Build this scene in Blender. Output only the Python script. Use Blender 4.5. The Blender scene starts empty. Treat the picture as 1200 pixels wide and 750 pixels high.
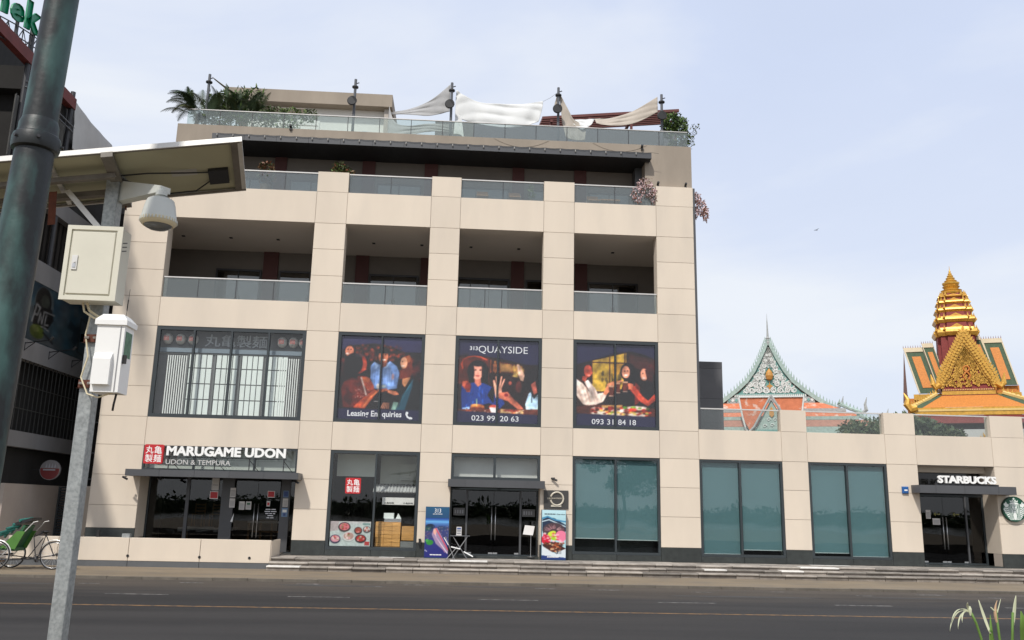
import bpy, bmesh, math, random
import numpy as np
from mathutils import Vector, Matrix
R = math.radians
C = bpy.context.scene.collection
SC = bpy.context.scene
rnd = random.Random(7)

# ---------------------------------------------------------------- camera, sky, sun
cam_d = bpy.data.cameras.new('camera'); cam = bpy.data.objects.new('camera', cam_d); C.objects.link(cam)
cam_d.sensor_width = 36.0; cam_d.lens = 1009.2*36/1200; cam_d.clip_start = 0.05; cam_d.clip_end = 3000
yaw, pitch, roll = R(3.32), R(12.41), R(1.26)
fw = Vector((math.sin(yaw)*math.cos(pitch), math.cos(yaw)*math.cos(pitch), math.sin(pitch)))
rt = Vector((math.cos(yaw), -math.sin(yaw), 0)); up = rt.cross(fw)
r2 = rt*math.cos(roll)+up*math.sin(roll); u2 = -rt*math.sin(roll)+up*math.cos(roll)
mw = Matrix((r2, u2, -fw)).transposed().to_4x4(); mw.translation = Vector((0, -32, 2.2))
cam.matrix_world = mw
SC.camera = cam

SUN_DIR = Vector((0.36, 0.80, -1.02)).normalized()      # the way the light travels
sun_el = math.asin(-SUN_DIR.z); sun_az = math.atan2(-SUN_DIR.x, -SUN_DIR.y)
sd = bpy.data.lights.new('sun', 'SUN'); sd.energy = 2.6; sd.angle = R(2.5); sd.color = (1.0, .95, .88)
so = bpy.data.objects.new('sun', sd); C.objects.link(so)
so.rotation_euler = SUN_DIR.to_track_quat('-Z', 'Y').to_euler(); so.location = (-20, -40, 60)

w = bpy.data.worlds.new('World'); SC.world = w; w.use_nodes = True
nt = w.node_tree; N = nt.nodes; L = nt.links; N.clear()
out = N.new('ShaderNodeOutputWorld'); bg = N.new('ShaderNodeBackground'); bg.inputs['Strength'].default_value = 0.1
sky = N.new('ShaderNodeTexSky'); sky.sky_type = 'NISHITA'; sky.sun_disc = False
sky.sun_elevation = sun_el; sky.sun_rotation = sun_az; sky.dust_density = 3.0; sky.air_density = 1.0
tc = N.new('ShaderNodeTexCoord'); mp = N.new('ShaderNodeMapping'); mp.inputs['Scale'].default_value = (1.0, 1.0, 2.6)
mp.inputs['Rotation'].default_value = (0, R(24), R(10)); mp.inputs['Location'].default_value = (0.3, 0.1, 0.05)
n1 = N.new('ShaderNodeTexNoise'); n1.inputs['Scale'].default_value = 1.5; n1.inputs['Detail'].default_value = 6; n1.inputs['Roughness'].default_value = .52; n1.inputs['Distortion'].default_value = .35
n2 = N.new('ShaderNodeTexNoise'); n2.inputs['Scale'].default_value = 4.5; n2.inputs['Detail'].default_value = 7; n2.inputs['Roughness'].default_value = .6
rp = N.new('ShaderNodeValToRGB'); rp.color_ramp.elements[0].position = .32; rp.color_ramp.elements[1].position = .72
rp.color_ramp.elements[0].color = (.84, .84, .84, 1); rp.color_ramp.elements[1].color = (.97, .97, .97, 1)
mx = N.new('ShaderNodeMix'); mx.data_type = 'RGBA'
cc = N.new('ShaderNodeMix'); cc.data_type = 'RGBA'

elv = N.new('ShaderNodeSeparateXYZ'); elm = N.new('ShaderNodeMapRange'); elm.inputs['From Min'].default_value = 0; elm.inputs['From Max'].default_value = .55; elm.inputs['To Min'].default_value = .75; elm.inputs['To Max'].default_value = -.12
ead = N.new('ShaderNodeMath'); ead.operation = 'ADD'; ead.use_clamp = True
cr = N.new('ShaderNodeMapRange'); cr.inputs['From Min'].default_value = .40; cr.inputs['From Max'].default_value = .62
cc.inputs['A'].default_value = (5.5, 6.15, 7.7, 1); cc.inputs['B'].default_value = (6.9, 7.2, 7.7, 1)
L.new(tc.outputs['Generated'], mp.inputs['Vector']); L.new(mp.outputs['Vector'], n1.inputs['Vector']); L.new(mp.outputs['Vector'], n2.inputs['Vector'])
L.new(n1.outputs['Fac'], rp.inputs['Fac']); L.new(tc.outputs['Generated'], elv.inputs[0]); L.new(elv.outputs['Z'], elm.inputs['Value']); L.new(n1.outputs['Fac'], cr.inputs['Value']); L.new(cr.outputs['Result'], ead.inputs[0]); L.new(elm.outputs['Result'], ead.inputs[1]); L.new(ead.outputs[0], cc.inputs['Factor'])
L.new(rp.outputs['Color'], mx.inputs['Factor']); L.new(sky.outputs['Color'], mx.inputs['A']); L.new(cc.outputs['Result'], mx.inputs['B'])
L.new(mx.outputs['Result'], bg.inputs['Color']); L.new(bg.outputs['Background'], out.inputs['Surface'])
SC.view_settings.view_transform = 'Standard'; SC.view_settings.look = 'None'
SC.view_settings.exposure = 0.38; SC.view_settings.gamma = 1.0; SC.view_settings.use_curve_mapping = False
SC.cycles.transparent_max_bounces = 24; SC.cycles.max_bounces = 8

# ---------------------------------------------------------------- helpers
def srgb(c):
    c = np.asarray(c, float)
    return np.where(c <= .04045, c/12.92, ((c+.055)/1.055)**2.4)

MATS = {}
def pm(name, col, rough=.7, metal=0., var=.08, vs=1.5, bump=0., bs=40., spec=.5, rand=0., col2=None, v2s=3., v2=(.45, .6), streak=None):
    """principled material: base colour with broad value noise, optional second colour in patches, per-object variation, bump"""
    m = bpy.data.materials.new(name); m.use_nodes = True; t = m.node_tree; n = t.nodes; l = t.links
    b = n['Principled BSDF']; b.inputs['Roughness'].default_value = rough; b.inputs['Metallic'].default_value = metal
    b.inputs['Specular IOR Level'].default_value = spec
    tx = n.new('ShaderNodeTexCoord'); co = tx.outputs['Object']
    if streak:
        q = n.new('ShaderNodeMapping'); q.inputs['Scale'].default_value = streak; l.new(co, q.inputs['Vector']); sco = q.outputs['Vector']
    else: sco = co
    nz = n.new('ShaderNodeTexNoise'); nz.inputs['Scale'].default_value = vs; nz.inputs['Detail'].default_value = 6; nz.inputs['Roughness'].default_value = .6
    l.new(sco, nz.inputs['Vector'])
    base = None
    if col2 is not None:
        na = n.new('ShaderNodeTexNoise'); na.inputs['Scale'].default_value = v2s; na.inputs['Detail'].default_value = 5
        l.new(sco, na.inputs['Vector'])
        rr = n.new('ShaderNodeMapRange'); rr.inputs['From Min'].default_value = v2[0]; rr.inputs['From Max'].default_value = v2[1]
        l.new(na.outputs['Fac'], rr.inputs['Value'])
        mm = n.new('ShaderNodeMix'); mm.data_type = 'RGBA'; mm.inputs['A'].default_value = (*col, 1); mm.inputs['B'].default_value = (*col2, 1)
        l.new(rr.outputs['Result'], mm.inputs['Factor']); base = mm.outputs['Result']
    hs = n.new('ShaderNodeHueSaturation')
    if base: l.new(base, hs.inputs['Color'])
    else: hs.inputs['Color'].default_value = (*col, 1)
    mr = n.new('ShaderNodeMapRange'); mr.inputs['From Min'].default_value = .3; mr.inputs['From Max'].default_value = .7
    mr.inputs['To Min'].default_value = 1-var; mr.inputs['To Max'].default_value = 1+var
    l.new(nz.outputs['Fac'], mr.inputs['Value']); val = mr.outputs['Result']
    if rand:
        oi = n.new('ShaderNodeObjectInfo'); m2 = n.new('ShaderNodeMapRange'); m2.inputs['To Min'].default_value = 1-rand; m2.inputs['To Max'].default_value = 1+rand
        l.new(oi.outputs['Random'], m2.inputs['Value']); mu = n.new('ShaderNodeMath'); mu.operation = 'MULTIPLY'
        l.new(val, mu.inputs[0]); l.new(m2.outputs['Result'], mu.inputs[1]); val = mu.outputs[0]
    l.new(val, hs.inputs['Value']); l.new(hs.outputs['Color'], b.inputs['Base Color'])
    if bump:
        nb = n.new('ShaderNodeTexNoise'); nb.inputs['Scale'].default_value = bs; nb.inputs['Detail'].default_value = 4
        l.new(co, nb.inputs['Vector']); bp = n.new('ShaderNodeBump'); bp.inputs['Strength'].default_value = bump; bp.inputs['Distance'].default_value = .02
        l.new(nb.outputs['Fac'], bp.inputs['Height']); l.new(bp.outputs['Normal'], b.inputs['Normal'])
    MATS[name] = m; return m

def glass(name, tint=(.8, .85, .84), ior=1.5, sky_veil=0., veil_col=(.5, .55, .55)):
    m = bpy.data.materials.new(name); m.use_nodes = True; t = m.node_tree; n = t.nodes; l = t.links; n.clear()
    o = n.new('ShaderNodeOutputMaterial'); tr = n.new('ShaderNodeBsdfTransparent'); tr.inputs['Color'].default_value = (*tint, 1)
    g = n.new('ShaderNodeBsdfGlossy'); g.inputs['Roughness'].default_value = 0.0; g.inputs['Color'].default_value = (1, 1, 1, 1)
    tx = n.new('ShaderNodeTexCoord'); nz = n.new('ShaderNodeTexNoise'); nz.inputs['Scale'].default_value = .9; nz.inputs['Detail'].default_value = 1
    bp = n.new('ShaderNodeBump'); bp.inputs['Strength'].default_value = .05; bp.inputs['Distance'].default_value = .05
    l.new(tx.outputs['Object'], nz.inputs['Vector']); l.new(nz.outputs['Fac'], bp.inputs['Height']); l.new(bp.outputs['Normal'], g.inputs['Normal'])
    lw = n.new('ShaderNodeLayerWeight'); lw.inputs['Blend'].default_value = .5       # same reflectance from both sides of the pane
    pw = n.new('ShaderNodeMath'); pw.operation = 'POWER'; pw.inputs[1].default_value = 5; l.new(lw.outputs['Facing'], pw.inputs[0])
    F0 = ((ior-1)/(ior+1))**2; mr = n.new('ShaderNodeMapRange'); mr.inputs['To Min'].default_value = F0; mr.inputs['To Max'].default_value = 1; l.new(pw.outputs[0], mr.inputs['Value']); f = mr
    mx = n.new('ShaderNodeMixShader'); l.new(f.outputs[0], mx.inputs[0]); l.new(tr.outputs[0], mx.inputs[1]); l.new(g.outputs[0], mx.inputs[2])
    res = mx.outputs[0]
    if sky_veil:  # pale diffuse share stands in for sky reflected by the railing glass
        d = n.new('ShaderNodeBsdfDiffuse'); d.inputs['Color'].default_value = (*veil_col, 1); m2 = n.new('ShaderNodeMixShader'); m2.inputs[0].default_value = sky_veil
        l.new(res, m2.inputs[1]); l.new(d.outputs[0], m2.inputs[2]); res = m2.outputs[0]
    l.new(res, o.inputs['Surface']); MATS[name] = m; return m

def wloc(o):
    v = Vector((0, 0, 0))
    while o is not None: v += Vector(o.location); o = o.parent
    return v

class MB:
    def __init__(s): s.v = []; s.f = []; s.m = []; s.mi = 0; s.T = None
    def add(s, vs, fs, m=None):
        b = len(s.v); s.v += [tuple(s.T @ Vector(q)) if s.T is not None else tuple(q) for q in vs]
        s.f += [tuple(b+i for i in f) for f in fs]; s.m += [s.mi if m is None else m]*len(fs); return s
    def box(s, x0, x1, y0, y1, z0, z1, m=None):
        return s.add([(x0, y0, z0), (x1, y0, z0), (x1, y1, z0), (x0, y1, z0), (x0, y0, z1), (x1, y0, z1), (x1, y1, z1), (x0, y1, z1)],
                     [(0, 3, 2, 1), (4, 5, 6, 7), (0, 1, 5, 4), (1, 2, 6, 5), (2, 3, 7, 6), (3, 0, 4, 7)], m)
    def bbox(s, x0, x1, y0, y1, z0, z1, b=.006, m=None):
        """box whose front (-Y) face is chamfered"""
        return s.add([(x0, y0+b, z0), (x1, y0+b, z0), (x1, y1, z0), (x0, y1, z0), (x0, y0+b, z1), (x1, y0+b, z1), (x1, y1, z1), (x0, y1, z1),
                      (x0+b, y0, z0+b), (x1-b, y0, z0+b), (x1-b, y0, z1-b), (x0+b, y0, z1-b)],
                     [(0, 3, 2, 1), (4, 5, 6, 7), (1, 2, 6, 5), (2, 3, 7, 6), (3, 0, 4, 7), (8, 9, 10, 11), (0, 1, 9, 8), (1, 5, 10, 9), (5, 4, 11, 10), (4, 0, 8, 11)], m)
    def prism(s, pts, y0, y1, m=None, axis='y'):
        """polygon in (x,z) (counter-clockwise seen from -Y) pushed from y0 to y1"""
        n = len(pts)
        if axis == 'y': a = [(p[0], y0, p[1]) for p in pts]; b = [(p[0], y1, p[1]) for p in pts]
        elif axis == 'x': a = [(y0, p[0], p[1]) for p in pts]; b = [(y1, p[0], p[1]) for p in pts]
        else: a = [(p[0], p[1], y0) for p in pts]; b = [(p[0], p[1], y1) for p in pts]
        return s.add(a+b, [tuple(range(n)), tuple(range(2*n-1, n-1, -1))]+[(i, i+n, (i+1) % n+n, (i+1) % n) for i in range(n)], m)
    def tube(s, pts, r, n=8, m=None, cap=True):
        pts = [Vector(p) for p in pts]; k = len(pts); rr = r if isinstance(r, (list, tuple)) else [r]*k; vs = []
        d0 = (pts[1]-pts[0]).normalized(); u = d0.orthogonal().normalized()
        for i, p in enumerate(pts):
            d = (pts[min(i+1, k-1)]-pts[max(i-1, 0)]).normalized(); u = (u-d*u.dot(d)).normalized(); v = d.cross(u)
            for j in range(n):
                a = 2*math.pi*j/n; vs.append(p+(u*math.cos(a)+v*math.sin(a))*rr[i])
        fs = [(i*n+j, i*n+(j+1) % n, (i+1)*n+(j+1) % n, (i+1)*n+j) for i in range(k-1) for j in range(n)]
        if cap: fs += [tuple(range(n-1, -1, -1)), tuple((k-1)*n+j for j in range(n))]
        return s.add(vs, fs, m)
    def lathe(s, prof, c=(0, 0, 0), n=20, m=None, sq=0):
        """profile [(r,z)] turned round the z axis at c"""
        vs = []; k = len(prof)
        for r, z in prof:
            for j in range(n):
                a = 2*math.pi*(j+.5)/n; vs.append((c[0]+r*math.cos(a), c[1]+r*math.sin(a), c[2]+z))
        fs = [(i*n+j, i*n+(j+1) % n, (i+1)*n+(j+1) % n, (i+1)*n+j) for i in range(k-1) for j in range(n)]
        fs += [tuple(range(n-1, -1, -1)), tuple((k-1)*n+j for j in range(n))]
        return s.add(vs, fs, m)
    def cyl(s, p0, p1, r, n=12, m=None): return s.tube([p0, p1], r, n, m)
    def torus(s, c, Rr, r, n=28, k=8, axis='y', m=None):
        pts = []
        for i in range(n+1):
            a = 2*math.pi*i/n; x, z = Rr*math.cos(a), Rr*math.sin(a)
            pts.append({'y': (c[0]+x, c[1], c[2]+z), 'z': (c[0]+x, c[1]+z, c[2]), 'x': (c[0], c[1]+x, c[2]+z)}[axis])
        return s.tube(pts, r, k, m, cap=False)
    def quad(s, a, b, c, d, m=None): return s.add([a, b, c, d], [(0, 1, 2, 3)], m)
    def slab(s, q, t, m=None):
        """four corners pushed along their normal by t"""
        q = [Vector(p) for p in q]; nn = (q[1]-q[0]).cross(q[3]-q[0]).normalized()*t
        return s.add(q+[p+nn for p in q], [(0, 3, 2, 1), (4, 5, 6, 7), (0, 1, 5, 4), (1, 2, 6, 5), (2, 3, 7, 6), (3, 0, 4, 7)], m)
    def build(s, name, mats, parent=None, smooth=False, local=False, props=None, loc=None, auto=False):
        if not isinstance(mats, (list, tuple)): mats = [mats]
        A = np.array(s.v, float)
        if parent is not None and not local: A = A-np.array(wloc(parent))
        o_loc = None
        if parent is None and loc is None and not local:
            o_loc = ((A[:, 0].min()+A[:, 0].max())/2, (A[:, 1].min()+A[:, 1].max())/2, A[:, 2].min()); A = A-np.array(o_loc)
        elif parent is None and loc is not None: o_loc = loc; 
        me = bpy.data.meshes.new(name); me.from_pydata([tuple(a) for a in A], [], s.f)
        for q in mats: me.materials.append(MATS[q] if isinstance(q, str) else q)
        if any(s.m): me.polygons.foreach_set('material_index', s.m)
        if smooth: me.polygons.foreach_set('use_smooth', [True]*len(s.f))
        me.update()
        if auto: 
            me.polygons.foreach_set('use_smooth', [True]*len(s.f))
            try: me.set_sharp_from_angle(angle=R(35))
            except Exception: pass
        o = bpy.data.objects.new(name, me); C.objects.link(o); o.parent = parent
        if o_loc is not None: o.location = o_loc
        if props: 
            for k_, v_ in props.items(): o[k_] = v_
        return o

def thing(name, label, cat, loc=(0, 0, 0), rz=0., group=None):
    o = bpy.data.objects.new(name, None); o.empty_display_size = .2; C.objects.link(o); o.location = loc; o.rotation_euler = (0, 0, rz)
    o['label'] = label; o['category'] = cat
    if group: o['group'] = group
    return o
def tag(o, label, cat, group=None):
    o['label'] = label; o['category'] = cat
    if group: o['group'] = group
    return o
def struct(o): o['kind'] = 'structure'; return o
def stuff(o): o['kind'] = 'stuff'; return o
def dup(o, parent=None, loc=None, rz=None):
    c = o.copy(); C.objects.link(c); c.parent = parent
    if loc is not None: c.location = loc
    if rz is not None: c.rotation_euler = (0, 0, rz)
    for ch in list(o.children): dup(ch, c)
    return c
def inst(o, parent, off):
    c = o.copy(); C.objects.link(c); c.parent = parent; c.location = Vector(o.location)+Vector(off); return c

_tc = {}
def text_raw(s, bold=0., res=3):
    k = (s, bold)
    if k in _tc: return _tc[k]
    cu = bpy.data.curves.new('t', 'FONT'); cu.body = s; cu.resolution_u = res; cu.offset = bold; cu.fill_mode = 'FRONT'
    o = bpy.data.objects.new('t', cu); C.objects.link(o)
    dg = bpy.context.evaluated_depsgraph_get(); me = o.evaluated_get(dg).to_mesh()
    v = [(a.co.x, a.co.y) for a in me.vertices]; f = [tuple(p.vertices) for p in me.polygons]
    o.evaluated_get(dg).to_mesh_clear(); bpy.data.objects.remove(o); bpy.data.curves.remove(cu)
    _tc[k] = (v, f); return v, f
def text_mb(mb, s, x0, x1, z0, z1, y, depth=.003, bold=0., m=None, res=3, ref=None):
    """flat lettering fitted into a rectangle facing -Y, given a little depth"""
    v, f = text_raw(s, bold, res)
    A = np.array(v); lo = A.min(0); hi = A.max(0)
    X = x0+(A[:, 0]-lo[0])/(hi[0]-lo[0])*(x1-x0); Z = z0+(A[:, 1]-lo[1])/max(1e-6, hi[1]-lo[1])*(z1-z0)
    add_flat(mb, X, Z, f, y, depth, m)
def add_flat(mb, X, Z, f, y, depth, m=None):
    n = len(X); vs = [(X[i], y-depth, Z[i]) for i in range(n)]+[(X[i], y, Z[i]) for i in range(n)]
    cnt = {}
    for p in f:
        for i in range(len(p)):
            a, b = p[i], p[(i+1) % len(p)]; cnt[(a, b)] = 1
    fs = [tuple(p) for p in f]
    for (a, b) in cnt:
        if (b, a) not in cnt: fs.append((b, a, a+n, b+n))
    mb.add(vs, fs, m)
def letters(parent, s, x0, x1, z0, z1, y, depth, mat, bold=0., name='letter', xf=None):
    """one object per character, laid out as the whole string would be"""
    full, _ = text_raw(s, bold); A = np.array(full); lo = A.min(0); hi = A.max(0); sx = (x1-x0)/(hi[0]-lo[0]); sz = (z1-z0)/(hi[1]-lo[1])
    for i, ch in enumerate(s):
        if ch == ' ': continue
        pv, _ = text_raw(s[:i+1], bold); cv, cf = text_raw(ch, bold)
        sh = max(a[0] for a in pv)-max(a[0] for a in cv)
        B = np.array(cv); X = x0+(B[:, 0]+sh-lo[0])*sx; Z = z0+(B[:, 1]-lo[1])*sz
        mb = MB(); add_flat(mb, X, Z, cf, y, depth)
        if xf: mb.v = [xf(q) for q in mb.v]
        mb.build(name, mat, parent)

# ---------------------------------------------------------------- painting flat print (posters)
class Canvas:
    def __init__(s, w, h, bg, map=None):
        s.w, s.h = w, h; s.a = np.zeros((h, w, 3))+np.array(bg)/255.; s.yy, s.xx = np.mgrid[0:h, 0:w]+.5; s.map = map or (lambda x, y: (x*w, y*h))
        p0 = s.map(0, 0); p1 = s.map(100, 0); s.k = math.hypot(p1[0]-p0[0], p1[1]-p0[1])/100
    def _mix(s, al, c): al = np.clip(al, 0, 1)[..., None]; s.a = s.a*(1-al)+al*np.array(c)/255.
    def ell(s, cx, cy, rx, ry, c, a=1., ang=0., soft=1.):
        x, y = s.map(cx, cy); rx *= s.k; ry *= s.k; t = R(ang); dx = s.xx-x; dy = s.yy-y
        u = dx*math.cos(t)+dy*math.sin(t); v = -dx*math.sin(t)+dy*math.cos(t)
        d = (1-np.sqrt((u/rx)**2+(v/ry)**2))*min(rx, ry)/soft+.5
        s._mix(np.clip(d, 0, 1)*a, c); return s
    def glow(s, cx, cy, r, c, a=.6):
        x, y = s.map(cx, cy); r *= s.k; s._mix(a*np.exp(-((s.xx-x)**2+(s.yy-y)**2)/(r*r)), c); return s
    def poly(s, pts, c, a=1.):
        P = [s.map(*p) for p in pts]; acc = np.zeros((s.h, s.w))
        for ox, oy in ((-.25, -.25), (.25, -.25), (-.25, .25), (.25, .25)):
            ins = np.zeros((s.h, s.w), bool); X = s.xx+ox; Y = s.yy+oy; j = len(P)-1
            for i in range(len(P)):
                xi, yi = P[i]; xj, yj = P[j]
                if yi != yj: ins ^= ((yi > Y) != (yj > Y)) & (X < (xj-xi)*(Y-yi)/(yj-yi)+xi)
                j = i
            acc += ins/4.
        s._mix(acc*a, c); return s
    def line(s, pts, wd, c, a=1.):
        P = [s.map(*p) for p in pts]; wd = max(wd*s.k, .5); d = np.full((s.h, s.w), 1e9)
        for (x0, y0), (x1, y1) in zip(P[:-1], P[1:]):
            L2 = (x1-x0)**2+(y1-y0)**2+1e-9; t = np.clip(((s.xx-x0)*(x1-x0)+(s.yy-y0)*(y1-y0))/L2, 0, 1)
            d = np.minimum(d, np.hypot(s.xx-x0-t*(x1-x0), s.yy-y0-t*(y1-y0)))
        s._mix(np.clip(wd/2-d+.5, 0, 1)*a, c); return s
    def vgrad(s, y0, y1, c0, c1, a=1.):
        _, v0 = s.map(0, y0); _, v1 = s.map(0, y1); t = np.clip((s.yy-v0)/(v1-v0), 0, 1)[..., None]
        col = (np.array(c0)*(1-t)+np.array(c1)*t)/255.; msk = ((s.yy >= v0) & (s.yy <= v1))[..., None]*a
        s.a = s.a*(1-msk)+col*msk; return s
    def noise(s, amt, seed=0, sc=6):
        r = np.random.RandomState(seed); g = r.rand(s.h//sc+3, s.w//sc+3, 1); yi = s.yy/sc; xi = s.xx/sc
        y0 = yi.astype(int); x0 = xi.astype(int); fy = (yi-y0)[..., None]; fx = (xi-x0)[..., None]
        v = (g[y0, x0]*(1-fx)+g[y0, x0+1]*fx)*(1-fy)+(g[y0+1, x0]*(1-fx)+g[y0+1, x0+1]*fx)*fy
        s.a = np.clip(s.a*(1+amt*(v-.5)*2), 0, 1); return s
    def photo(s, seed):
        """soften and mottle, as a photograph enlarged on film"""
        a = s.a; p = np.pad(a, ((1, 1), (1, 1), (0, 0)), 'edge'); b = (p[:-2, 1:-1]+p[2:, 1:-1]+p[1:-1, :-2]+p[1:-1, 2:])/4; lum = a.mean(2, keepdims=True)
        a = .62*a+.38*b; r = np.random.RandomState(seed)
        for sc, am in ((3, .16), (6, .24), (14, .22)):
            g = r.rand(s.h//sc+3, s.w//sc+3, 1); yi = s.yy/sc; xi = s.xx/sc; y0 = yi.astype(int); x0 = xi.astype(int); fy = (yi-y0)[..., None]; fx = (xi-x0)[..., None]
            v = (g[y0, x0]*(1-fx)+g[y0, x0+1]*fx)*(1-fy)+(g[y0+1, x0]*(1-fx)+g[y0+1, x0+1]*fx)*fy
            navy = np.clip((a[..., 2:3]-a[..., 0:1]*1.3)*12, 0, .85)*(lum < .3); a = a*(1+am*(v-.5)*2*(1-navy))
        # stronger modelling: lift lights, deepen darks
        s.a = np.clip(np.where(a > .36, .36+(a-.36)*1.16, .36*(np.maximum(a, 0)/.36)**1.22), 0, 1); return s
    def person(s, x, y, r, skin, hair, shirt, long=0, face=0):
        """bust: head at x,y of radius r; face -1/0/1 = looking left/front/right"""
        s.poly([(x-2.0*r, y+5*r), (x-1.7*r, y+1.9*r), (x-.5*r, y+1.3*r), (x+.5*r, y+1.3*r), (x+1.7*r, y+1.9*r), (x+2.0*r, y+5*r)], shirt)
        s.poly([(x-.35*r, y+.6*r), (x+.35*r, y+.6*r), (x+.45*r, y+1.5*r), (x-.45*r, y+1.5*r)], [q*.8 for q in skin])
        if long: s.ell(x-.25*r*face, y+.55*r, 1.15*r, 1.75*r, hair)
        s.ell(x-.12*r*face, y-.25*r, 1.0*r, 1.0*r, hair)
        s.ell(x+.18*r*face, y+.05*r, .74*r, .98*r, skin)
        for e in (-.32, .32): s.ell(x+(.25*face+e)*r, y-.08*r, .12*r, .07*r, (40, 20, 20), .8)
        s.ell(x+.25*face*r, y+.5*r, .28*r, .10*r, (235, 225, 215), .9)
        s.poly([(x-.75*r, y-.3*r), (x+.75*r, y-.3*r), (x+.55*r, y-.95*r), (x-.55*r, y-.95*r)], hair, .9)
        return s
def print_mesh(cv, name, x0, x1, z0, z1, y, parent, mat='print', back=.006, props=None):
    h, w = cv.h, cv.w; xs = np.linspace(x0, x1, w); zs = np.linspace(z1, z0, h)
    X, Z = np.meshgrid(xs, zs); A = np.stack([X, np.full_like(X, y), Z], -1).reshape(-1, 3)-np.array(wloc(parent))
    idx = np.arange(h*w).reshape(h, w); F = np.stack([idx[1:, :-1], idx[1:, 1:], idx[:-1, 1:], idx[:-1, :-1]], -1).reshape(-1, 4)
    n0 = len(A); b = MB().box(x0, x1, y+.0005, y+back, z0, z1); A = np.vstack([A, np.array(b.v)-np.array(wloc(parent))])
    fs = F.tolist()+[tuple(i+n0 for i in f) for f in b.f]
    me = bpy.data.meshes.new(name); me.from_pydata(A.tolist(), [], fs); me.materials.append(MATS[mat])
    at = me.color_attributes.new('Print', 'FLOAT_COLOR', 'POINT'); col = np.ones((len(A), 4)); col[:n0, :3] = srgb(np.clip(cv.a, 0, 1)).reshape(-1, 3); col[n0:, :3] = .2
    at.data.foreach_set('color', col.ravel()); me.update()
    o = bpy.data.objects.new(name, me); C.objects.link(o); o.parent = parent
    if props:
        for k_, v_ in props.items(): o[k_] = v_
    return o
def print_mat(name, rough=.45, mul=1.):
    m = bpy.data.materials.new(name); m.use_nodes = True; t = m.node_tree; b = t.nodes['Principled BSDF']; b.inputs['Roughness'].default_value = rough
    a = t.nodes.new('ShaderNodeVertexColor'); a.layer_name = 'Print'; t.links.new(a.outputs['Color'], b.inputs['Base Color']); MATS[name] = m
print_mat('print'); 

# ---------------------------------------------------------------- materials
pm('cream', (.66, .572, .465), .75, var=.045, vs=.5, bump=.12, bs=60, rand=.035, col2=(.60, .525, .435), v2s=.55, v2=(.50, .80), streak=(1.6, 1, .45))
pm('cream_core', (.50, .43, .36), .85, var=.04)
pm('joint', (.16, .14, .12), .9)
pm('brown_render', (.30, .255, .205), .9, var=.13, vs=.9, bump=.2, bs=30, streak=(1, 1, .25))
pm('frame', (.035, .043, .047), .35, var=.05, spec=.5)
pm('grey_metal', (.075, .077, .082), .4, var=.06, rand=.08)
pm('dark_metal', (.03, .03, .034), .45)
pm('steel', (.55, .55, .55), .28, metal=.9, var=.05)
pm('galv', (.34, .36, .36), .5, metal=.35, var=.16, vs=14, col2=(.25, .27, .27), v2s=40, v2=(.40, .62), bump=.05, bs=70)
pm('plinth', (.035, .04, .038), .35, var=.25, vs=5, rand=.12)
pm('plinth_grey', (.10, .105, .11), .6, var=.1, rand=.05)
pm('soffit', (.68, .62, .56), .9, var=.04, vs=.4)
pm('black_soffit', (.012, .013, .016), .6)
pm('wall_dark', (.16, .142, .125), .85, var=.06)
pm('wall_mid', (.42, .38, .34), .85, var=.05)
pm('maroon', (.085, .03, .028), .7, var=.08)
pm('floor_tile', (.20, .18, .16), .5, var=.1)
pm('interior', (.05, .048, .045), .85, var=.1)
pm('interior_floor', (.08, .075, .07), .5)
pm('white_paint', (.78, .77, .74), .6, var=.03)
pm('letter_white', (.85, .85, .83), .4, var=.01)
pm('red_sign', (.50, .02, .025), .4, var=.03)
pm('paper', (.84, .86, .82), .8, var=.03)
pm('paper_green', (.80, .86, .81), .7, var=.05)
pm('wood', (.38, .19, .07), .55, var=.25, vs=3, streak=(8, 8, 1.2), rand=.12)
pm('wood_light', (.62, .33, .10), .5, var=.3, vs=2.5, streak=(1, 1, 9), rand=.15)
pm('cloth_white', (.75, .74, .70), .85, var=.05, vs=2)
pm('sail_white', (.66, .67, .66), .8, var=.05, vs=1.5)
pm('sail_grey', (.36, .36, .36), .85, var=.10, vs=1.5)
pm('sail_beige', (.44, .39, .33), .85, var=.10, vs=1.5)
pm('blind_teal', (.125, .205, .215), .8, var=.04, vs=.6, rand=.03)
pm('asphalt', (.043, .041, .040), .85, var=.20, vs=.22, bump=.4, bs=60, col2=(.030, .029, .029), v2s=.35, v2=(.4, .62), streak=(.16, 1.6, 1), spec=.2)
pm('paving', (.215, .17, .115), .9, var=.18, vs=.8, bump=.3, bs=30, col2=(.15, .125, .095), v2s=1.6, v2=(.46, .7), streak=(.5, 1, 1))
pm('stone_step', (.30, .27, .235), .8, var=.28, vs=3, bump=.3, bs=25, rand=.42, streak=(1, 1, 2))
pm('stone_white', (.66, .64, .60), .8, var=.15, vs=4, rand=.1)
pm('kerb', (.12, .105, .085), .85, var=.2, vs=3, rand=.1)
pm('line_orange', (.21, .115, .045), .8, var=.3, vs=3, col2=(.07, .055, .045), v2s=7, v2=(.46, .62))
pm('line_white', (.20, .19, .18), .8, var=.3, vs=4, col2=(.06, .06, .06), v2s=7, v2=(.40, .58))
pm('ground', (.16, .14, .11), .95, var=.2, vs=.05)
pm('bronze', (.009, .012, .013), .48, metal=.1, var=.35, vs=6, col2=(.036, .084, .077), v2s=5, v2=(.44, .60), bump=.10, bs=25, streak=(1, 1, .40))
pm('cabinet', (.62, .60, .50), .5, var=.04, vs=4)
pm('cabinet_white', (.80, .80, .78), .4, var=.03)
pm('black', (.012, .012, .013), .5)
pm('rubber', (.018, .018, .018), .8)
pm('rust', (.11, .035, .02), .85, var=.3, vs=12)
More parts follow.
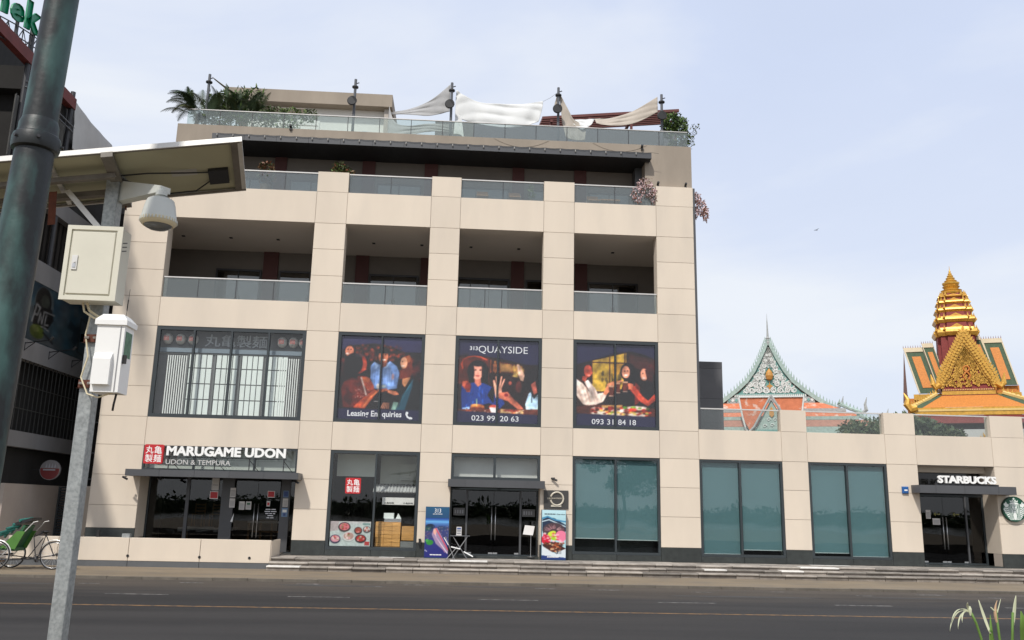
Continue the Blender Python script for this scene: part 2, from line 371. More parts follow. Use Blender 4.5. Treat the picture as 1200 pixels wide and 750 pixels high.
pm('panel_back', (.36, .355, .255), .7, var=.06, vs=2)
pm('alu', (.62, .61, .58), .45, metal=.35, var=.08, vs=6)
pm('alu_dark', (.17, .155, .135), .6, metal=.3, var=.2, vs=8)
pm('cell', (.02, .03, .06), .25)
pm('dome_grey', (.55, .57, .54), .4, var=.06, vs=5)
pm('dome_cream', (.62, .55, .38), .5, var=.05)
pm('lens', (.14, .15, .155), .12)
pm('green_sticker', (.10, .20, .13), .6, var=.35, vs=30)
pm('left_dark', (.012, .011, .010), .9, var=.3, vs=1, streak=(1, 3, 1))
pm('left_grey', (.19, .187, .187), .85, var=.10, vs=1.2, streak=(1, 1, .5))
pm('red_steel', (.13, .022, .018), .7, var=.2, vs=2)
pm('curtain', (.10, .098, .092), .9, var=.15, vs=2)
pm('sign_green', (.0, .22, .10), .4, var=.03)
pm('louvre', (.03, .035, .038), .6)
pm('bark', (.10, .075, .05), .9, var=.3, vs=8, bump=.5, bs=15)
def dust_road():
    t = MATS['asphalt'].node_tree; n = t.nodes; l = t.links; b = n['Principled BSDF']; src = b.inputs['Base Color'].links[0].from_socket
    tx = n.new('ShaderNodeTexCoord'); sp = n.new('ShaderNodeSeparateXYZ'); l.new(tx.outputs['Object'], sp.inputs[0]); q = n.new('ShaderNodeMapping'); q.inputs['Scale'].default_value = (.25, 1.2, 1); l.new(tx.outputs['Object'], q.inputs[0])
    nz = n.new('ShaderNodeTexNoise'); nz.inputs['Scale'].default_value = 1.2; nz.inputs['Detail'].default_value = 6; l.new(q.outputs[0], nz.inputs['Vector'])
    ad = n.new('ShaderNodeMath'); ad.operation = 'MULTIPLY_ADD'; ad.inputs[1].default_value = 5.0; l.new(nz.outputs['Fac'], ad.inputs[0]); l.new(sp.outputs['Y'], ad.inputs[2])
    mr = n.new('ShaderNodeMapRange'); mr.inputs['From Min'].default_value = -7.2; mr.inputs['From Max'].default_value = -3.6; mr.inputs['To Max'].default_value = .75; l.new(ad.outputs[0], mr.inputs['Value'])
    m = n.new('ShaderNodeMix'); m.data_type = 'RGBA'; l.new(mr.outputs['Result'], m.inputs['Factor']); l.new(src, m.inputs['A']); m.inputs['B'].default_value = (.105, .088, .072, 1); l.new(m.outputs['Result'], b.inputs['Base Color'])
dust_road()
def leafmat(name, c, c2, tr=.25):
    m = pm(name, c, .6, var=.35, vs=1.2, col2=c2, v2s=.9, v2=(.35, .65)); return m
leafmat('leaf_dark', (.028, .055, .022), (.055, .085, .028)); leafmat('leaf_green', (.06, .12, .02), (.12, .17, .035))
leafmat('leaf_olive', (.085, .10, .035), (.05, .075, .025)); leafmat('leaf_lily', (.10, .22, .03), (.16, .26, .05))
leafmat('leaf_red', (.25, .05, .03), (.10, .10, .03)); leafmat('blossom', (.72, .56, .56), (.55, .36, .36))
pm('petal', (.50, .52, .36), .6, var=.08)
glass('glass', (.93, .95, .94), 1.45); glass('glass_dark', (.45, .48, .48), 1.52); glass('glass_green', (.87, .925, .93), 1.5)
glass('glass_rail', (.76, .81, .81), 1.62, .10, (.55, .60, .60)); glass('glass_print', (.99, .99, .99), 1.35); glass('glass_shop', (.55, .56, .56), 1.5)
glass('glass_door', (.33, .34, .34), 1.55); glass('glass_roof_rail', (.83, .88, .86), 1.45, .10, (.62, .68, .66))

pm('stone_riser_shaded', (.23, .20, .17), .9, var=.3, vs=4, rand=.3)  # shade under the tread overhang is put into this darker riser colour
pm('river', (.10, .10, .08), .15); pm('asphalt_patch', (.05, .048, .047), .9, var=.2, vs=2, bump=.4, bs=50)
pm('shoji_dark', (.13, .13, .13), .8); pm('shoji_blue', (.20, .25, .29), .7); pm('shoji_grey', (.16, .17, .165), .7)
pm('lantern', (.48, .46, .42), .7, var=.1, vs=8); pm('lantern_red', (.45, .06, .05), .7); pm('sign_grey_letter', (.42, .44, .45), .6)
pm('letter_print', (.72, .74, .76), .5, var=.01)
pm('bulkhead', (.46, .50, .45), .8, var=.05); pm('tile_grey', (.40, .41, .40), .6, var=.2, rand=.1); pm('shelf_grey', (.20, .21, .20), .7)
glass('glass_clear', (.96, .97, .97), 1.42)
pm('ink_blue', (.05, .09, .25), .6); pm('ink_grey', (.25, .25, .26), .7); pm('notice_paper', (.62, .60, .58), .7); pm('notice_blue', (.16, .26, .42), .6)
pm('bulkhead_light', (.55, .56, .52), .8)
pm('frosted', (.10, .10, .10), .7)
pm('plaque_dark', (.05, .048, .045), .5); pm('plaque_gold', (.55, .50, .40), .4)
pm('black_glass', (.01, .01, .011), .08)
pm('door_mark', (.20, .19, .05), .6)
pm('sign_dark_green', (.005, .05, .03), .4)
pm('box_blue', (.015, .10, .32), .4)
pm('standee_blue', (.02, .06, .13), .4)
pm('ink_dark', (.03, .04, .06), .6)
pm('alu_leg', (.30, .30, .30), .4, metal=.5)
pm('steel_cap', (.62, .60, .57), .35, metal=.3)
glass('glass_loggia', (.35, .38, .38), 1.9)
m_ = pm('glass_top', (.17, .21, .22), .08, var=.15, vs=.8)
pm('bulb', (.28, .27, .25), .3)
pm('block_grey', (.085, .085, .09), .5, var=.08, rand=.18)
glass('glass_wing', (.90, .92, .91), 1.38, .035, (.55, .60, .60))
pm('letter_grey', (.58, .57, .55), .4)
pm('disc_white_shaded', (.16, .15, .15), .5)  # both disc colours darkened, shade of the storey painted in
pm('disc_red_shaded', (.12, .008, .008), .5)
pm('pot', (.20, .14, .10), .8); pm('planter_white', (.60, .60, .57), .7)
pm('mast_grey', (.09, .095, .105), .5)
pm('maroon_slat', (.12, .035, .03), .7)
pm('left_bar', (.03, .03, .028), .7); pm('wall_mid_cream', (.40, .34, .29), .85, var=.05)
pm('left_board', (.018, .014, .011), .9, var=.4, rand=.5)
pm('sail_grey_light', (.50, .50, .49), .85, var=.08)
pm('cyclo_green', (.02, .10, .04), .6, var=.3, vs=5); pm('cyclo_lime', (.07, .20, .03), .6, var=.2); pm('cyclo_teal', (.03, .17, .14), .6, var=.3, vs=4)
pm('far_green', (.03, .04, .02), .9, var=.4, vs=.05)
pm('panel_label', (.38, .38, .36), .6)
pm('bud_pink', (.45, .30, .18), .6)
pm('temple_white', (.62, .64, .61), .8, var=.12, vs=2); pm('temple_teal', (.14, .30, .27), .8, var=.2, vs=2); pm('temple_pale', (.33, .42, .38), .8, var=.22, vs=3); pm('temple_orange', (.55, .17, .08), .8, var=.15, vs=2, rand=.05, col2=(.62, .42, .34), v2s=1.2, v2=(.58, .68)); pm('temple_rust', (.36, .17, .12), .8, var=.15, vs=2)
pm('temple_brown', (.26, .13, .09), .85, var=.15, vs=2); pm('temple_gold', (.50, .24, .05), .5, var=.1); pm('temple_shadow', (.05, .09, .08), .9); pm('temple_grey', (.35, .36, .35), .8, var=.2, vs=4)
pm('gold', (.60, .34, .06), .35, metal=.35, var=.22, vs=2.5, bump=.4, bs=6); pm('gold_pale', (.66, .47, .17), .5, var=.1); pm('gold_maroon', (.22, .035, .03), .7, var=.12); pm('gold_orange', (.52, .19, .035), .7, var=.2, vs=5, bump=.4, bs=8); pm('gold_green', (.055, .09, .05), .8, var=.3, vs=4); pm('gold_cream', (.52, .44, .30), .7, var=.08); pm('temple_plaster', (.45, .46, .45), .8, var=.06)

# ---------------------------------------------------------------- ground, road, pavement, steps
GZ = .07; TZ = .46
def ground():
    mb = MB().box(-900, 900, -5.5, 900, -.6, -.02); struct(mb.build('ground', 'ground', loc=(0, 0, 0)))
    mb = MB()
    nx = 60
    mb.box(-160, 160, -23.0, -5.5, -.4, 0.0); struct(mb.build('road', 'asphalt', loc=(0, 0, 0)))
    struct(MB().box(-160, 160, -5.35, 3, -.019, GZ).build('pavement', 'paving', loc=(0, 0, 0)))
    struct(MB().box(-160, 160, -60, -23.15, -.4, .55).build('promenade', 'paving', loc=(0, 0, 0)))
    struct(MB().box(-900, 900, -900, -60, -1.6, -1.5).build('river', 'river', loc=(0, 0, 0)))
    # kerbs: stones one by one near the picture
    for yk, z0, nm in ((-5.5, GZ+.004, 'kerb'),):
        root = struct(MB().box(-160, -24, yk, yk+.15, -.02, z0).box(30, 160, yk, yk+.15, -.02, z0).build(nm, 'kerb', loc=(0, 0, 0)))
        x = -24.
        while x < 30:
            MB().box(x+.006, x+.994, yk, yk+.149, -.02, z0+rnd.uniform(-.006, .004)).build('kerb_stone', 'kerb', root); x += 1.0
    struct(MB().box(-160, 160, -23.15, -23.0, -.02, .56).build('kerb', 'kerb', loc=(0, 0, 0)))
    o = struct(MB().box(-160, 160, -12.06, -11.94, .0, .004).build('orange_road_line', 'line_orange', loc=(0, 0, 0)))
    root = None
    for i in range(-8, 9):
        x = .55+i*4.55+rnd.uniform(-.15, .15)
        b = MB().box(x, x+1.5, -9.66, -9.57, .0, .004)
        o = b.build('white_lane_dash', 'line_white', loc=(0, 0, 0)) if root is None else b.build('dash', 'line_white', root)
        if root is None: root = struct(o)
    wm = MB()
    for px, y, l, wd in ((-9.9, -7.0, .7, .12), (-4.1, -6.1, 1.0, .22), (-2.2, -6.6, .8, .1), (2.6, -6.3, .9, .12), (4.4, -6.4, 1.1, .16), (9.5, -6.1, .7, .12), (11.8, -6.9, .8, .14), (14.0, -6.3, 1.3, .2), (15.6, -6.9, .8, .12), (17.1, -6.1, .8, .12), (-7.4, -6.3, .8, .14), (-1., -5.8, 1., .1), (7.2, -6.6, .9, .1)):
        pts = []
        for k in range(10):
            a = 2*math.pi*k/10; q = rnd.uniform(.6, 1.); pts.append((px+l/2*math.cos(a)*q, y+wd/2*math.sin(a)*q))
        wm.prism(pts, .0, .004, axis='z')
    struct(wm.build('worn_white_marking', 'line_white', loc=(0, 0, 0)))
    tp = MB()
    for (px, y, l, wd) in ((-3.5, -6.5, 3.4, .5), (1.2, -6.1, 3.0, .35), (-12, -7.3, 3., .5), (8, -7.8, 4.5, .5), (13., -7.4, 3.2, .35)):
        pts = [(px+l/2*math.cos(2*math.pi*k/14)*rnd.uniform(.7, 1), y+wd/2*math.sin(2*math.pi*k/14)*rnd.uniform(.7, 1)) for k in range(14)]
        tp.prism(pts, .0, .0035, axis='z')
    struct(tp.build('asphalt_patch', 'asphalt_patch', loc=(0, 0, 0)))
ground()

def steps():
    X0, X1 = -6.18, 27.
    root = struct(MB().box(X0, X1, -1.12, 3, GZ+.001, TZ-.05).build('steps', 'stone_step', loc=(0, 0, 0)))
    # three risers of rough stone blocks, a paved landing of slabs
    rows = [(-1.5, -.0, .340, TZ), (-1.85, -1.5, .222, .342), (-2.2, -1.85, GZ, .224)]
    rr = random.Random(3)
    for k, (y0, y1, z0, z1) in enumerate(rows):
        x = X0
        while x < X1-.05:
            l = rr.choice((.6, .8, .9, 1.1, 1.3)); xe = min(X1, x+l)
            mt = 'stone_white' if rr.random() < .08 else 'stone_step'
            d0 = rr.uniform(-.02, .015); dz = rr.uniform(-.012, .006)
            MB().bbox(x+.006, xe-.006, y0+d0-.03, (y0+.42) if k == 0 else y1+.3, z1+dz-.048, z1+dz-(0 if k else .002), .008).build('tread_slab', mt, root); MB().box(x+.01, xe-.01, y0+.02, y0+.2, z0-.002, z1+dz-.048).build('riser_stone', 'stone_riser_shaded', root); x = xe
    for j in range(3):
        x = X0-rr.uniform(0, .5); ya = -1.08+j*.36; yb = ya+.352
        while x < 22.5:
            l = rr.choice((.9, 1.2, 1.2, 1.5)); a, b = max(x, X0), min(x+l, X1)
            if b-a > .1: MB().box(a+.004, b-.004, ya+.004, yb, TZ-.05, TZ+rr.uniform(-.003, .002)).build('paving_slab', 'stone_step' if rr.random() > .04 else 'stone_white', root)
            x += l
    # ragged light mortar edge at the foot
    return root
steps()

# ---------------------------------------------------------------- the building
BX = [-13.0, -11.3, -5.83, -4.64, -1.4, -.25, 3.02, 4.22, 7.48, 8.97, 12.13, 13.12, 16.15, 17.35, 20.35, 21.65, 24.7, 25.9]
PIERS = [(BX[i], BX[i+1]) for i in range(0, 18, 2)] if False else [(-13.0, -11.3), (-5.83, -4.64), (-1.4, -.25), (3.02, 4.22), (7.48, 8.97), (12.13, 13.12), (16.15, 17.35), (20.35, 21.65), (24.7, 25.9)]
B = thing('commercial_building', 'cream panelled commercial building with loggias, shops, roof terrace and a low wing', 'building', (0, 0, GZ))
G = .0055
def panel(x0, x1, z0, z1, mat='cream', y=0., d=.04, name='panel'):
    MB().bbox(x0+G, x1-G, y, y+d, z0+G, z1-G, .005).build(name, mat, B)
def facade():
    tower = [(BX[i], BX[i+1]) for i in range(9)]; wing = [(BX[i], BX[i+1]) for i in range(9, 17)]
    for i, (a, b) in enumerate(PIERS):
        zs = [.97 if i else 1.27, 2.06, 3.12, 4.18]
        panel(a, b, TZ, zs[0], 'plinth', y=-.008, d=.048, name='plinth_panel')
        for p, q in zip(zs[:-1], zs[1:]): panel(a, b, p, q)
        if i < 5:
            for p, q in ((5.21, 6.32), (6.32, 7.45), (7.45, 8.58), (9.69, 10.73), (10.73, 11.78), (11.78, 12.82)): panel(a, b, p, q)
            MB().box(a, b, 0.0, .30, 14.1+G, 14.92).build('parapet_block', 'cream', B)
        else:
            MB().box(a, b, 0.0, .35, 5.3+G, 6.12).build('parapet_block', 'cream', B)
    MB().box(-13.0, -11.3, .305, 1.4, 14.11, 14.92).build('parapet_block', 'cream', B)
    for a, b in tower:
        for p, q in ((4.18, 5.21), (8.58, 9.69), (12.82, 14.1)): panel(a, b, p, q)
    for a, b in wing: panel(a, b, 4.18, 5.3)
    # plinth strips under the display windows
    for a, b in ((-4.64, -1.4), (4.22, 7.48), (8.97, 12.13), (13.12, 16.15), (21.65, 24.7)):
        m = (a+b)/2
        panel(a, m, TZ, .68, 'plinth', y=-.008, d=.3, name='plinth_panel'); panel(m, b, TZ, .68, 'plinth', y=-.008, d=.3, name='plinth_panel')
    # cores behind the panels (open joints show them)
    for i, (a, b) in enumerate(PIERS):
        MB().box(a+.002, b-.002, .041, .55, TZ, 14.05 if i < 5 else 4.19).build('pier_core', 'cream_core', B)
        for (z0, z1) in (((.97, 4.18), (5.21, 8.58), (9.69, 12.82)) if i < 5 else ((.97, 4.18),)):
            dd = 4.3 if z0 == 9.69 else (.95 if i in (0, 1, 6, 7) and z0 < 1 else .5)
            if z0 == 9.69: dd = .5
            MB().box(b-.001, b+.003, .03, dd, z0, z1).build('opening_cheek', 'cream', B); MB().box(a-.003, a+.001, .03, dd, z0, z1).build('opening_cheek', 'cream', B)
    s = MB()
    for z0, z1 in ((4.20, 5.19), (8.60, 9.67), (12.84, 14.06)): s.box(-12.99, 8.96, .042, 18, z0, z1)
    s.box(8.97, 25.9, .042, 12, 4.20, 5.26); s.build('floor_slab', 'cream_core', B)
    s = MB().box(-12.99, 8.96, .042, 4.3, 12.823, 12.84).box(-12.99, 8.96, .042, .5, 8.583, 8.6).box(-12.99, 25.9, .042, 1., 4.183, 4.2)
    s.build('soffit', 'soffit', B)
    MB().box(-12.99, 8.96, .3, 4.3, 9.67, 9.69).build('loggia_floor', 'floor_tile', B)
    for q in ((-13.0, -12.7, .56, 18, GZ, 14.05), (8.60, 8.96, .56, 18, 5.27, 14.05), (25.6, 25.9, .56, 12, GZ, 4.19)): MB().box(*q).build('side_wall', 'cream', B)
    MB().box(-12.7, 8.6, 17.7, 18, GZ, 14.05).box(8.96, 25.6, 11.7, 12, GZ, 4.19).build('rear_wall', 'cream', B)
    # dark metal edge running up the tower corner
    MB().box(8.972, 9.06, .02, .20, 5.32, 14.9).build('corner_trim', 'grey_metal', B)
    # interior back walls and partitions
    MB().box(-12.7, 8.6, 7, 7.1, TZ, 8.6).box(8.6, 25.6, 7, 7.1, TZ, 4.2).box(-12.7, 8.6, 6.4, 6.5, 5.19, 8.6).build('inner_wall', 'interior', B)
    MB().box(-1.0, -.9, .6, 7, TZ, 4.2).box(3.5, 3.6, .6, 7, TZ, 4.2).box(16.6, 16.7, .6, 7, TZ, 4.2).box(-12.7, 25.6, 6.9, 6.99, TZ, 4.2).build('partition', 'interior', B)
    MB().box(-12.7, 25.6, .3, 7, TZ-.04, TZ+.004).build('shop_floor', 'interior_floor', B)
facade()

def window(x0, x1, z0, z1, mull=(), y=.02, fw=.10, fd=.14, gmat='glass', frame='frame', trans=(), label=None, mw=.07, gy=.06):
    f = MB(); f.box(x0, x1, y, y+fd, z1-fw, z1).box(x0, x1, y, y+fd, z0, z0+fw).box(x0, x0+fw, y, y+fd, z0+fw, z1-fw).box(x1-fw, x1, y, y+fd, z0+fw, z1-fw)
    for a in trans: f.box(x0+fw, x1-fw, y+.01, y+fd-.01, a-mw/2, a+mw/2)
    o = f.build('window', frame, B)
    if label: o['label'] = label
    es = [x0+fw]+list(mull)+[x1-fw]
    for m in mull: MB().box(m-mw/2, m+mw/2, y-.012, y+fd-.012, z0+fw, z1-fw).build('mullion', frame, o)
    for a, b in zip(es[:-1], es[1:]):
        MB().box(a+(mw/2 if a != es[0] else 0), b-(mw/2 if b != es[-1] else 0), y+gy, y+gy+.008, z0+fw, z1-fw).build('pane', gmat, o)
    return o

# --- upper floor: shoji-like shop front behind glass (first bay)
def shoji():
    x0, x1, z0, z1 = -11.3, -5.83, 5.21, 8.58
    wo = window(x0, x1, z0, z1, (-9.93, -8.56, -7.2), fw=.13, fd=.16, gmat='glass_clear')
    wo['label'] = 'wide shop window with lanterns and paper lattice screens behind the glass'
    Y = .42
    MB().box(x0+.003, x1-.003, Y+.06, Y+.10, z0, z1).build('screen_board', 'shoji_dark', wo)
    MB().box(x0+.02, x1-.02, Y-.02, Y+.05, 7.68, 7.84).build('beam', 'shoji_blue', wo)
    MB().box(x0+.02, x1-.02, Y+.02, Y+.055, 7.62, 7.67).build('rail', 'shoji_grey', wo)
    # vertical white slats, left and right
    base = None
    for xa in (x0+.36, x1-.98):
        for k in range(9):
            x = xa+k*.083
            if base is None: base = MB().box(x, x+.036, Y, Y+.04, z0+.12, 7.56).build('slat', 'paper', wo); bx = x
            else: inst(base, wo, (x-bx, 0, 0))
    # paper panels with lattice: (x start, columns)
    cols = [(-10.22, 2), (-9.80, 2.6), (-9.02+.02, 4), (-7.95-.06, 4), (-7.05, 2.4), (-6.76+.22, 0)]
    spans = [(-10.16, -9.30), (-9.16, -8.36), (-8.22, -7.42), (-7.28, -6.52)]
    for a, b in spans:
        n = 4; wd = (b-a)/n
        for r in range(4):
            za = z0+.16+r*.585; zb = za+.545
            for c in range(n):
                xa = a+c*wd+.012; MB().box(xa, xa+wd-.035, Y+.03, Y+.058, za, zb).build('paper_pane', 'paper_green', wo)
        MB().box(a-.07, a-.02, Y, Y+.06, z0, 7.6).build('post', 'shoji_grey', wo)
    # lanterns
    ln = None
    for x in (-11.0, -10.53, -10.07, -6.78, -6.36, -5.98):
        mb = MB(); mb.lathe([(.05, -.20), (.10, -.18), (.17, -.10), (.19, 0), (.17, .10), (.10, .18), (.05, .20)], (x, Y-.02, 8.17), 16)
        L0 = mb.build('lantern', 'lantern', wo, smooth=True)
        text_mb(q := MB(), '回', x-.085, x+.085, 8.08, 8.25, Y-.212, .004, .01); q.build('lantern_mark', 'lantern_red', wo)
    letters(wo, '丸亀製麺', -9.65, -7.35, 7.93, 8.40, Y+.055, .03, 'sign_grey_letter', bold=.004)
    return wo
shoji()

# --- poster windows
def cropmap(x0t, x0b, x1t, x1b, yt, yb):
    def mk(w, h):
        def f(x, y):
            v = (y-yt)/(yb-yt); a = x0t+(x0b-x0t)*v; b = x1t+(x1b-x1t)*v
            return ((x-a)/(b-a)*w, v*h)
        return f
    return mk
W_, H_ = 118, 124
NAVY = (33, 32, 66)
def poster_party():
    f = cropmap(82, 45, 697, 672, 72, 712)(W_, H_); c = Canvas(W_, H_, (16, 8, 10), f)
    c.vgrad(60, 190, (46, 46, 84), (42, 38, 74))
    c.poly([(80, 190), (170, 150), (330, 130), (460, 150), (560, 195), (700, 260), (700, 640), (40, 640)], (18, 9, 11))
    c.vgrad(632, 730, (28, 27, 66), (24, 23, 60))
    r = random.Random(5)
    for k in range(90): c.glow(r.uniform(190, 560), r.uniform(145, 260), r.uniform(5, 14), r.choice(((150, 50, 25), (190, 90, 40), (120, 30, 20))), .55)
    for k in range(20): c.glow(r.uniform(60, 130), r.uniform(250, 400), 13, (110, 30, 20), .35)
    for k in range(16): c.glow(r.uniform(600, 690), r.uniform(240, 420), 20, (90, 20, 18), .5)
    c.ell(150, 190, 42, 44, (20, 10, 8)); c.ell(143, 196, 32, 42, (196, 120, 92)); c.ell(128, 214, 12, 6, (240, 220, 210)); c.ell(132, 182, 5, 4, (40, 20, 15)); c.ell(154, 182, 5, 4, (40, 20, 15))
    # man in light blue shirt
    c.poly([(300, 400), (303, 300), (330, 270), (390, 300), (450, 262), (500, 300), (520, 350), (500, 470), (430, 480), (330, 475)], (104, 132, 178))
    c.poly([(330, 270), (385, 320), (360, 300), (340, 330)], (150, 175, 212)); c.poly([(450, 262), (400, 320), (430, 310)], (160, 185, 220))
    for k in range(12): x = 320+k*16; c.line([(x, 330+r.uniform(-20, 10)), (x+r.uniform(-18, 18), 440)], 5, r.choice(((70, 92, 140), (140, 165, 205))), .6)
    c.poly([(370, 260), (430, 260), (420, 300), (390, 315)], (130, 70, 50))
    c.ell(402, 200, 50, 46, (22, 14, 12)); c.ell(398, 228, 36, 50, (168, 100, 72)); c.ell(398, 254, 18, 6, (240, 225, 215)); c.ell(384, 214, 6, 4, (35, 18, 14)); c.ell(414, 214, 6, 4, (35, 18, 14)); c.poly([(360, 205), (440, 205), (430, 175), (370, 175)], (24, 15, 12))
    # woman in red, back turned left
    c.poly([(95, 620), (80, 480), (100, 430), (170, 385), (270, 380), (310, 430), (330, 480), (300, 560), (250, 622)], (98, 28, 14))
    c.poly([(235, 385), (290, 392), (325, 450), (330, 480), (290, 500), (240, 440)], (176, 72, 36)); c.ell(270, 410, 30, 20, (206, 110, 60), .8)
    c.poly([(170, 620), (230, 560), (330, 480), (360, 492), (300, 570), (260, 625)], (176, 76, 42)); c.line([(250, 610), (300, 540), (350, 500)], 14, (214, 120, 72))
    c.line([(232, 395), (255, 470), (268, 520)], 12, (205, 195, 190), .9)
    for k in range(36): c.ell(r.uniform(180, 290), r.uniform(480, 545), 4, 3, r.choice(((200, 190, 190), (150, 60, 50), (120, 110, 120))), .7)
    c.poly([(120, 470), (100, 560), (150, 610), (170, 520)], (70, 14, 10))
    c.ell(215, 290, 58, 75, (128, 42, 26)); c.ell(250, 300, 24, 42, (168, 66, 40)); c.ell(262, 330, 10, 6, (200, 90, 70))
    c.ell(175, 290, 68, 82, (14, 10, 12)); c.poly([(110, 280), (240, 235), (222, 300), (200, 400), (120, 395), (100, 340)], (13, 9, 11)); c.ell(215, 225, 35, 14, (70, 74, 92), .5)
    for k in range(9): c.line([(112+k*10, 350), (106+k*12, 412)], 5, (10, 6, 8))
    # right woman, teal jacket
    c.poly([(480, 635), (500, 520), (560, 440), (620, 370), (670, 430), (680, 560), (672, 632)], (12, 16, 20))
    c.poly([(520, 600), (540, 520), (600, 430), (625, 395), (618, 450), (590, 540), (560, 630), (490, 632)], (24, 74, 90)); c.line([(500, 620), (620, 400)], 6, (60, 130, 150), .7)
    c.poly([(545, 370), (580, 360), (605, 385), (560, 460), (540, 430)], (190, 130, 90)); c.poly([(455, 632), (475, 568), (515, 575), (490, 632)], (120, 152, 140))
    c.ell(575, 265, 42, 48, (120, 52, 26)); c.poly([(520, 330), (560, 300), (600, 250), (630, 330), (600, 380), (520, 400)], (92, 34, 16)); c.ell(553, 272, 26, 45, (214, 156, 122)); c.ell(546, 296, 12, 5, (240, 225, 215)); c.ell(542, 262, 4, 4, (40, 20, 15)); c.ell(590, 240, 14, 30, (158, 90, 50), .8)
    # hands, glasses
    c.poly([(430, 480), (500, 492), (520, 515), (480, 520), (430, 500)], (196, 120, 86)); c.poly([(350, 480), (420, 470), (440, 485), (370, 505)], (180, 100, 68))
    for k in range(5): c.line([(380+k*14, 620), (400+k*10, 580)], 7, (190, 130, 100))
    c.ell(470, 380, 10, 24, (170, 120, 110), .7); c.ell(360, 455, 14, 20, (210, 190, 160), .7); c.ell(395, 455, 22, 10, (190, 190, 150), .6); c.line([(330, 570), (360, 570)], 5, (200, 200, 200), .8)
    c.vgrad(632, 730, (28, 27, 66), (24, 23, 60)); c.photo(3)
    return c
def poster_quay():
    f = cropmap(68, 42, 685, 674, 75, 712)(W_, H_); c = Canvas(W_, H_, (26, 10, 8), f); r = random.Random(8)
    c.vgrad(60, 260, NAVY, NAVY)
    c.poly([(60, 205), (250, 200), (420, 225), (690, 285), (690, 640), (40, 640)], (32, 12, 9))
    c.poly([(60, 215), (300, 215), (300, 420), (60, 420)], (78, 28, 14)); c.line([(100, 300), (92, 270), (104, 235), (140, 214), (190, 206), (240, 212), (285, 232)], 9, (190, 76, 36)); c.glow(130, 250, 50, (120, 44, 22), .5)
    for k in range(14): c.poly([(305+k*18, 230+k*3), (318+k*18, 230+k*3), (318+k*18, 330), (305+k*18, 330)], r.choice(((90, 44, 22), (120, 66, 34), (50, 22, 14), (146, 96, 50))), .9)
    c.poly([(330, 262), (362, 262), (362, 318), (330, 318)], (142, 84, 50)); c.poly([(385, 255), (470, 262), (470, 320), (385, 320)], (130, 96, 56))
    for k in range(30): c.glow(r.uniform(480, 560), r.uniform(270, 370), r.uniform(8, 18), r.choice(((206, 170, 84), (170, 120, 60), (230, 200, 120))), .6)
    c.poly([(420, 340), (600, 380), (600, 560), (420, 470)], (38, 14, 12)); c.ell(460, 405, 12, 15, (176, 88, 70)); c.ell(525, 430, 22, 45, (110, 44, 36), .7)
    # woman in denim
    c.ell(215, 320, 80, 85, (16, 11, 14)); c.poly([(140, 300), (290, 300), (300, 470), (250, 500), (150, 430)], (15, 10, 13))
    c.poly([(90, 610), (85, 480), (115, 430), (180, 405), (260, 410), (330, 440), (370, 470), (420, 560), (380, 600), (300, 560), (150, 600)], (24, 60, 132))
    for k in range(26): x = r.uniform(95, 390); y = r.uniform(430, 580); c.line([(x, y), (x+r.uniform(-12, 12), y+30)], 8, r.choice(((34, 84, 170), (14, 38, 92), (50, 100, 186))), .6)
    c.poly([(190, 370), (235, 370), (240, 420), (215, 440), (190, 410)], (176, 104, 84))
    c.ell(210, 325, 44, 60, (206, 142, 122)); c.ell(196, 312, 7, 5, (40, 18, 18)); c.ell(234, 312, 7, 5, (40, 18, 18)); c.ell(213, 356, 15, 5, (160, 60, 60)); c.ell(172, 330, 16, 60, (18, 12, 14)); c.ell(262, 330, 18, 70, (18, 12, 14)); c.ell(215, 268, 45, 16, (18, 12, 14))
    c.poly([(100, 400), (130, 395), (160, 420), (155, 480), (110, 480), (92, 440)], (176, 84, 60)); c.ell(140, 440, 22, 34, (120, 34, 26)); c.poly([(90, 430), (125, 470), (140, 560), (100, 600), (86, 520)], (20, 52, 120))
    c.poly([(95, 600), (150, 590), (155, 620), (100, 618)], (150, 180, 220))
    c.poly([(285, 500), (325, 430), (345, 470), (330, 560)], (12, 10, 16))
    # raised hand centre, hand right
    c.poly([(330, 390), (345, 385), (352, 440), (395, 445), (400, 500), (350, 520), (338, 450)], (214, 150, 126))
    for k, (x, y) in enumerate(((336, 388), (354, 360), (395, 358), (416, 378))): c.line([(x, y), (372+(k-1.5)*10, 450)], 12, (222, 160, 136))
    c.poly([(375, 480), (440, 470), (470, 505), (560, 590), (550, 625), (440, 540), (370, 520)], (186, 104, 80)); c.ell(430, 495, 14, 12, (120, 20, 30))
    c.poly([(515, 258), (530, 262), (552, 300), (570, 340), (562, 388), (540, 380), (520, 330)], (232, 186, 160)); c.line([(518, 262), (530, 330)], 10, (240, 200, 176))
    c.poly([(585, 640), (575, 560), (600, 480), (640, 440), (680, 500), (680, 640)], (176, 205, 226)); c.line([(626, 490), (624, 545)], 6, (20, 16, 24))
    c.poly([(590, 300), (690, 270), (690, 460), (640, 520), (600, 430), (560, 480), (520, 560), (560, 420)], (20, 12, 16)); c.poly([(618, 410), (655, 380), (668, 470), (640, 490)], (170, 90, 74)); c.line([(600, 440), (640, 485), (672, 500)], 4, (20, 10, 12))
    # table and food
    c.poly([(60, 610), (690, 596), (690, 640), (60, 640)], (92, 44, 30)); c.ell(210, 590, 52, 22, (196, 112, 56)); c.ell(212, 604, 56, 12, (120, 50, 28)); c.ell(186, 578, 24, 9, (226, 150, 80)); c.line([(204, 532), (205, 580)], 5, (190, 200, 120))
    c.ell(332, 588, 34, 18, (178, 70, 50)); c.poly([(300, 590), (366, 590), (350, 632), (316, 632)], (226, 212, 208)); c.poly([(384, 600), (560, 606), (560, 632), (384, 632)], (190, 160, 110)); c.ell(470, 612, 60, 10, (150, 50, 34))
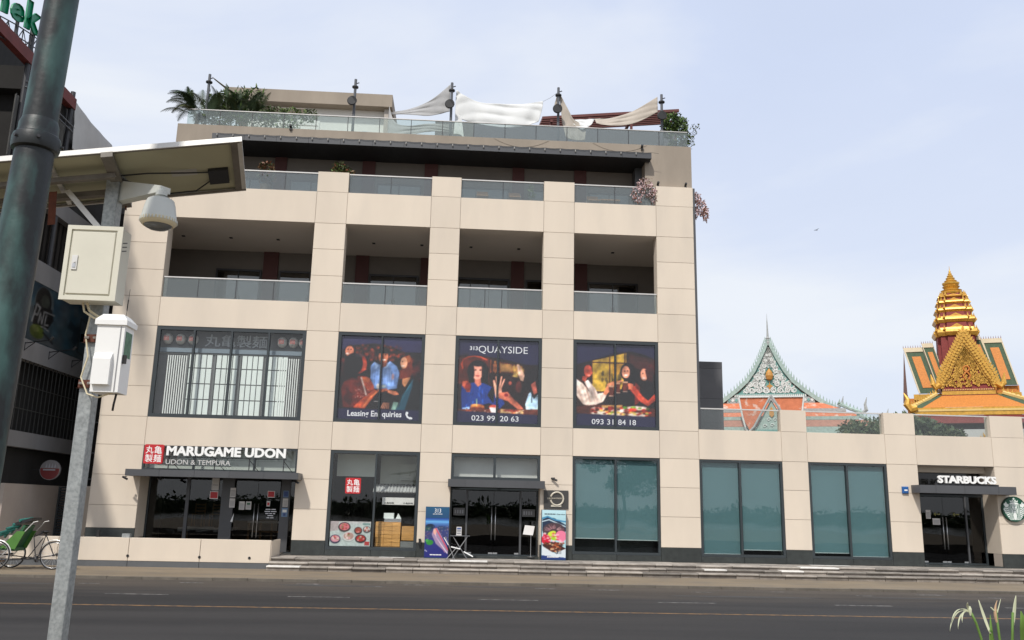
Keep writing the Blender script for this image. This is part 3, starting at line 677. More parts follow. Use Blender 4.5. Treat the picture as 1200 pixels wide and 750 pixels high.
    for k in range(40): c.ell(r.uniform(70, 600), r.uniform(604, 632), 6, 4, r.choice(((196, 96, 50), (60, 30, 20), (220, 200, 190), (140, 40, 30))), .7)
    c.poly([(40, 622), (690, 640), (690, 740), (30, 740)], NAVY); c.photo(4)
    return c
def poster_toast():
    f = cropmap(58, 52, 650, 664, 75, 705)(W_, H_); c = Canvas(W_, H_, (22, 9, 8), f); r = random.Random(2)
    c.vgrad(60, 300, NAVY, NAVY)
    c.poly([(55, 245), (180, 208), (360, 145), (470, 130), (560, 150), (660, 190), (660, 620), (50, 620)], (26, 11, 10))
    c.poly([(178, 212), (436, 142), (436, 300), (400, 420), (270, 440), (180, 440)], (196, 158, 62)); c.poly([(180, 235), (300, 228), (300, 440), (220, 440), (182, 380)], (178, 146, 52)); c.poly([(330, 225), (410, 225), (400, 300), (330, 330)], (190, 142, 50))
    for p in (((176, 222), (440, 222)), ((312, 170), (312, 400)), ((180, 215), (180, 380)), ((425, 140), (425, 230))): c.line(list(p), 9, (60, 30, 16))
    for k in range(26): x = r.choice((265, 290, 335, 385)); y = r.uniform(290, 400); c.ell(x+r.uniform(-10, 10), y, 9, 16, (70, 60, 26), .7)
    c.poly([(440, 140), (655, 190), (655, 300), (440, 240)], (54, 26, 22)); c.poly([(460, 160), (600, 185), (600, 230), (460, 215)], (72, 34, 28), .7)
    # left woman, white blouse
    c.poly([(58, 610), (56, 360), (110, 350), (170, 380), (190, 480), (190, 600)], (50, 24, 20))
    c.poly([(58, 350), (110, 385), (180, 470), (262, 450), (290, 470), (262, 520), (170, 560), (110, 540), (58, 470)], (226, 206, 192)); c.poly([(122, 372), (150, 356), (210, 430), (225, 465), (180, 480)], (212, 194, 186))
    for k in range(14): x = r.uniform(70, 240); c.line([(x, 430+r.uniform(-20, 20)), (x+30, 520)], 7, r.choice(((190, 150, 132), (240, 226, 214))), .5)
    c.ell(110, 300, 52, 62, (22, 12, 14)); c.poly([(60, 260), (140, 240), (130, 340), (60, 352)], (22, 12, 14)); c.ell(150, 290, 30, 46, (186, 78, 56)); c.poly([(170, 280), (186, 305), (172, 318)], (200, 90, 66)); c.ell(158, 322, 10, 5, (220, 150, 140)); c.poly([(110, 330), (150, 330), (130, 372), (105, 362)], (160, 70, 50))
    c.poly([(262, 460), (300, 380), (340, 362), (352, 385), (320, 430), (285, 470)], (224, 138, 98)); c.line([(300, 390), (400, 358)], 14, (230, 150, 108))
    # middle woman
    c.ell(450, 290, 58, 70, (16, 9, 12)); c.poly([(390, 270), (520, 290), (545, 380), (520, 540), (380, 540), (395, 440), (440, 380)], (14, 9, 12)); c.ell(433, 290, 30, 46, (216, 146, 116)); c.ell(424, 282, 5, 4, (30, 14, 14)); c.ell(446, 280, 5, 4, (30, 14, 14)); c.ell(434, 312, 13, 6, (245, 230, 225)); c.poly([(420, 335), (450, 335), (480, 380), (500, 470), (400, 470)], (14, 10, 14)); c.poly([(500, 360), (540, 400), (530, 520), (500, 540)], (110, 36, 26))
    # right woman
    c.ell(610, 290, 55, 65, (66, 24, 24)); c.poly([(560, 320), (650, 300), (652, 450), (590, 500), (560, 440)], (16, 9, 12)); c.ell(570, 305, 28, 46, (214, 146, 118)); c.ell(560, 296, 4, 4, (30, 14, 14)); c.ell(567, 332, 11, 5, (240, 225, 220)); c.poly([(575, 270), (630, 250), (640, 360), (595, 350)], (58, 20, 20))
    c.poly([(440, 378), (500, 395), (560, 470), (600, 500), (650, 450), (655, 500), (600, 545), (540, 510), (470, 430)], (196, 74, 50)); c.line([(560, 480), (600, 515)], 16, (214, 90, 62)); c.poly([(450, 372), (490, 378), (485, 420), (450, 420)], (220, 120, 90))
    # mugs
    for x, y in ((325, 410), (372, 385), (428, 375)): c.poly([(x-20, y-14), (x+20, y-14), (x+16, y+66), (x-16, y+66)], (96, 40, 22)); c.poly([(x-20, y-14), (x+20, y-14), (x+19, y-2), (x-19, y-2)], (212, 170, 140)); c.line([(x-16, y+64), (x+16, y+64)], 6, (210, 180, 160))
    # table of dishes
    c.poly([(54, 560), (250, 540), (655, 560), (655, 620), (54, 620)], (84, 34, 20)); c.poly([(255, 545), (410, 540), (400, 565), (240, 565)], (196, 150, 90))
    for x, y, rx, col in ((225, 572, 50, (210, 190, 180)), (370, 580, 78, (220, 205, 196)), (520, 560, 80, (206, 190, 180)), (240, 605, 66, (222, 214, 196)), (520, 610, 70, (226, 214, 200)), (370, 608, 62, (200, 180, 160))): c.ell(x, y, rx, 15, col)
    for k in range(70): x = r.uniform(170, 620); y = r.uniform(556, 612); c.ell(x, y, 13, 7, r.choice(((176, 30, 20), (206, 60, 34), (100, 140, 40), (220, 190, 90), (140, 40, 24), (60, 24, 14))), .85)
    c.ell(425, 558, 16, 10, (90, 150, 40)); c.ell(490, 556, 20, 8, (110, 150, 50)); c.poly([(300, 552), (335, 552), (335, 580), (300, 580)], (170, 30, 24)); c.ell(485, 574, 30, 12, (214, 60, 44))
    c.poly([(45, 610), (668, 625), (668, 740), (45, 740)], NAVY); c.photo(5)
    return c
def poster_windows():
    for (x0, x1), cv, lab, mull in (((-4.64, -1.4), poster_party(), 'poster of people with drinks above the words Leasing Enquiries', -3.0), ((-.25, 3.02), poster_quay(), 'poster of a woman in denim with a burger and phone digits', 1.36), ((4.22, 7.48), poster_toast(), 'poster of women raising glasses over a laid table', 5.82)):
        o = window(x0, x1, 5.21, 8.58, (mull,), fw=.12, fd=.14, gmat='glass_print', mw=.06)
        print_mesh(cv, 'poster', x0+.105, x1-.105, 5.32, 8.47, .115, o, props={'label': lab})
        a, b = x0+.12, x1-.12; w_ = b-a; Y = .113
        t = MB()
        if x0 == -4.64:
            fz = lambda y: 8.47-(y-72)/640*3.15
            text_mb(t, 'Leasing En', a+.37, a+1.48, 5.38, 5.66, Y, .002, .018); text_mb(t, 'quiries', a+1.64, a+2.36, 5.38, 5.645, Y, .002, .018)
            ph = [(2.52, 5.66), (2.50, 5.55), (2.56, 5.44), (2.66, 5.38), (2.76, 5.385), (2.765, 5.44), (2.68, 5.47), (2.65, 5.455), (2.60, 5.50), (2.575, 5.55), (2.605, 5.575), (2.60, 5.65)]
            t.prism([(a+p[0], p[1]) for p in ph], Y-.002, Y)
        elif x0 == -.25:
            text_mb(t, '313', a+.42, a+.72, 8.06, 8.21, Y, .002, .02); text_mb(t, 'QUAYSIDE', a+.75, a+2.62, 7.93, 8.24, Y, .002, -.002)
            text_mb(t, '023 99', a+.56, a+1.44, 5.40, 5.60, Y, .002, .006); text_mb(t, '20 63', a+1.62, a+2.32, 5.40, 5.60, Y, .002, .006)
        else:
            text_mb(t, '093 31', a+.60, a+1.42, 5.39, 5.59, Y, .002, .006); text_mb(t, '84 18', a+1.60, a+2.28, 5.39, 5.59, Y, .002, .006)
        t.build('lettering', 'letter_print', o)
poster_windows()

# --- ground floor display windows
def blind_window(x0, x1, mull, zb, gmat='glass_green'):
    o = window(x0, x1, .68, 4.18, (mull,), gmat=gmat, fw=.09, fd=.12)
    es = [x0+.09, mull, x1-.09]
    for (a, b), z in zip(((es[0], mull-.035), (mull+.035, es[2])), zb):
        MB().box(a, b, .17, .178, z, 4.08).build('blind', 'blind_teal', o); MB().box(a, b, .165, .185, z-.03, z).build('blind_bar', 'alu', o)
    return o
blind_window(4.22, 7.48, 5.82, (1.25, 1.22)); blind_window(8.97, 12.13, 10.50, (.79, .95)); blind_window(13.12, 16.15, 14.60, (.90, .79)); blind_window(21.65, 24.7, 23.2, (.8, .8))
MB().box(4.35, 7.35, .8, 6.5, TZ+.01, 1.2).build('counter', 'interior', B)

def bowls_print():
    f = lambda w, h: (lambda x, y: ((x-120)/(485-120)*w, (y-95)/(297-95)*h)); w, h = 84, 50
    c = Canvas(w, h, (186, 196, 192), f(w, h)); c.vgrad(95, 130, (196, 190, 188), (186, 196, 192)); r = random.Random(4)
    c.poly([(120, 95), (200, 95), (190, 170), (120, 180)], (176, 160, 160), .8)
    for x, y, rx, ry, rim, fill in ((248, 143, 55, 42, (60, 44, 44), (206, 110, 120)), (372, 170, 36, 32, (50, 40, 44), (150, 60, 46)), (450, 160, 36, 28, (60, 56, 62), (196, 190, 186)), (172, 240, 48, 38, (70, 60, 86), (214, 150, 160)), (290, 218, 55, 42, (206, 204, 200), (186, 150, 140)), (398, 235, 50, 36, (54, 44, 48), (176, 50, 44))):
        c.ell(x, y+5, rx, ry, (110, 120, 120), .6); c.ell(x, y, rx, ry, rim); c.ell(x, y-3, rx*.8, ry*.74, fill)
        for k in range(9): c.ell(x+r.uniform(-.5, .5)*rx, y-3+r.uniform(-.45, .45)*ry, 9, 7, r.choice(((196, 80, 60), (232, 214, 206), (150, 60, 50), (120, 140, 80), (224, 160, 160))), .8)
    c.poly([(435, 255), (478, 258), (476, 288), (433, 286)], (176, 60, 60)); c.poly([(410, 108), (476, 110), (475, 126), (410, 124)], (120, 150, 146)); c.noise(.08, 2, 3)
    return c
def noodle_window():
    x0, x1 = -4.64, -1.4; o = window(x0, x1, .68, 4.18, (-2.98,), gmat='glass_clear', fw=.11, fd=.12)
    o['label'] = 'shop window with a wooden counter and a print of noodle bowls'
    print_mesh(bowls_print(), 'bowl_poster', -4.50, -3.06, .80, 1.66, .10, o)
    red_seal(o, -4.05, -3.50, 2.64, 3.20, .075, .006)
    # white ceiling-level light box and upper blind
    MB().box(-4.5, -3.05, .9, .95, 3.28, 4.1).build('pale_bulkhead', 'bulkhead', o); MB().box(-2.95, -1.5, 1.6, 1.7, 3.05, 4.1).build('pale_bulkhead', 'bulkhead', o); MB().box(-2.2, -1.5, 1.4, 1.5, 3.2, 3.8).build('pale_bulkhead', 'bulkhead', o)
    # little tiled awning: rows of round tiles
    aw = MB().slab([(-3.1, .62, 2.72), (-1.5, .62, 2.72), (-1.5, 1.1, 2.98), (-3.1, 1.1, 2.98)], .03).build('awning', 'tile_grey', o)
    t = None
    for k in range(13):
        x = -3.02+k*.122
        if t is None: t = MB().cyl((x, .60, 2.74), (x, 1.1, 3.01), .045, 8).build('roof_tile', 'tile_grey', o, smooth=True); tx = x
        else: inst(t, o, (x-tx, 0, 0))
    bn = MB().box(-2.75, -1.58, .70, .71, 2.28, 2.54).build('cloth_banner', 'cloth_white', o)
    tt = MB(); text_mb(tt, '丸亀製麺', -2.68, -2.32, 2.31, 2.37, .698, .002, .01); text_mb(tt, '丸亀製麺', -1.98, -1.62, 2.31, 2.37, .698, .002, .01); tt.build('banner_print', 'black', o)
    # drawer counter
    cx = thing('wooden_counter', 'wooden drawer counter with metal tray seen through the noodle shop window', 'counter', (-2.45, .9, TZ))
    MB().box(-2.93, -2.02, .55, 1.1, TZ, 1.66).build('carcass', 'wood_light', cx)
    for r_ in range(6):
        for c_ in range(3): MB().box(-2.92+c_*.302, -2.63+c_*.302, .53, .55, .80+r_*.14, .93+r_*.14).build('drawer_front', 'wood_light', cx)
    MB().box(-2.63, -2.02, .6, 1.0, 1.66, 1.78).build('metal_tray', 'steel', cx); 
    tr = tag(MB().box(-2.66, -2.3, .65, .95, 1.781, 1.98).prism([(-2.22, 1.781), (-2.02, 1.781), (-2.14, 1.97)], .65, .9).build('glass_case', 'paper_green'), 'pale box and folded card on top of the wooden drawer counter', 'box')
    tag(MB().box(-1.98, -1.53, .6, .95, 1.02, 1.52).build('wooden_crate', 'wood_light'), 'orange brown wooden box beside the drawer counter in the shop window', 'crate')
    MB().box(-2.0, -1.52, .45, 1.1, TZ, .98).build('display_shelf', 'shelf_grey', o)
    return o
def red_seal(parent, x0, x1, z0, z1, y, d, top=False):
    """red square with the four characters of the shop's name"""
    b = MB(); r = (x1-x0)*.08; n = 5; pts = []
    for cx, cz, a0 in ((x1-r, z0+r, -90), (x1-r, z1-r, 0), (x0+r, z1-r, 90), (x0+r, z0+r, 180)):
        for k in range(n): a = R(a0+90*k/(n-1)); pts.append((cx+r*math.cos(a), cz+r*math.sin(a)))
    b.prism(pts, y-d, y); s = b.build('red_plate', 'red_sign', parent)
    w_ = x1-x0; h = z1-z0; t = MB()
    for ch, i, j in (('丸', 0, 1), ('亀', 1, 1), ('製', 0, 0), ('麺', 1, 0)):
        xa = x0+w_*(.08+.44*i); za = z0+h*(.08+.44*j); text_mb(t, ch, xa, xa+w_*.40, za, za+h*.40, y-d, .003, .008)
    t.build('characters', 'letter_white', parent); return s
noodle_window()

# ---------------------------------------------------------------- entrances
def canopy(x0, x1, z0, z1, y0, joints, name='canopy'):
    c = MB().box(x0, x1, y0+.012, .3, z0+.01, z1-.01).build(name, 'grey_metal', B)
    es = [x0]+list(joints)+[x1]
    for a, b in zip(es[:-1], es[1:]):
        MB().box(a+.004, b-.004, y0, y0+.012, z0, z1).build('fascia_panel', 'grey_metal', c)
    MB().box(x0-.012, x0, y0, .3, z0, z1).build('fascia_panel', 'grey_metal', c); MB().box(x1, x1+.012, y0, .3, z0, z1).build('fascia_panel', 'grey_metal', c)
    return c
def handles(x, y, z0, z1, par, gap=.07):
    for s in (-1, 1):
        h = MB(); h.tube([(x+s*gap, y-.06, z0), (x+s*gap, y-.06, z1)], .017, 8)
        for z in (z0+.12, z1-.12): h.tube([(x+s*gap, y-.06, z), (x+s*gap, y+.01, z)], .01, 6)
        h.build('handle', 'steel', par, smooth=True)
def glazing(x0, x1, z0, z1, y, posts, doors, par_name='shop_front', pw=.07, gmat='glass_door', bottom=.05):
    """frame with posts; doors = (left, middle, right)"""
    f = MB().box(x0, x1, y, y+.1, z1-.08, z1).box(x0, x0+pw, y, y+.1, z0, z1-.08).box(x1-pw, x1, y, y+.1, z0, z1-.08).box(x0+pw, x1-pw, y+.01, y+.09, z0, z0+bottom)
    o = f.build(par_name, 'frame', B)
    for p, wd in posts: MB().box(p-wd/2, p+wd/2, y-.004, y+.096, z0+bottom, z1-.08).build('post', 'grey_metal', o)
    es = sorted([x0+pw]+[q for p, wd in posts for q in (p-wd/2, p+wd/2)]+[x1-pw])
    for a, b in zip(es[::2], es[1::2]):
        if doors and a-.01 <= doors[0] and b+.01 >= doors[2]:
            d = MB().box(doors[0]+.01, doors[1]-.006, y+.04, y+.052, z0+.06, z1-.1)
            for (p, q) in ((doors[0]+.01, doors[1]-.006), (doors[1]+.006, doors[2]-.01)):
                dl = MB().box(p, q, y+.04, y+.052, z0+.06, z1-.1).build('glass_door', gmat, o)
                for xx in ((p, p+.16), (q-.16, q)):
                    MB().box(xx[0], xx[1], y+.03, y+.062, z0+.055, z0+.11).build('patch_fitting', 'steel', dl)
            handles(doors[1], y+.04, z0+.55, z0+1.75, o)
        else: MB().box(a, b, y+.04, y+.052, z0+bottom, z1-.08).build('pane', gmat, o)
    return o
# --- noodle shop entrance (first bay)
uf = glazing(-11.3, -5.83, TZ, 3.2, .9, [(-9.86, .12), (-8.42, .44), (-6.32, .34)], (-8.14, -7.34, -6.52), gmat='glass_shop')
uf['label'] = 'set back glass front of the noodle shop with double doors'
MB().box(-11.29, -5.84, .88, 1.0, 3.2, 3.32).build('transom_bar', 'grey_metal', B)
tw = window(-11.3, -5.83, 3.32, 4.18, (-9.5, -7.35), y=.02, fw=.06, fd=.1, gmat='glass_clear'); tw['label'] = 'low transom window behind the noodle shop letters'
MB().box(-11.2, -5.9, .5, .55, 3.36, 4.14).build('pale_bulkhead', 'bulkhead', tw)
canopy(-11.55, -5.62, 3.07, 3.30, -.80, (-10.4, -9.2, -8.0, -6.8))
MB().box(-11.28, -5.85, -.2, .9, 3.301, 3.32).build('canopy_lid', 'grey_metal', B)
S = thing('shop_sign', 'white noodle shop letters with red character square above the grey canopy', 'sign', (-8.5, -.55, 3.31))
red_seal(S, -11.02, -10.36, 3.50, 4.17, -.62, .10)
letters(S, 'MARUGAME UDON', -10.27, -6.12, 3.80, 4.14, -.62, .06, 'letter_white', bold=.042)
letters(S, 'UDON & TEMPURA', -10.27, -8.03, 3.50, 3.67, -.62, .03, 'letter_grey', bold=.0)
rl = MB().box(-10.3, -6.1, -.60, -.57, 3.74, 3.77).box(-10.3, -8.0, -.60, -.57, 3.46, 3.48)
for x in (-10.2, -8.6, -7.4, -6.2): rl.box(x, x+.03, -.6, -.57, 3.31, 3.77).tube([(x, -.58, 3.72), (x+.25, -.05, 3.32)], .012, 5)
rl.build('bracket', 'dark_metal', S)
def sheet(x0, x1, z0, z1, y, mat, label, cat='notice', marks=(), name='notice', group=None):
    b = MB().box(x0, x1, y-.004, y, z0, z1, 0); 
    for (a, b_, c, d, k) in marks: b.box(x0+a*(x1-x0), x0+b_*(x1-x0), y-.006, y-.004, z0+c*(z1-z0), z0+d*(z1-z0), k)
    return tag(b.build(name, [mat, 'ink_blue', 'red_sign', 'ink_grey', 'letter_white', 'green_sticker']), label, cat, group)
lines = lambda k=3: tuple((.12, .88, .15+.13*i, .20+.13*i, k) for i in range(5))
sheet(-9.06, -8.76, 2.35, 2.62, .895, 'letter_white', 'red and white square sticker on the left shop glass', 'sticker', ((.06, .94, .08, .92, 2),), 'sticker')
sheet(-9.02, -8.76, 2.66, 3.1, .895, 'notice_paper', 'pale paper above the red sticker on the shop glass', marks=((.1, .9, .4, .45, 3),))
sheet(-8.33, -8.13, 2.42, 2.76, .890, 'notice_paper', 'upper paper notice on the grey column left of the noodle shop doors', marks=lines())
sheet(-8.33, -8.13, 2.05, 2.38, .890, 'notice_paper', 'lower paper notice on the grey column left of the noodle shop doors', marks=lines())
sheet(-7.98, -7.78, 1.98, 2.28, .92, 'notice_paper', 'white paper notice on left noodle shop door, left of the pair', marks=lines())
sheet(-7.74, -7.54, 1.99, 2.28, .92, 'notice_paper', 'paper notice with green block on left noodle shop door', marks=lines()+((.2, .8, .6, .85, 5),))
sheet(-6.98, -6.72, 2.44, 2.68, .92, 'letter_white', 'red and white square sticker on the right noodle shop door', 'sticker', ((.06, .94, .08, .92, 2),), 'sticker')
sheet(-6.99, -6.86, 2.12, 2.32, .92, 'notice_paper', 'small paper under the sticker on the right noodle shop door', marks=((.2, .8, .2, .7, 2),))
hrs = MB()
for i, ws in enumerate(((.18, .16), (.2, .2), (.12, .1, .08), (.2,), (.1, .12))):
    x = -6.8-sum(ws)/2-.02*len(ws)
    for wd in ws: hrs.box(x, x+wd, .916, .918, 2.0-.075*i, 2.03-.075*i); x += wd+.03
tag(hrs.build('opening_hours', 'letter_print'), 'small white opening hours lettering on right noodle shop door', 'lettering')
sheet(-6.40, -6.21, 2.46, 2.70, .890, 'notice_blue', 'dark blue notice topmost on the right grey column', marks=((.1, .9, .1, .9, 1),))
sheet(-6.40, -6.21, 2.12, 2.42, .890, 'notice_paper', 'white notice in the middle of the right grey column', marks=lines())
sheet(-6.42, -6.20, 1.76, 2.08, .890, 'notice_blue', 'light blue notice lowest on the right grey column', marks=((.15, .85, .5, .8, 4), (.3, .7, .1, .4, 1)))
tag(MB().prism([(-8.24, 1.55), (-8.16, 1.53), (-8.13, 1.85)], .88, .89).build('paper_towel', 'letter_white'), 'white pointed paper hanging on the grey column by the doors', 'paper')
# inside: covered table and upturned chairs
t = thing('dining_table', 'long table under a white cover behind the noodle shop glass', 'table', (-9.1, 2.1, TZ))
MB().box(-10.3, -8.6, 1.8, 2.5, 1.2, 1.25).build('tabletop', 'wood', t)
cv_ = MB(); 
for i in range(9):
    x = -10.35+i*.22; cv_.box(x, x+.215, 1.72+.02*(i % 2), 2.55, 1.14+.03*((i*7) % 3), 1.29+.02*((i*5) % 3))
cv_.build('cover', 'cloth_white', t)
for x in (-10.2, -8.7):
    for y in (1.88, 2.42): MB().box(x-.03, x+.03, y-.03, y+.03, TZ, 1.2).build('leg', 'wood', t)
def shop_chair(x, y, z, lab):
    c = thing('wooden_chair', lab, 'chair', (x, y, z), 0, 'wooden chairs put up inside the noodle shop')
    MB().box(x-.2, x+.2, y-.2, y+.2, z+.42, z+.46).build('seat', 'wood', c)
    for sx in (-1, 1):
        for sy in (-1, 1): MB().box(x+sx*.18-.02, x+sx*.18+.02, y+sy*.18-.02, y+sy*.18+.02, z, z+(.85 if sy > 0 else .42)).build('leg', 'wood', c)
    for k in range(3): MB().box(x-.18, x+.18, y+.165, y+.195, z+.52+k*.12, z+.58+k*.12).build('back_rail', 'wood', c)
shop_chair(-9.75, 2.15, 1.34, 'wooden chair standing on the covered table, left of two'); shop_chair(-9.1, 2.15, 1.34, 'wooden chair standing on the covered table, right of two')
t2 = thing('high_table', 'tall wooden table under a pale cloth behind the noodle shop doors', 'table', (-7.15, 2.4, TZ))
MB().box(-7.9, -6.5, 2.1, 2.7, 1.50, 1.56).build('tabletop', 'cloth_white', t2)
for x in (-7.85, -7.4, -6.98, -6.55): MB().box(x-.035, x+.035, 2.12, 2.19, TZ, 1.5).build('leg', 'wood', t2)
for z in (.8, 1.15): MB().box(-7.88, -6.52, 2.12, 2.17, z, z+.06).build('rail', 'wood', t2)

# --- middle entrance
uw = window(-.25, 3.02, 3.24, 4.15, (1.34,), y=.03, fw=.10, fd=.12, gmat='glass_clear', mw=.09); uw['label'] = 'two pane transom window above the middle entrance canopy'
MB().box(-.2, 2.97, .5, .55, 3.2, 4.15).build('pale_bulkhead', 'bulkhead_light', uw)
canopy(-.33, 3.14, 2.96, 3.23, -.45, (.30, 1.35, 2.42))
glazing(-.25, 3.02, TZ+.08, 2.95, .55, [(.37, .07), (2.36, .07)], (.405, 1.365, 2.325), gmat='glass_door')
MB().box(-.25, 3.02, .10, .55, TZ, TZ+.08).build('threshold', 'plinth', B)
for xa, xb, lab in ((-.12, .30, 'frosted lettering band on the left side light of the middle entrance'), (2.42, 2.9, 'frosted lettering band on the right side light of the middle entrance')):
    nb = MB().box(xa, xb, .538, .545, 1.95, 2.22, 0)
    for k in range(4): nb.box(xa+.05+k*.09, xa+.10+k*.09, .534, .538, 2.02, 2.15, 1)
    tag(nb.build('glass_lettering', ['frosted', 'ink_grey']), lab, 'lettering')
# round Q plaque
q = thing('wall_plaque', 'dark square plaque with a pale letter Q beside the middle entrance', 'sign', (3.6, -.02, 2.26))
MB().box(3.16, 4.06, -.05, -.008, 2.27, 2.92).build('plate', 'plaque_dark', q)
ring = MB()
pts_o = []; 
for k in range(24):
    a = R(162-k*14.4); pts_o.append((3.64+.235*math.cos(a), -.065, 2.62+.235*math.sin(a)))
ring.tube(pts_o, .032, 8); ring.box(3.42, 3.80, -.075, -.055, 2.33, 2.40)
ring.build('letter_q', 'plaque_gold', q, smooth=False); tx_ = MB(); text_mb(tx_, 'QUAYSIDE', 3.40, 3.82, 2.60, 2.66, -.06, .01, .01); text_mb(tx_, '313', 3.28, 3.38, 2.60, 2.66, -.052, .003, .01); tx_.build('small_lettering', 'plaque_gold', q)

# --- cafe entrance
canopy(17.05, 20.72, 3.13, 3.42, -.62, (17.65, 18.75, 20.05))
sf = glazing(17.35, 20.35, TZ+.06, 3.13, .9, [(17.80, .05), (19.62, .06)], (17.825, 18.73, 19.59), gmat='glass_door'); sf['label'] = 'dark glass double doors of the cafe'
MB().box(17.4, 20.3, .95, 1.0, 3.14, 3.95).build('dark_transom', 'black_glass', B); MB().box(17.36, 20.34, .6, .95, 3.95, 4.18).build('bulkhead', 'cream', B)
MB().box(17.35, 20.35, .0, .9, TZ, TZ+.055).build('threshold', 'plinth', B)
sg = thing('cafe_sign', 'white cafe name letters standing on the entrance canopy', 'sign', (18.9, -.5, 3.43))
letters(sg, 'STARBUCKS', 17.78, 20.02, 3.50, 3.78, -.52, .07, 'letter_white', bold=.042)
br = MB().box(17.7, 20.15, -.50, -.44, 3.425, 3.49)
for x in (17.9, 18.5, 19.1, 19.7): br.box(x, x+.03, -.48, -.45, 3.45, 3.7)
br.build('bracket', 'dark_metal', sg)
sheet(18.03, 18.22, 2.20, 2.53, .93, 'notice_paper', 'upper left white notice on the cafe door', marks=lines())
sheet(18.28, 18.58, 1.98, 2.22, .93, 'notice_paper', 'lower right white notice on the cafe door', marks=lines())
for xx, lab in ((18.34, 'yellow arrow mark on the left cafe door'), (19.1, 'yellow arrow mark on the right cafe door')):
    m_ = MB().prism([(xx, 2.38), (xx+.08, 2.30), (xx+.08, 2.46)], .925, .93); m_.box(xx+.11, xx+.26, .925, .93, 2.36, 2.40); tag(m_.build('door_mark', 'door_mark'), lab, 'sticker')
def cafe_logo():
    cx, cz, r = 20.92, 2.62, .47; n = 116
    c = Canvas(n, n, (10, 72, 52), lambda x, y: (n/2+x*n/2, n/2-y*n/2)); Wt = (226, 230, 224); Gn = (12, 76, 54)
    c.a[:] = np.array(Gn)/255
    # tails at both sides: wavy scales
    for s in (-1, 1):
        c.poly([(s*.48, .42), (s*.92, .38), (s*.80, .18), (s*.96, .0), (s*.82, -.32), (s*.62, -.66), (s*.44, -.84), (s*.50, -.2)], Wt)
        for k in range(6): c.line([(s*(.50), .18-.17*k), (s*(.72), .08-.17*k), (s*(.93-.07*k), .20-.19*k)], .05, Gn)
        c.poly([(s*.62, .48), (s*.72, .62), (s*.78, .44), (s*.94, .52), (s*.90, .34), (s*.66, .36)], Wt)
    # hair, body
    c.poly([(-.42, .30), (-.40, .45), (-.2, .56), (.2, .56), (.40, .45), (.42, .30), (.52, -.2), (.42, -.55), (.48, -.88), (-.48, -.88), (-.42, -.55), (-.52, -.2)], Wt)
    for s in (-1, 1):
        for k, o in enumerate((.30, .38, .46)): c.line([(s*(o-.08), .38), (s*o, .1), (s*(o-.02), -.2), (s*(o-.10), -.5), (s*(o-.02), -.84)], .035, Gn)
        c.poly([(s*.30, -.02), (s*.18, -.10), (s*.24, -.32), (s*.16, -.55), (s*.26, -.8), (s*.34, -.5)], Gn, .0)
    c.ell(0, .22, .24, .30, Wt); c.line([(-.24, .38), (-.25, .12), (-.12, -.08), (0, -.12), (.12, -.08), (.25, .12), (.24, .38)], .04, Gn)
    for s in (-1, 1): c.ell(s*.10, .26, .06, .028, Gn); c.line([(s*.04, .36), (s*.17, .35)], .03, Gn)
    c.line([(0, .28), (.02, .14), (-.02, .13)], .03, Gn, .8); c.line([(-.07, .03), (0, .015), (.07, .03)], .035, Gn)
    c.line([(-.14, -.12), (-.12, -.3), (-.2, -.5), (-.12, -.9)], .04, Gn); c.line([(.14, -.12), (.12, -.3), (.2, -.5), (.12, -.9)], .04, Gn)
    # crown and star
    c.poly([(-.30, .50), (-.36, .74), (-.20, .64), (-.14, .80), (0, .66), (.14, .80), (.20, .64), (.36, .74), (.30, .50), (0, .57)], Wt); c.line([(-.28, .55), (0, .61), (.28, .55)], .04, Gn)
    st = [(0+.13*(1 if k % 2 == 0 else .42)*math.sin(k*math.pi/5), .84+.13*(1 if k % 2 == 0 else .42)*math.cos(k*math.pi/5)) for k in range(10)]; c.poly(st, Wt)
    lo = thing('round_logo_sign', 'round green sign with a white crowned long haired figure on the right pier', 'sign', (cx, -.05, cz-r))
    d = MB(); prof = []
    pts = [(cx+r*math.cos(2*math.pi*k/48), cz+r*math.sin(2*math.pi*k/48)) for k in range(48)]; d.prism(pts, -.11, -.008); d.build('disc', 'sign_dark_green', lo)
    # printed face, clipped to the round
    nn = n; A = []; col = []; idx = {}; fs = []
    rr = r*.955
    for j in range(nn):
        for i in range(nn):
            x = (i+.5)/nn*2-1; y = 1-(j+.5)/nn*2; m = math.hypot(x, y)
            if m <= 1.0: idx[(i, j)] = len(A); A.append((cx+x*rr, -.112, cz+y*rr)); col.append(c.a[j, i])
    for j in range(nn-1):
        for i in range(nn-1):
            k = [(i, j+1), (i+1, j+1), (i+1, j), (i, j)]
            if all(q in idx for q in k): fs.append(tuple(idx[q] for q in k))
    me = bpy.data.meshes.new('emblem'); me.from_pydata([tuple(np.array(a)-np.array((cx, -.05, cz-r))) for a in A], [], fs); me.materials.append(MATS['print'])
    at = me.color_attributes.new('Print', 'FLOAT_COLOR', 'POINT'); cl = np.ones((len(A), 4)); cl[:, :3] = srgb(np.clip(np.array(col), 0, 1)); at.data.foreach_set('color', cl.ravel())
    o = bpy.data.objects.new('emblem', me); C.objects.link(o); o.parent = lo
    rim = MB().torus((cx, -.112, cz), r*.97, .012, 48, 6).build('rim', 'sign_dark_green', lo)
cafe_logo()

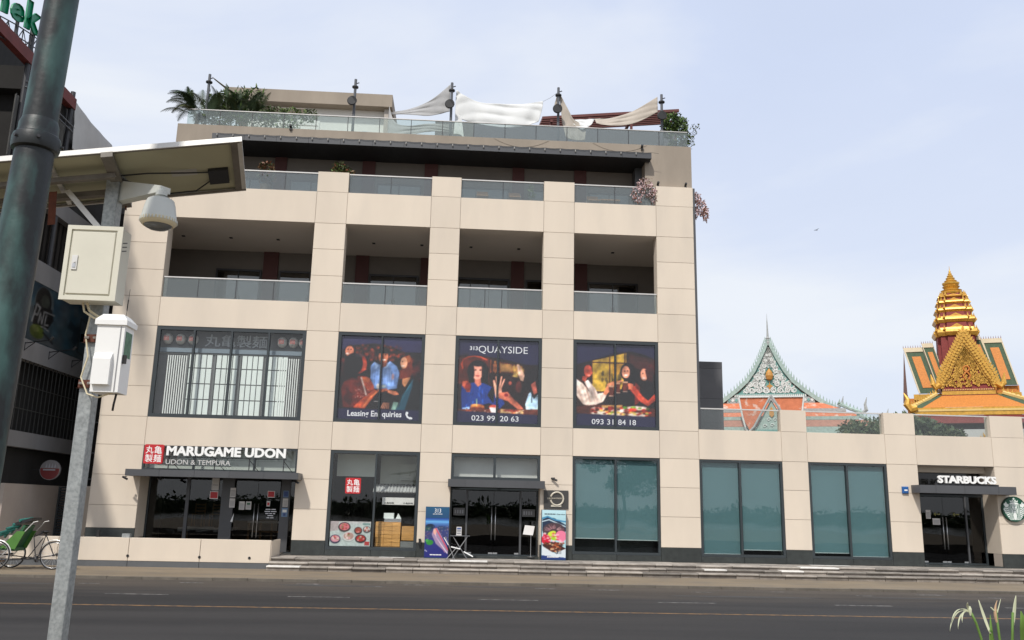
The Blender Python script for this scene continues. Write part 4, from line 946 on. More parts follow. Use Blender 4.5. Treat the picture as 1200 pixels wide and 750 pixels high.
# small wall things
def bullet_cam(x, y, z, lab, d=1):
    c = thing('security_camera', lab, 'camera', (x, y, z))
    MB().lathe([(.03, 0), (.045, .01), (.045, .02)], (x, y-.02, z+.06), 10).tube([(x, y, z+.06), (x, y-.08, z+.03)], .012, 6).build('bracket', 'dark_metal', c)
    MB().tube([(x-.09*d, y-.05, z+.05), (x+.10*d, y-.16, z-.03)], .038, 10).build('body', 'black', c); MB().tube([(x+.10*d, y-.16, z-.03), (x+.11*d, y-.165, z-.035)], .030, 10).build('lens', 'lens', c)
bullet_cam(3.52, 0, 3.30, 'small black bullet camera on the pier above the letter Q plaque')
bullet_cam(-11.62, -.5, 2.98, 'small black camera under the left end of the noodle shop canopy'); bullet_cam(-5.70, -.5, 2.98, 'small black camera under the right end of the noodle shop canopy')
bullet_cam(-10.5, -.3, 2.98, 'small dark camera under the noodle shop canopy near its left column')
tag(MB().bbox(16.66, 16.90, -.09, -.008, 3.10, 3.36, .03, 0).box(16.72, 16.84, -.094, -.09, 3.20, 3.25, 1).build('wall_box', ['box_blue', 'letter_white']), 'small blue box on the pier left of the cafe entrance', 'box')
for x, lab, z in ((-1.28, 'black ground spotlight between noodle bowl window and blue standee', 1.05),):
    tag(MB().box(x-.04, x+.04, -.12, -.02, z-.15, z+.06).build('wall_light', 'black'), lab, 'light')
tag(MB().cyl((21.33, -.35, TZ), (21.33, -.35, 1.35), .03, 8).lathe([(.16, 0), (.16, .03), (.03, .05)], (21.33, -.35, TZ+.001), 14).box(21.1, 21.5, -.4, -.3, TZ+.01, TZ+.05).build('queue_post', 'black'), 'black post on a flat foot below the round green sign', 'post')

# --- standees, folding table and chair, menu stand
def standee(x0, x1, z1, cvs, lab, rows, side='standee_blue'):
    s = thing('advertising_standee', lab, 'standee', ((x0+x1)/2, -.2, TZ))
    MB().box(x0, x1, -.30, -.10, TZ+.002, z1).build('box_frame', side, s); print_mesh(cvs, 'printed_face', x0+.01, x1-.01, TZ+.03, z1-.01, -.308, s)
    t = MB()
    for (tx, a, b, c, d, bo) in rows: text_mb(t, tx, x0+a*(x1-x0), x0+b*(x1-x0), TZ+c*(z1-TZ), TZ+d*(z1-TZ), -.309, .002, bo)
    for i in range(8): t.box(x0+.24*(x1-x0)+i*.052, x0+.24*(x1-x0)+i*.052+.04, -.311, -.309, TZ+.10, TZ+.135)
    t.build('lettering', 'letter_white', s); return s
def cv_night():
    w_, h = 44, 88; c = Canvas(w_, h, (30, 40, 110), lambda x, y: ((x-68)/172*w_, (y-228)/400*h)); r = random.Random(6)
    c.vgrad(228, 320, (30, 84, 118), (28, 70, 110)); c.vgrad(320, 350, (24, 60, 140), (110, 180, 226)); c.vgrad(350, 390, (90, 150, 210), (40, 60, 120)); c.vgrad(390, 480, (44, 56, 110), (56, 60, 110)); c.vgrad(480, 640, (40, 46, 120), (26, 30, 110))
    c.ell(105, 385, 32, 18, (18, 36, 60)); c.ell(190, 395, 40, 14, (40, 60, 100)); c.poly([(70, 388), (112, 388), (112, 420), (70, 420)], (20, 70, 78))
    for k in range(70): c.glow(r.uniform(70, 240), r.uniform(380, 480), 4, r.choice(((200, 170, 150), (90, 110, 170), (180, 90, 70), (40, 50, 90))), .5)
    c.poly([(130, 400), (155, 395), (240, 560), (238, 600), (150, 520), (118, 450)], (150, 130, 160)); c.line([(146, 400), (236, 565)], 6, (214, 40, 60)); c.line([(134, 410), (150, 470), (232, 590)], 5, (230, 220, 230)); c.line([(128, 430), (215, 585)], 4, (180, 120, 160)); c.ell(140, 425, 12, 20, (240, 170, 140), .7)
    c.ell(105, 510, 26, 18, (40, 130, 50)); c.ell(85, 495, 12, 10, (60, 150, 70)); c.line([(72, 570), (86, 580)], 4, (220, 220, 230)); return c
def cv_meat():
    w_, h = 44, 88; c = Canvas(w_, h, (168, 206, 214), lambda x, y: ((x-968)/172*w_, (y-250)/400*h)); r = random.Random(9)
    c.vgrad(250, 320, (190, 222, 228), (168, 206, 214)); c.poly([(972, 330), (1010, 308), (1060, 318), (1140, 370), (1140, 420), (972, 420)], (30, 46, 70)); c.line([(972, 320), (1010, 305), (1060, 330), (1140, 345)], 10, (60, 130, 170)); c.line([(972, 345), (1020, 330), (1140, 385)], 6, (210, 230, 236))
    c.ell(1055, 420, 80, 58, (70, 54, 60)); 
    for k in range(40): a = R(r.uniform(180, 360)); q = r.uniform(.5, 1); c.line([(1055+30*math.cos(a), 420+20*math.sin(a)), (1055+76*q*math.cos(a), 420+56*q*math.sin(a))], 4, r.choice(((150, 90, 100), (90, 60, 70), (190, 150, 150))), .7)
    c.ell(1105, 460, 40, 38, (226, 120, 150)); c.ell(1000, 490, 34, 34, (196, 24, 50)); c.ell(1050, 470, 30, 20, (160, 200, 40), 1, 30); c.ell(1040, 440, 30, 16, (200, 220, 60), 1, -20)
    c.poly([(972, 530), (1060, 500), (1140, 560), (1100, 600), (1000, 580)], (60, 30, 24))
    for k in range(50): c.ell(r.uniform(985, 1130), r.uniform(515, 585), 9, 6, r.choice(((140, 60, 30), (196, 110, 60), (90, 30, 20), (210, 170, 130), (60, 30, 20))), .85)
    for k in range(24): c.ell(r.uniform(980, 1135), r.uniform(440, 510), 10, 6, r.choice(((240, 190, 200), (220, 60, 90), (250, 220, 220), (230, 140, 160))), .7)
    c.poly([(972, 540), (1060, 600), (1140, 560), (1140, 660), (968, 660)], (206, 214, 218)); c.poly([(968, 615), (1140, 632), (1140, 660), (968, 660)], (24, 50, 110)); return c
standee(-1.10, -.25, 2.24, cv_night(), 'tall blue standee with a night city street picture', [('313', .38, .64, .885, .965, .0), ('QUAYSIDE', .30, .70, .845, .868, .01)])
s2 = standee(3.07, 3.95, 2.22, cv_meat(), 'tall pale standee with a grilled meat platter picture', [], 'standee_blue')
t = MB(); text_mb(t, 'Garden', 3.60, 3.92, 2.045, 2.09, -.309, .002, .02)
for i in range(7): t.box(3.17+i*.058, 3.215+i*.058, -.311, -.309, 2.05, 2.09)
text_mb(t, '3', 3.58, 3.68, .68, .82, -.309, .002, .02); t.box(3.70, 3.72, -.311, -.309, .68, .83).box(3.76, 3.78, -.311, -.309, .68, .83); t.build('dark_lettering', 'ink_dark', s2)
ft = thing('folding_table', 'small folding table with crossed legs beside the entrance doors', 'table', (.16, -.42, TZ))
MB().box(-.20, .50, -.62, -.22, 1.235, 1.265).build('tabletop', 'grey_metal', ft)
for y in (-.58, -.26):
    for a, b in ((-.10, .42), (.42, -.10)): MB().tube([(a, y, TZ), (b, y+.02, 1.235)], .012, 6).build('leg', 'alu_leg', ft)
fc = thing('folding_chair', 'white folding chair with crossed metal legs beside the blue standee', 'chair', (-.12, -.70, TZ))
for y in (-.88, -.54):
    MB().tube([(-.36, y, 1.22), (-.02, y, TZ)], .011, 6).build('leg', 'alu_leg', fc); MB().tube([(.06, y, .88), (-.30, y, TZ)], .011, 6).build('leg', 'alu_leg', fc)
MB().slab([(-.16, -.89, .87), (.17, -.89, .80), (.17, -.53, .80), (-.16, -.53, .87)], .025).build('seat', 'letter_white', fc)
MB().slab([(-.40, -.89, 1.20), (-.40, -.53, 1.20), (-.24, -.53, .95), (-.24, -.89, .95)], .02).build('backrest', 'letter_white', fc)
bs = MB().box(.02, .20, -.45, -.43, 1.266, 1.56, 0).box(.04, .18, -.453, -.45, 1.30, 1.36, 1).box(.04, .18, -.453, -.45, 1.39, 1.45, 1).box(.04, .18, -.453, -.45, 1.47, 1.53, 2).box(.0, .22, -.5, -.38, 1.265, 1.275, 0)
tag(bs.build('table_sign', ['notice_paper', 'ink_grey', 'ink_blue']), 'small upright card holder on the folding table', 'sign')
tag(MB().tube([(.30, -.75, .72), (.55, -.80, .60), (.62, -.8, .56)], .022, 6).build('white_strap', 'letter_white'), 'white strip lying off the folding chair towards the doors', 'strip')
ms = thing('menu_stand', 'thin steel menu stand with a tilted white card near the doors', 'stand', (2.72, .1, TZ+.08))
MB().tube([(2.72, .10, TZ+.08), (2.72, .10, 1.50)], .015, 8).lathe([(.14, 0), (.14, .012), (.02, .02)], (2.72, .1, TZ+.081), 16).build('pole', 'steel', ms)
MB().slab([(2.42, -.02, 1.33), (2.78, -.02, 1.30), (2.86, .16, 1.62), (2.50, .16, 1.65)], .012).build('card', 'notice_paper', ms)
for a, b in (((2.66, 1.37), (2.76, 1.42)), ((2.70, 1.50), (2.80, 1.56)), ((2.50, 1.42), (2.56, 1.56))): MB().slab([(a[0], .02+(a[1]-1.32)*.5-.02, a[1]), (b[0], .02+(a[1]-1.32)*.5-.02, a[1]), (b[0], .02+(b[1]-1.32)*.5-.02, b[1]), (a[0], .02+(b[1]-1.32)*.5-.02, b[1])], -.004).build('print_block', 'ink_dark', ms)
MB().box(2.74, 2.80, .16, .2, 1.62, 1.78).build('clip', 'black', ms)

# ---------------------------------------------------------------- loggia floor
def railing(x0, x1, z0, z1, y, joints, gm='glass_rail', cap='steel_cap', th=.04):
    o = MB().box(x0, x1, y-.03, y+.03, z1-.02, z1+.025).build('handrail', cap, B); es = [x0]+list(joints)+[x1]
    for a, b in zip(es[:-1], es[1:]): MB().box(a+.012, b-.012, y-.006, y+.006, z0, z1-.02).build('glass_panel', gm, o)
    for j in joints: MB().box(j-.012, j+.012, y-.009, y+.009, z0, z1-.02).build('joint_post', 'dark_metal', o)
    return o
bays = [(-11.3, -5.83), (-4.64, -1.4), (-.25, 3.02), (4.22, 7.48)]
for (a, b), js in zip(bays, ([-10.0, -8.6, -7.2], [-3.0], [.8, 1.45], [5.75])): railing(a+.01, b-.01, 9.70, 10.48, .10, js)
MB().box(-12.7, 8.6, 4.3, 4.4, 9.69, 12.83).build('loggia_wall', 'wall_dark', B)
for x0, x1 in ((-8.65, -8.02), (-4.72, -4.16), (-1.92, -1.45), (2.02, 2.58), (4.83, 5.36)):
    MB().box(x0, x1, 4.22, 4.3, 9.7, 12.82).build('maroon_pilaster', 'maroon', B)
def loggia_door(x0, x1, n):
    o = MB().box(x0, x1, 4.20, 4.3, 11.92, 12.0).box(x0, x0+.06, 4.2, 4.3, 9.7, 11.92).box(x1-.06, x1, 4.2, 4.3, 9.7, 11.92).build('terrace_door', 'dark_metal', B)
    wd = (x1-x0-.12)/n
    for k in range(n):
        MB().box(x0+.06+k*wd, x0+.06+(k+1)*wd-.03, 4.24, 4.25, 9.71, 11.92).build('pane', 'glass_loggia', o)
        if k: MB().box(x0+.045+k*wd-.015, x0+.045+k*wd+.02, 4.2, 4.29, 9.7, 11.92).build('stile', 'dark_metal', o)
    handles((x0+x1)/2, 4.24, 10.0, 10.9, o, .06)
loggia_door(-10.6, -8.7, 2); loggia_door(-7.95, -5.3, 2); loggia_door(-4.1, -2.0, 2); loggia_door(-.6, 1.95, 3); loggia_door(2.65, 4.4, 2); loggia_door(5.4, 7.6, 2)
MB().box(-12.6, 8.5, 4.41, 4.5, 9.7, 12.8).build('curtain_wall', 'wall_mid', B)
dl = MB().box(-11.5-.06, -11.5+.06, 2.3, 2.42, 12.79, 12.825).build('downlight', 'black', B)
for x in (-9.59, -7.69, -3.79, -1.81, .22, 2.21, 6.16, 7.94): inst(dl, B, (x+11.5, 0, 0))
# ---------------------------------------------------------------- top storey
for (a, b), js in zip(bays, ([-10.3, -9.3, -7.1], [-3.0], [1.4], [5.85])): railing(a+.01, b-.01, 14.12, 14.88, .12, js)
MB().box(-12.9, 8.9, .3, 1.5, 14.05, 14.08).build('terrace_floor', 'floor_tile', B)
br_ = MB(); 
MB().box(7.12, 9.03, .30, 1.6, 14.07, 16.80).build('render_wall', 'brown_render', B)
MB().box(-11.5, -10.0, .30, 1.6, 14.08, 16.80).build('render_wall', 'brown_render', B)
MB().box(-10.0, 7.12, .30, 1.6, 16.27, 16.80).build('render_fascia', 'brown_render', B)
MB().box(-11.5, 9.03, 1.6, 17.9, 16.05, 16.799).build('roof_slab', 'brown_render', B)
MB().box(8.7, 9.03, 1.6, 17.9, 14.07, 16.05).box(-11.5, -11.2, 1.6, 17.9, 14.07, 16.05).box(-11.2, 8.7, 17.6, 17.9, 14.07, 16.05).build('outer_wall', 'brown_render', B)
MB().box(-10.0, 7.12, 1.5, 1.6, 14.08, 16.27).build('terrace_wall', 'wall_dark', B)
lp = MB().box(-10.0, 7.30, -.12, 1.5, 16.03, 16.06).build('canopy_soffit', 'black_soffit', B)
es = [-10.0+i*1.24 for i in range(15)]; es[-1] = 7.30
for a, b in zip(es[:-1], es[1:]): MB().box(a+.004, b-.004, -.14, -.10, 16.03, 16.27).build('canopy_fascia_panel', 'grey_metal', B)
MB().box(-10.0, 7.3, -.10, .3, 16.20, 16.262).build('canopy_lid', 'grey_metal', B)
MB().box(6.84, 7.12, .9, 1.5, 14.08, 16.03).build('canopy_column', 'grey_metal', B)
for x0, x1 in ((-7.87, -7.39), (-4.33, -3.81), (-1.79, -1.25), (1.83, 2.32), (4.4, 4.9)): MB().box(x0, x1, 1.44, 1.5, 14.1, 16.03).build('maroon_pilaster', 'maroon', B)
def top_window(x0, x1):
    o = MB().box(x0, x1, 1.42, 1.5, 15.02, 15.08).box(x0, x0+.05, 1.42, 1.5, 14.1, 15.02).box(x1-.05, x1, 1.42, 1.5, 14.1, 15.02).build('terrace_window', 'dark_metal', B)
    m = (x0+x1)/2; MB().box(x0+.05, m-.02, 1.45, 1.46, 14.1, 15.02).build('pane', 'glass_top', o); MB().box(m+.02, x1-.05, 1.45, 1.46, 14.1, 15.02).build('pane', 'glass_top', o); MB().box(m-.02, m+.02, 1.43, 1.49, 14.1, 15.02).build('stile', 'dark_metal', o)
for a, b in ((-9.6, -8.0), (-7.2, -5.5), (-3.7, -1.9), (-1.0, 1.7), (2.5, 4.3), (5.0, 6.7)): top_window(a, b)
# string of bulbs along the canopy edge
lb = thing('string_lights', 'string of small bulbs along the top storey canopy edge', 'lights', (-1.3, -.16, 16.2))
wire = MB(); pts = []
for k in range(29):
    x = -9.8+k*.61; pts += [(x, -.17, 16.27), (x+.305, -.17, 16.24)]
wire.tube(pts, .006, 4); wire.build('wire', 'black', lb)
b0 = None
for k in range(28):
    x = -9.8+k*.61
    if b0 is None: b0 = MB().lathe([(.012, .05), (.016, .03), (.030, -.02), (.020, -.06), (.004, -.07)], (x, -.17, 16.20), 8).build('bulb', 'bulb', lb, smooth=True)
    else: inst(b0, lb, (k*.61, 0, 0))
# festoon cables drooping on the fascia
for x0, x1, lab in ((3.2-2.2, 3.2, 'thin cable drooping on the brown fascia near the middle mast'), (5.0, 7.2, 'thin cable drooping on the brown fascia near the right mast')):
    tag(MB().tube([(x0+(x1-x0)*k/10, .29, 16.78-.32*(1-(2*k/10-1)**2)) for k in range(11)], .006, 4).build('cable', 'brown_render'), lab, 'cable')
for x, z, y, lab in ((7.0, 16.55, .25, 'small dark spotlight on the brown fascia right of the canopy'), (7.60, 14.93, .1, 'small black spotlight on the last parapet block, left of two'), (8.72, 14.93, .1, 'small black spotlight on the last parapet block, right of two'), (-7.1, 16.72, .26, 'small dark spotlight on the brown fascia under the roof garden')):
    tag(MB().box(x-.04, x+.04, y-.04, y+.04, z-.0, z+.05).tube([(x, y-.08, z+.18), (x, y+.06, z+.10)], .05, 8).box(x-.012, x+.012, y-.012, y+.012, z, z+.14).build('spotlight', 'black'), lab, 'spotlight')
# terrace furniture behind the glass
def lounge(x, lab):
    c = thing('terrace_chair', lab, 'chair', (x, .8, 14.08)); MB().box(x-.25, x+.25, .55, 1.05, 14.42, 14.46).build('seat', 'wood', c)
    for sx in (-1, 1):
        MB().tube([(x+sx*.24, .55, 14.08), (x+sx*.24, 1.05, 14.45), (x+sx*.24, 1.15, 14.80)], .02, 6).build('leg', 'alu_leg', c); MB().tube([(x+sx*.24, 1.05, 14.08), (x+sx*.24, .55, 14.45)], .02, 6).build('leg', 'alu_leg', c)
    MB().slab([(x-.24, 1.08, 14.55), (x+.24, 1.08, 14.55), (x+.24, 1.16, 14.80), (x-.24, 1.16, 14.80)], .02).build('backrest', 'wood', c)
lounge(.6, 'folded terrace chair behind glass, left of two in the third bay'); lounge(1.9, 'folded terrace chair behind glass, right of two in the third bay'); lounge(5.1, 'terrace chair behind glass in the fourth bay, beside a table')
tb = thing('terrace_table', 'small wooden terrace table behind glass in the fourth bay', 'table', (5.75, .8, 14.08)); MB().box(5.35, 6.15, .55, 1.05, 14.45, 14.49).build('tabletop', 'wood', tb); MB().cyl((5.75, .8, 14.08), (5.75, .8, 14.45), .03).build('leg', 'alu_leg', tb)
# low wing: glass between the parapet blocks, terrace paving and grey block behind
MB().box(8.98, 25.6, .35, 11.7, 5.261, 5.28).build('wing_terrace_floor', 'floor_tile', B)
for a, b, js in ((8.98, 12.12, ()), (13.13, 16.14, ()), (17.36, 20.34, ()), (21.66, 24.69, ())): railing(a+.01, b-.01, 5.32, 6.10, .15, js, gm='glass_wing')
gb = MB().box(9.0, 11.78, 6.0, 11, 5.28, 8.93).build('stair_block', 'block_grey', B)
for z0, z1 in ((5.29, 6.20), (6.21, 7.26), (7.27, 8.63), (8.64, 8.95)):
    for x0, x1 in ((9.0, 10.72), (10.73, 11.80)): MB().box(x0, x1, 5.97, 6.0, z0, z1).build('cladding_panel', 'block_grey', gb)



# ---------------------------------------------------------------- foliage helpers
def leaves(n, size, sampler, seed, mats, mb=None, elong=1.8, droop=0.):
    """n small pointed leaves at sampled places; light and dark kinds mixed"""
    r = np.random.RandomState(seed); P = sampler(r, n); vs = np.zeros((n, 4, 3)); d = r.normal(size=(n, 3)); d[:, 2] -= droop; d /= np.linalg.norm(d, axis=1)[:, None]
    q = r.normal(size=(n, 3)); q = np.cross(d, q); q /= np.linalg.norm(q, axis=1)[:, None]; s = size*r.uniform(.6, 1.4, (n, 1))
    vs[:, 0] = P; vs[:, 1] = P+d*s*elong*.5+q*s*.5; vs[:, 2] = P+d*s*elong; vs[:, 3] = P+d*s*elong*.5-q*s*.5
    mb = mb or MB(); b = len(mb.v); mb.v += [tuple(a) for a in vs.reshape(-1, 3)]; mb.f += [(b+4*i, b+4*i+1, b+4*i+2, b+4*i+3) for i in range(n)]; mb.m += list(r.randint(0, mats, n)); return mb
def blob_sampler(blobs):
    B_ = np.array(blobs, float); w_ = (B_[:, 3]*B_[:, 4]*B_[:, 5])**.67; w_ /= w_.sum()
    def f(r, n):
        i = r.choice(len(B_), n, p=w_); d = r.normal(size=(n, 3)); d /= np.linalg.norm(d, axis=1)[:, None]; q = r.uniform(.45, 1.0, (n, 1))**.6
        return B_[i, :3]+d*q*B_[i, 3:6]
    return f
def palm_frond(mb, base, az, el, L, rr, n=16, m=0, wl=.32):
    p = Vector(base); d = Vector((math.cos(az)*math.cos(el), math.sin(az)*math.cos(el), math.sin(el))); pts = [p.copy()]; st = L/n
    side = Vector((-math.sin(az), math.cos(az), 0))
    for i in range(n):
        d = (d+Vector((0, 0, -.13*(.4+i/n)))).normalized(); p = p+d*st; pts.append(p.copy())
        if i > 2:
            for s in (-1, 1):
                for h in (0, .5):
                    l = wl*math.sin(math.pi*min(1, (i+h)/n*.85+.12))*rr.uniform(.8, 1.1); q = pts[-2].lerp(p, h); t = q+(side*s+d*.7+Vector((0, 0, -.35))).normalized()*l
                    w2 = d*.022; mb.add([q-w2, q+w2, t], [(0, 1, 2)], m)
    mb.tube(pts, [.014*(1-.8*i/n) for i in range(n+1)], 4, m); return mb

# ---------------------------------------------------------------- roof terrace
for (nm, x0, x1, js) in (('a', -11.2, 8.92, [ -9.93+1.262*i for i in range(15)]),):
    rl_ = thing('roof_railing', 'long glass railing along the roof edge with thin pale top rail', 'railing', (-1, .40, 16.8))
    MB().box(x0, x1, .38, .44, 17.46, 17.49).build('handrail', 'steel_cap', rl_); es = [x0]+js+[x1]
    for i, (a, b) in enumerate(zip(es[:-1], es[1:])): MB().box(a+.012, b-.012, .40, .412, 16.80, 17.46).build('glass_panel', 'glass_roof_rail' if i < 9 else 'glass_rail', rl_)
    for j in js: MB().box(j-.012, j+.012, .395, .42, 16.80, 17.46).build('joint_post', 'dark_metal', rl_)
    fx = None
    for j in es[:-1]:
        for k, (dx, dz) in enumerate(((.2, .12), (1.05, .14), (.62, .38))):
            if fx is None: fx = MB().lathe([(.022, -.005), (.022, .006)], (0, 0, 0), 8).build('glass_clamp', 'steel', rl_); fx.location = Vector((j+dx, .39, 16.8+dz))-wloc(rl_); fx.rotation_euler = (R(90), 0, 0)
            else: c_ = inst(fx, rl_, (0, 0, 0)); c_.location = Vector((j+dx, .39, 16.8+dz))-wloc(rl_)
# roof planting box + white bench wall behind the rail
tag(MB().box(-9.9, -6.3, 1.0, 1.15, 16.80, 17.12).build('low_roof_wall', 'white_paint'), 'low white wall behind the roof railing on the left', 'wall')
# roof house
rh = thing('roof_house', 'white roof house with a thick grey brown roof slab', 'building', (-7, 6, 16.8))
MB().box(-9.6, -3.75, 3.3, 9, 16.8, 19.15).build('wall', 'white_paint', rh); MB().box(-10.6, -3.4, 2.8, 9.4, 19.15, 19.72).build('roof', 'brown_render', rh)
MB().box(-3.74, -3.55, 3.0, 9, 16.8, 19.14).build('end_wall', 'wall_mid', rh); MB().box(-5.9, -3.76, 3.25, 3.29, 16.8, 17.55).build('dark_base', 'block_grey', rh)
MB().box(-7.9, -6.3, 2.0, 2.1, 17.75, 17.98).box(-7.9, -7.85, 2.0, 2.1, 16.8, 17.75).box(-6.35, -6.3, 2.0, 2.1, 16.8, 17.75).build('white_bar_counter', 'white_paint', rh)
tag(MB().lathe([(.05, 0), (.28, .02), (.33, .14), (.20, .24), (.03, .27)], (-4.25, 1.0, 16.82), 16).build('round_lamp', 'white_paint', smooth=True), 'low round white lamp behind the roof railing near the second mast', 'lamp')
ant = MB()
for x in (-7.9, -7.7, -7.5): ant.tube([(x, 1.45, 18.55), (x+.35, 1.5, 18.72)], .012, 5)
# masts
def mast(x, zt, lab, spk=True, tw=0):
    m = thing('roof_mast', lab, 'mast', (x, .8, 16.8), 0, 'masts along the roof edge carrying the shade sails')
    MB().cyl((x, .8, 16.8), (x, .8, zt), .055, 10).build('pole', 'mast_grey', m); MB().lathe([(.055, 0), (.13, .01), (.13, .06), (.055, .07)], (x, .8, zt-.38), 12).build('collar', 'black', m)
    if spk: MB().tube([(x-.02, .72, zt-1.05), (x-.06, .52, zt-1.08)], [.09, .20], 14).tube([(x-.06, .52, zt-1.08), (x-.06, .50, zt-1.08)], [.20, .17], 14).build('speaker', 'black', m)
    MB().tube([(x, .8, zt-.2), (x+.15, .8, zt-.14)], .02, 6).build('hook', 'black', m); return m
mast(-10.62, 19.22, 'grey mast rising from the planting at the left roof corner', False)
mast(-4.74, 19.32, 'grey mast in front of the white roof house'); mast(-.79, 19.38, 'grey mast left of the hanging white sail'); mast(3.63, 19.40, 'grey mast right of the hanging white sail'); mast(7.97, 19.32, 'grey mast at the right end of the beige sail')
# sails: rows of points, sagging
def cloth(name, rows, nu, mat, lab, fold=0., seed=0, thick=.012):
    """surface through a grid of control points [row][col] with folds"""
    r = random.Random(seed); K = len(rows); vs = []; nv = 22
    def cr(ps, t):
        n = len(ps)-1; i = min(int(t*n), n-1); u = t*n-i; p0 = ps[max(i-1, 0)]; p1 = ps[i]; p2 = ps[i+1]; p3 = ps[min(i+2, n)]
        return tuple(.5*((2*b)+(-a+c)*u+(2*a-5*b+4*c-d)*u*u+(-a+3*b-3*c+d)*u**3) for a, b, c, d in zip(p0, p1, p2, p3))
    ph = [r.uniform(0, 6) for _ in range(5)]
    for j in range(nv+1):
        t = j/nv
        for i in range(nu+1):
            s_ = i/nu; col = [cr(rw, s_) for rw in rows]; p = list(cr(col, t) if K > 2 else [a*(1-t)+b*t for a, b in zip(col[0], col[1])])
            e = math.sin(math.pi*s_)**.5
            sw = t*17-(2*s_-1)**2*11; f_ = fold*(math.sin(s_*19+ph[0]+2.5*t)*.45+(1-abs(math.sin(sw*.5+ph[2]+.5*math.sin(s_*7))))*(.9+.5*math.sin(s_*11+t*5))+math.sin(s_*41+ph[3]+t*3)*.12)
            p[1] += f_; p[2] += .25*f_*e; vs.append(tuple(p))
    fs = [(j*(nu+1)+i, j*(nu+1)+i+1, (j+1)*(nu+1)+i+1, (j+1)*(nu+1)+i) for j in range(nv) for i in range(nu)]
    mb = MB(); mb.add(vs, fs); o = mb.build(name, mat, smooth=True); so_ = o.modifiers.new('t', 'SOLIDIFY'); so_.thickness = thick; return tag(o, lab, 'shade sail')
cloth('shade_sail', [[(-10.55, .9, 19.18), (-9.9, 1.3, 18.85), (-9.1, 1.6, 18.52), (-8.0, 1.8, 18.40), (-7.0, 2.2, 18.60)], [(-10.5, 1.0, 19.12), (-9.8, 1.6, 18.75), (-9.0, 2.0, 18.42), (-8.0, 2.3, 18.33), (-6.9, 2.6, 18.52)]], 24, 'sail_beige', 'thin pale sail edge sagging from the left corner mast over the plants', .01, 1)
cloth('shade_sail', [[(-3.5, 2.9, 18.95), (-2.6, 2.2, 18.80), (-1.7, 1.6, 18.95), (-.86, .95, 19.38)], [(-3.4, 2.9, 18.85), (-2.6, 2.0, 18.45), (-1.7, 1.6, 18.25), (-.86, 1.0, 18.20)]], 24, 'sail_grey', 'grey sail stretched from the roof house to the mast left of the white sail', .04, 2)
cloth('shade_sail', [[(-3.5, 2.6, 19.1), (-3.2, 2.2, 18.2), (-2.6, 1.7, 17.8), (-1.7, 1.5, 17.85), (-.7, 1.2, 17.72)], [(-3.5, 2.5, 18.0), (-3.3, 2.0, 17.2), (-2.4, 1.6, 17.35), (-1.6, 1.5, 17.5), (-.5, 1.2, 17.4)]], 20, 'sail_grey', 'low grey sail hanging from the roof house corner towards the railing', .04, 3)
cloth('shade_sail', [[(-.60, .95, 19.17), (-.3, 1.0, 18.96), (.4, 1.1, 18.72), (1.3, 1.1, 18.70), (2.2, 1.1, 18.74), (3.02, 1.1, 18.92)], [(-.62, .95, 18.7), (0, 1.0, 18.35), (.7, 1.0, 18.15), (1.5, 1.0, 18.15), (2.3, 1.0, 18.35), (3.0, 1.05, 18.62)], [(-.62, .9, 17.9), (0, .95, 17.75), (.7, .95, 17.62), (1.5, .95, 17.58), (2.2, .95, 17.66), (2.85, 1.0, 17.95)]], 70, 'sail_white', 'large white sail hanging in folds between the two middle masts', .045, 4)
cloth('shade_sail', [[(-.60, .9, 18.1), (-.45, .9, 18.0), (-.35, .9, 17.9)], [(-.66, .8, 17.1), (-.40, .8, 17.1), (-.22, .8, 16.95)]], 8, 'sail_white', 'narrow white tail of cloth at the foot of the mast left of the white sail', .02, 5)
cloth('shade_sail', [[(3.50, .95, 18.75), (3.55, .95, 19.0), (3.65, .9, 19.32)], [(3.45, .95, 18.55), (3.70, .95, 18.85), (3.75, .95, 19.1)]], 8, 'sail_beige', 'small beige sail scrap knotted at the head of the mast right of the white sail', .02, 6)
cloth('shade_sail', [[(3.70, .9, 19.2), (3.95, .9, 18.7), (4.25, .95, 18.15), (4.55, 1.0, 17.95)], [(3.80, .9, 18.0), (4.1, .9, 17.85), (4.4, .95, 17.75), (4.8, 1.0, 17.70)], [(3.95, .8, 17.2), (4.2, .8, 17.1), (4.5, .85, 17.1), (4.75, .85, 17.15)]], 16, 'sail_beige', 'beige sail draped down from the mast right of the white sail to the railing', .03, 7)
cloth('shade_sail', [[(4.1, 1.1, 18.12), (4.6, 1.1, 18.16), (5.2, 1.1, 18.22)], [(4.3, .95, 17.85), (4.65, .9, 17.62), (5.05, .95, 17.9)]], 12, 'sail_white', 'small white sail folded over beside the beige drape', .03, 8)
cloth('shade_sail', [[(5.25, 1.5, 18.42), (6.0, 1.5, 18.50), (6.9, 1.4, 18.82), (7.85, 1.0, 19.32)], [(5.3, 1.3, 18.12), (6.0, 1.3, 18.05), (6.9, 1.3, 18.20), (7.85, 1.0, 18.62)]], 24, 'sail_beige', 'beige sail curving up to the mast near the right roof corner', .03, 9)
tag(MB().tube([(3.02, 1.1, 18.9), (3.3, 1.0, 19.02), (3.62, .85, 19.22)], .008, 5).build('rope', 'steel'), 'thin rope from the white sail to the mast on its right', 'rope')
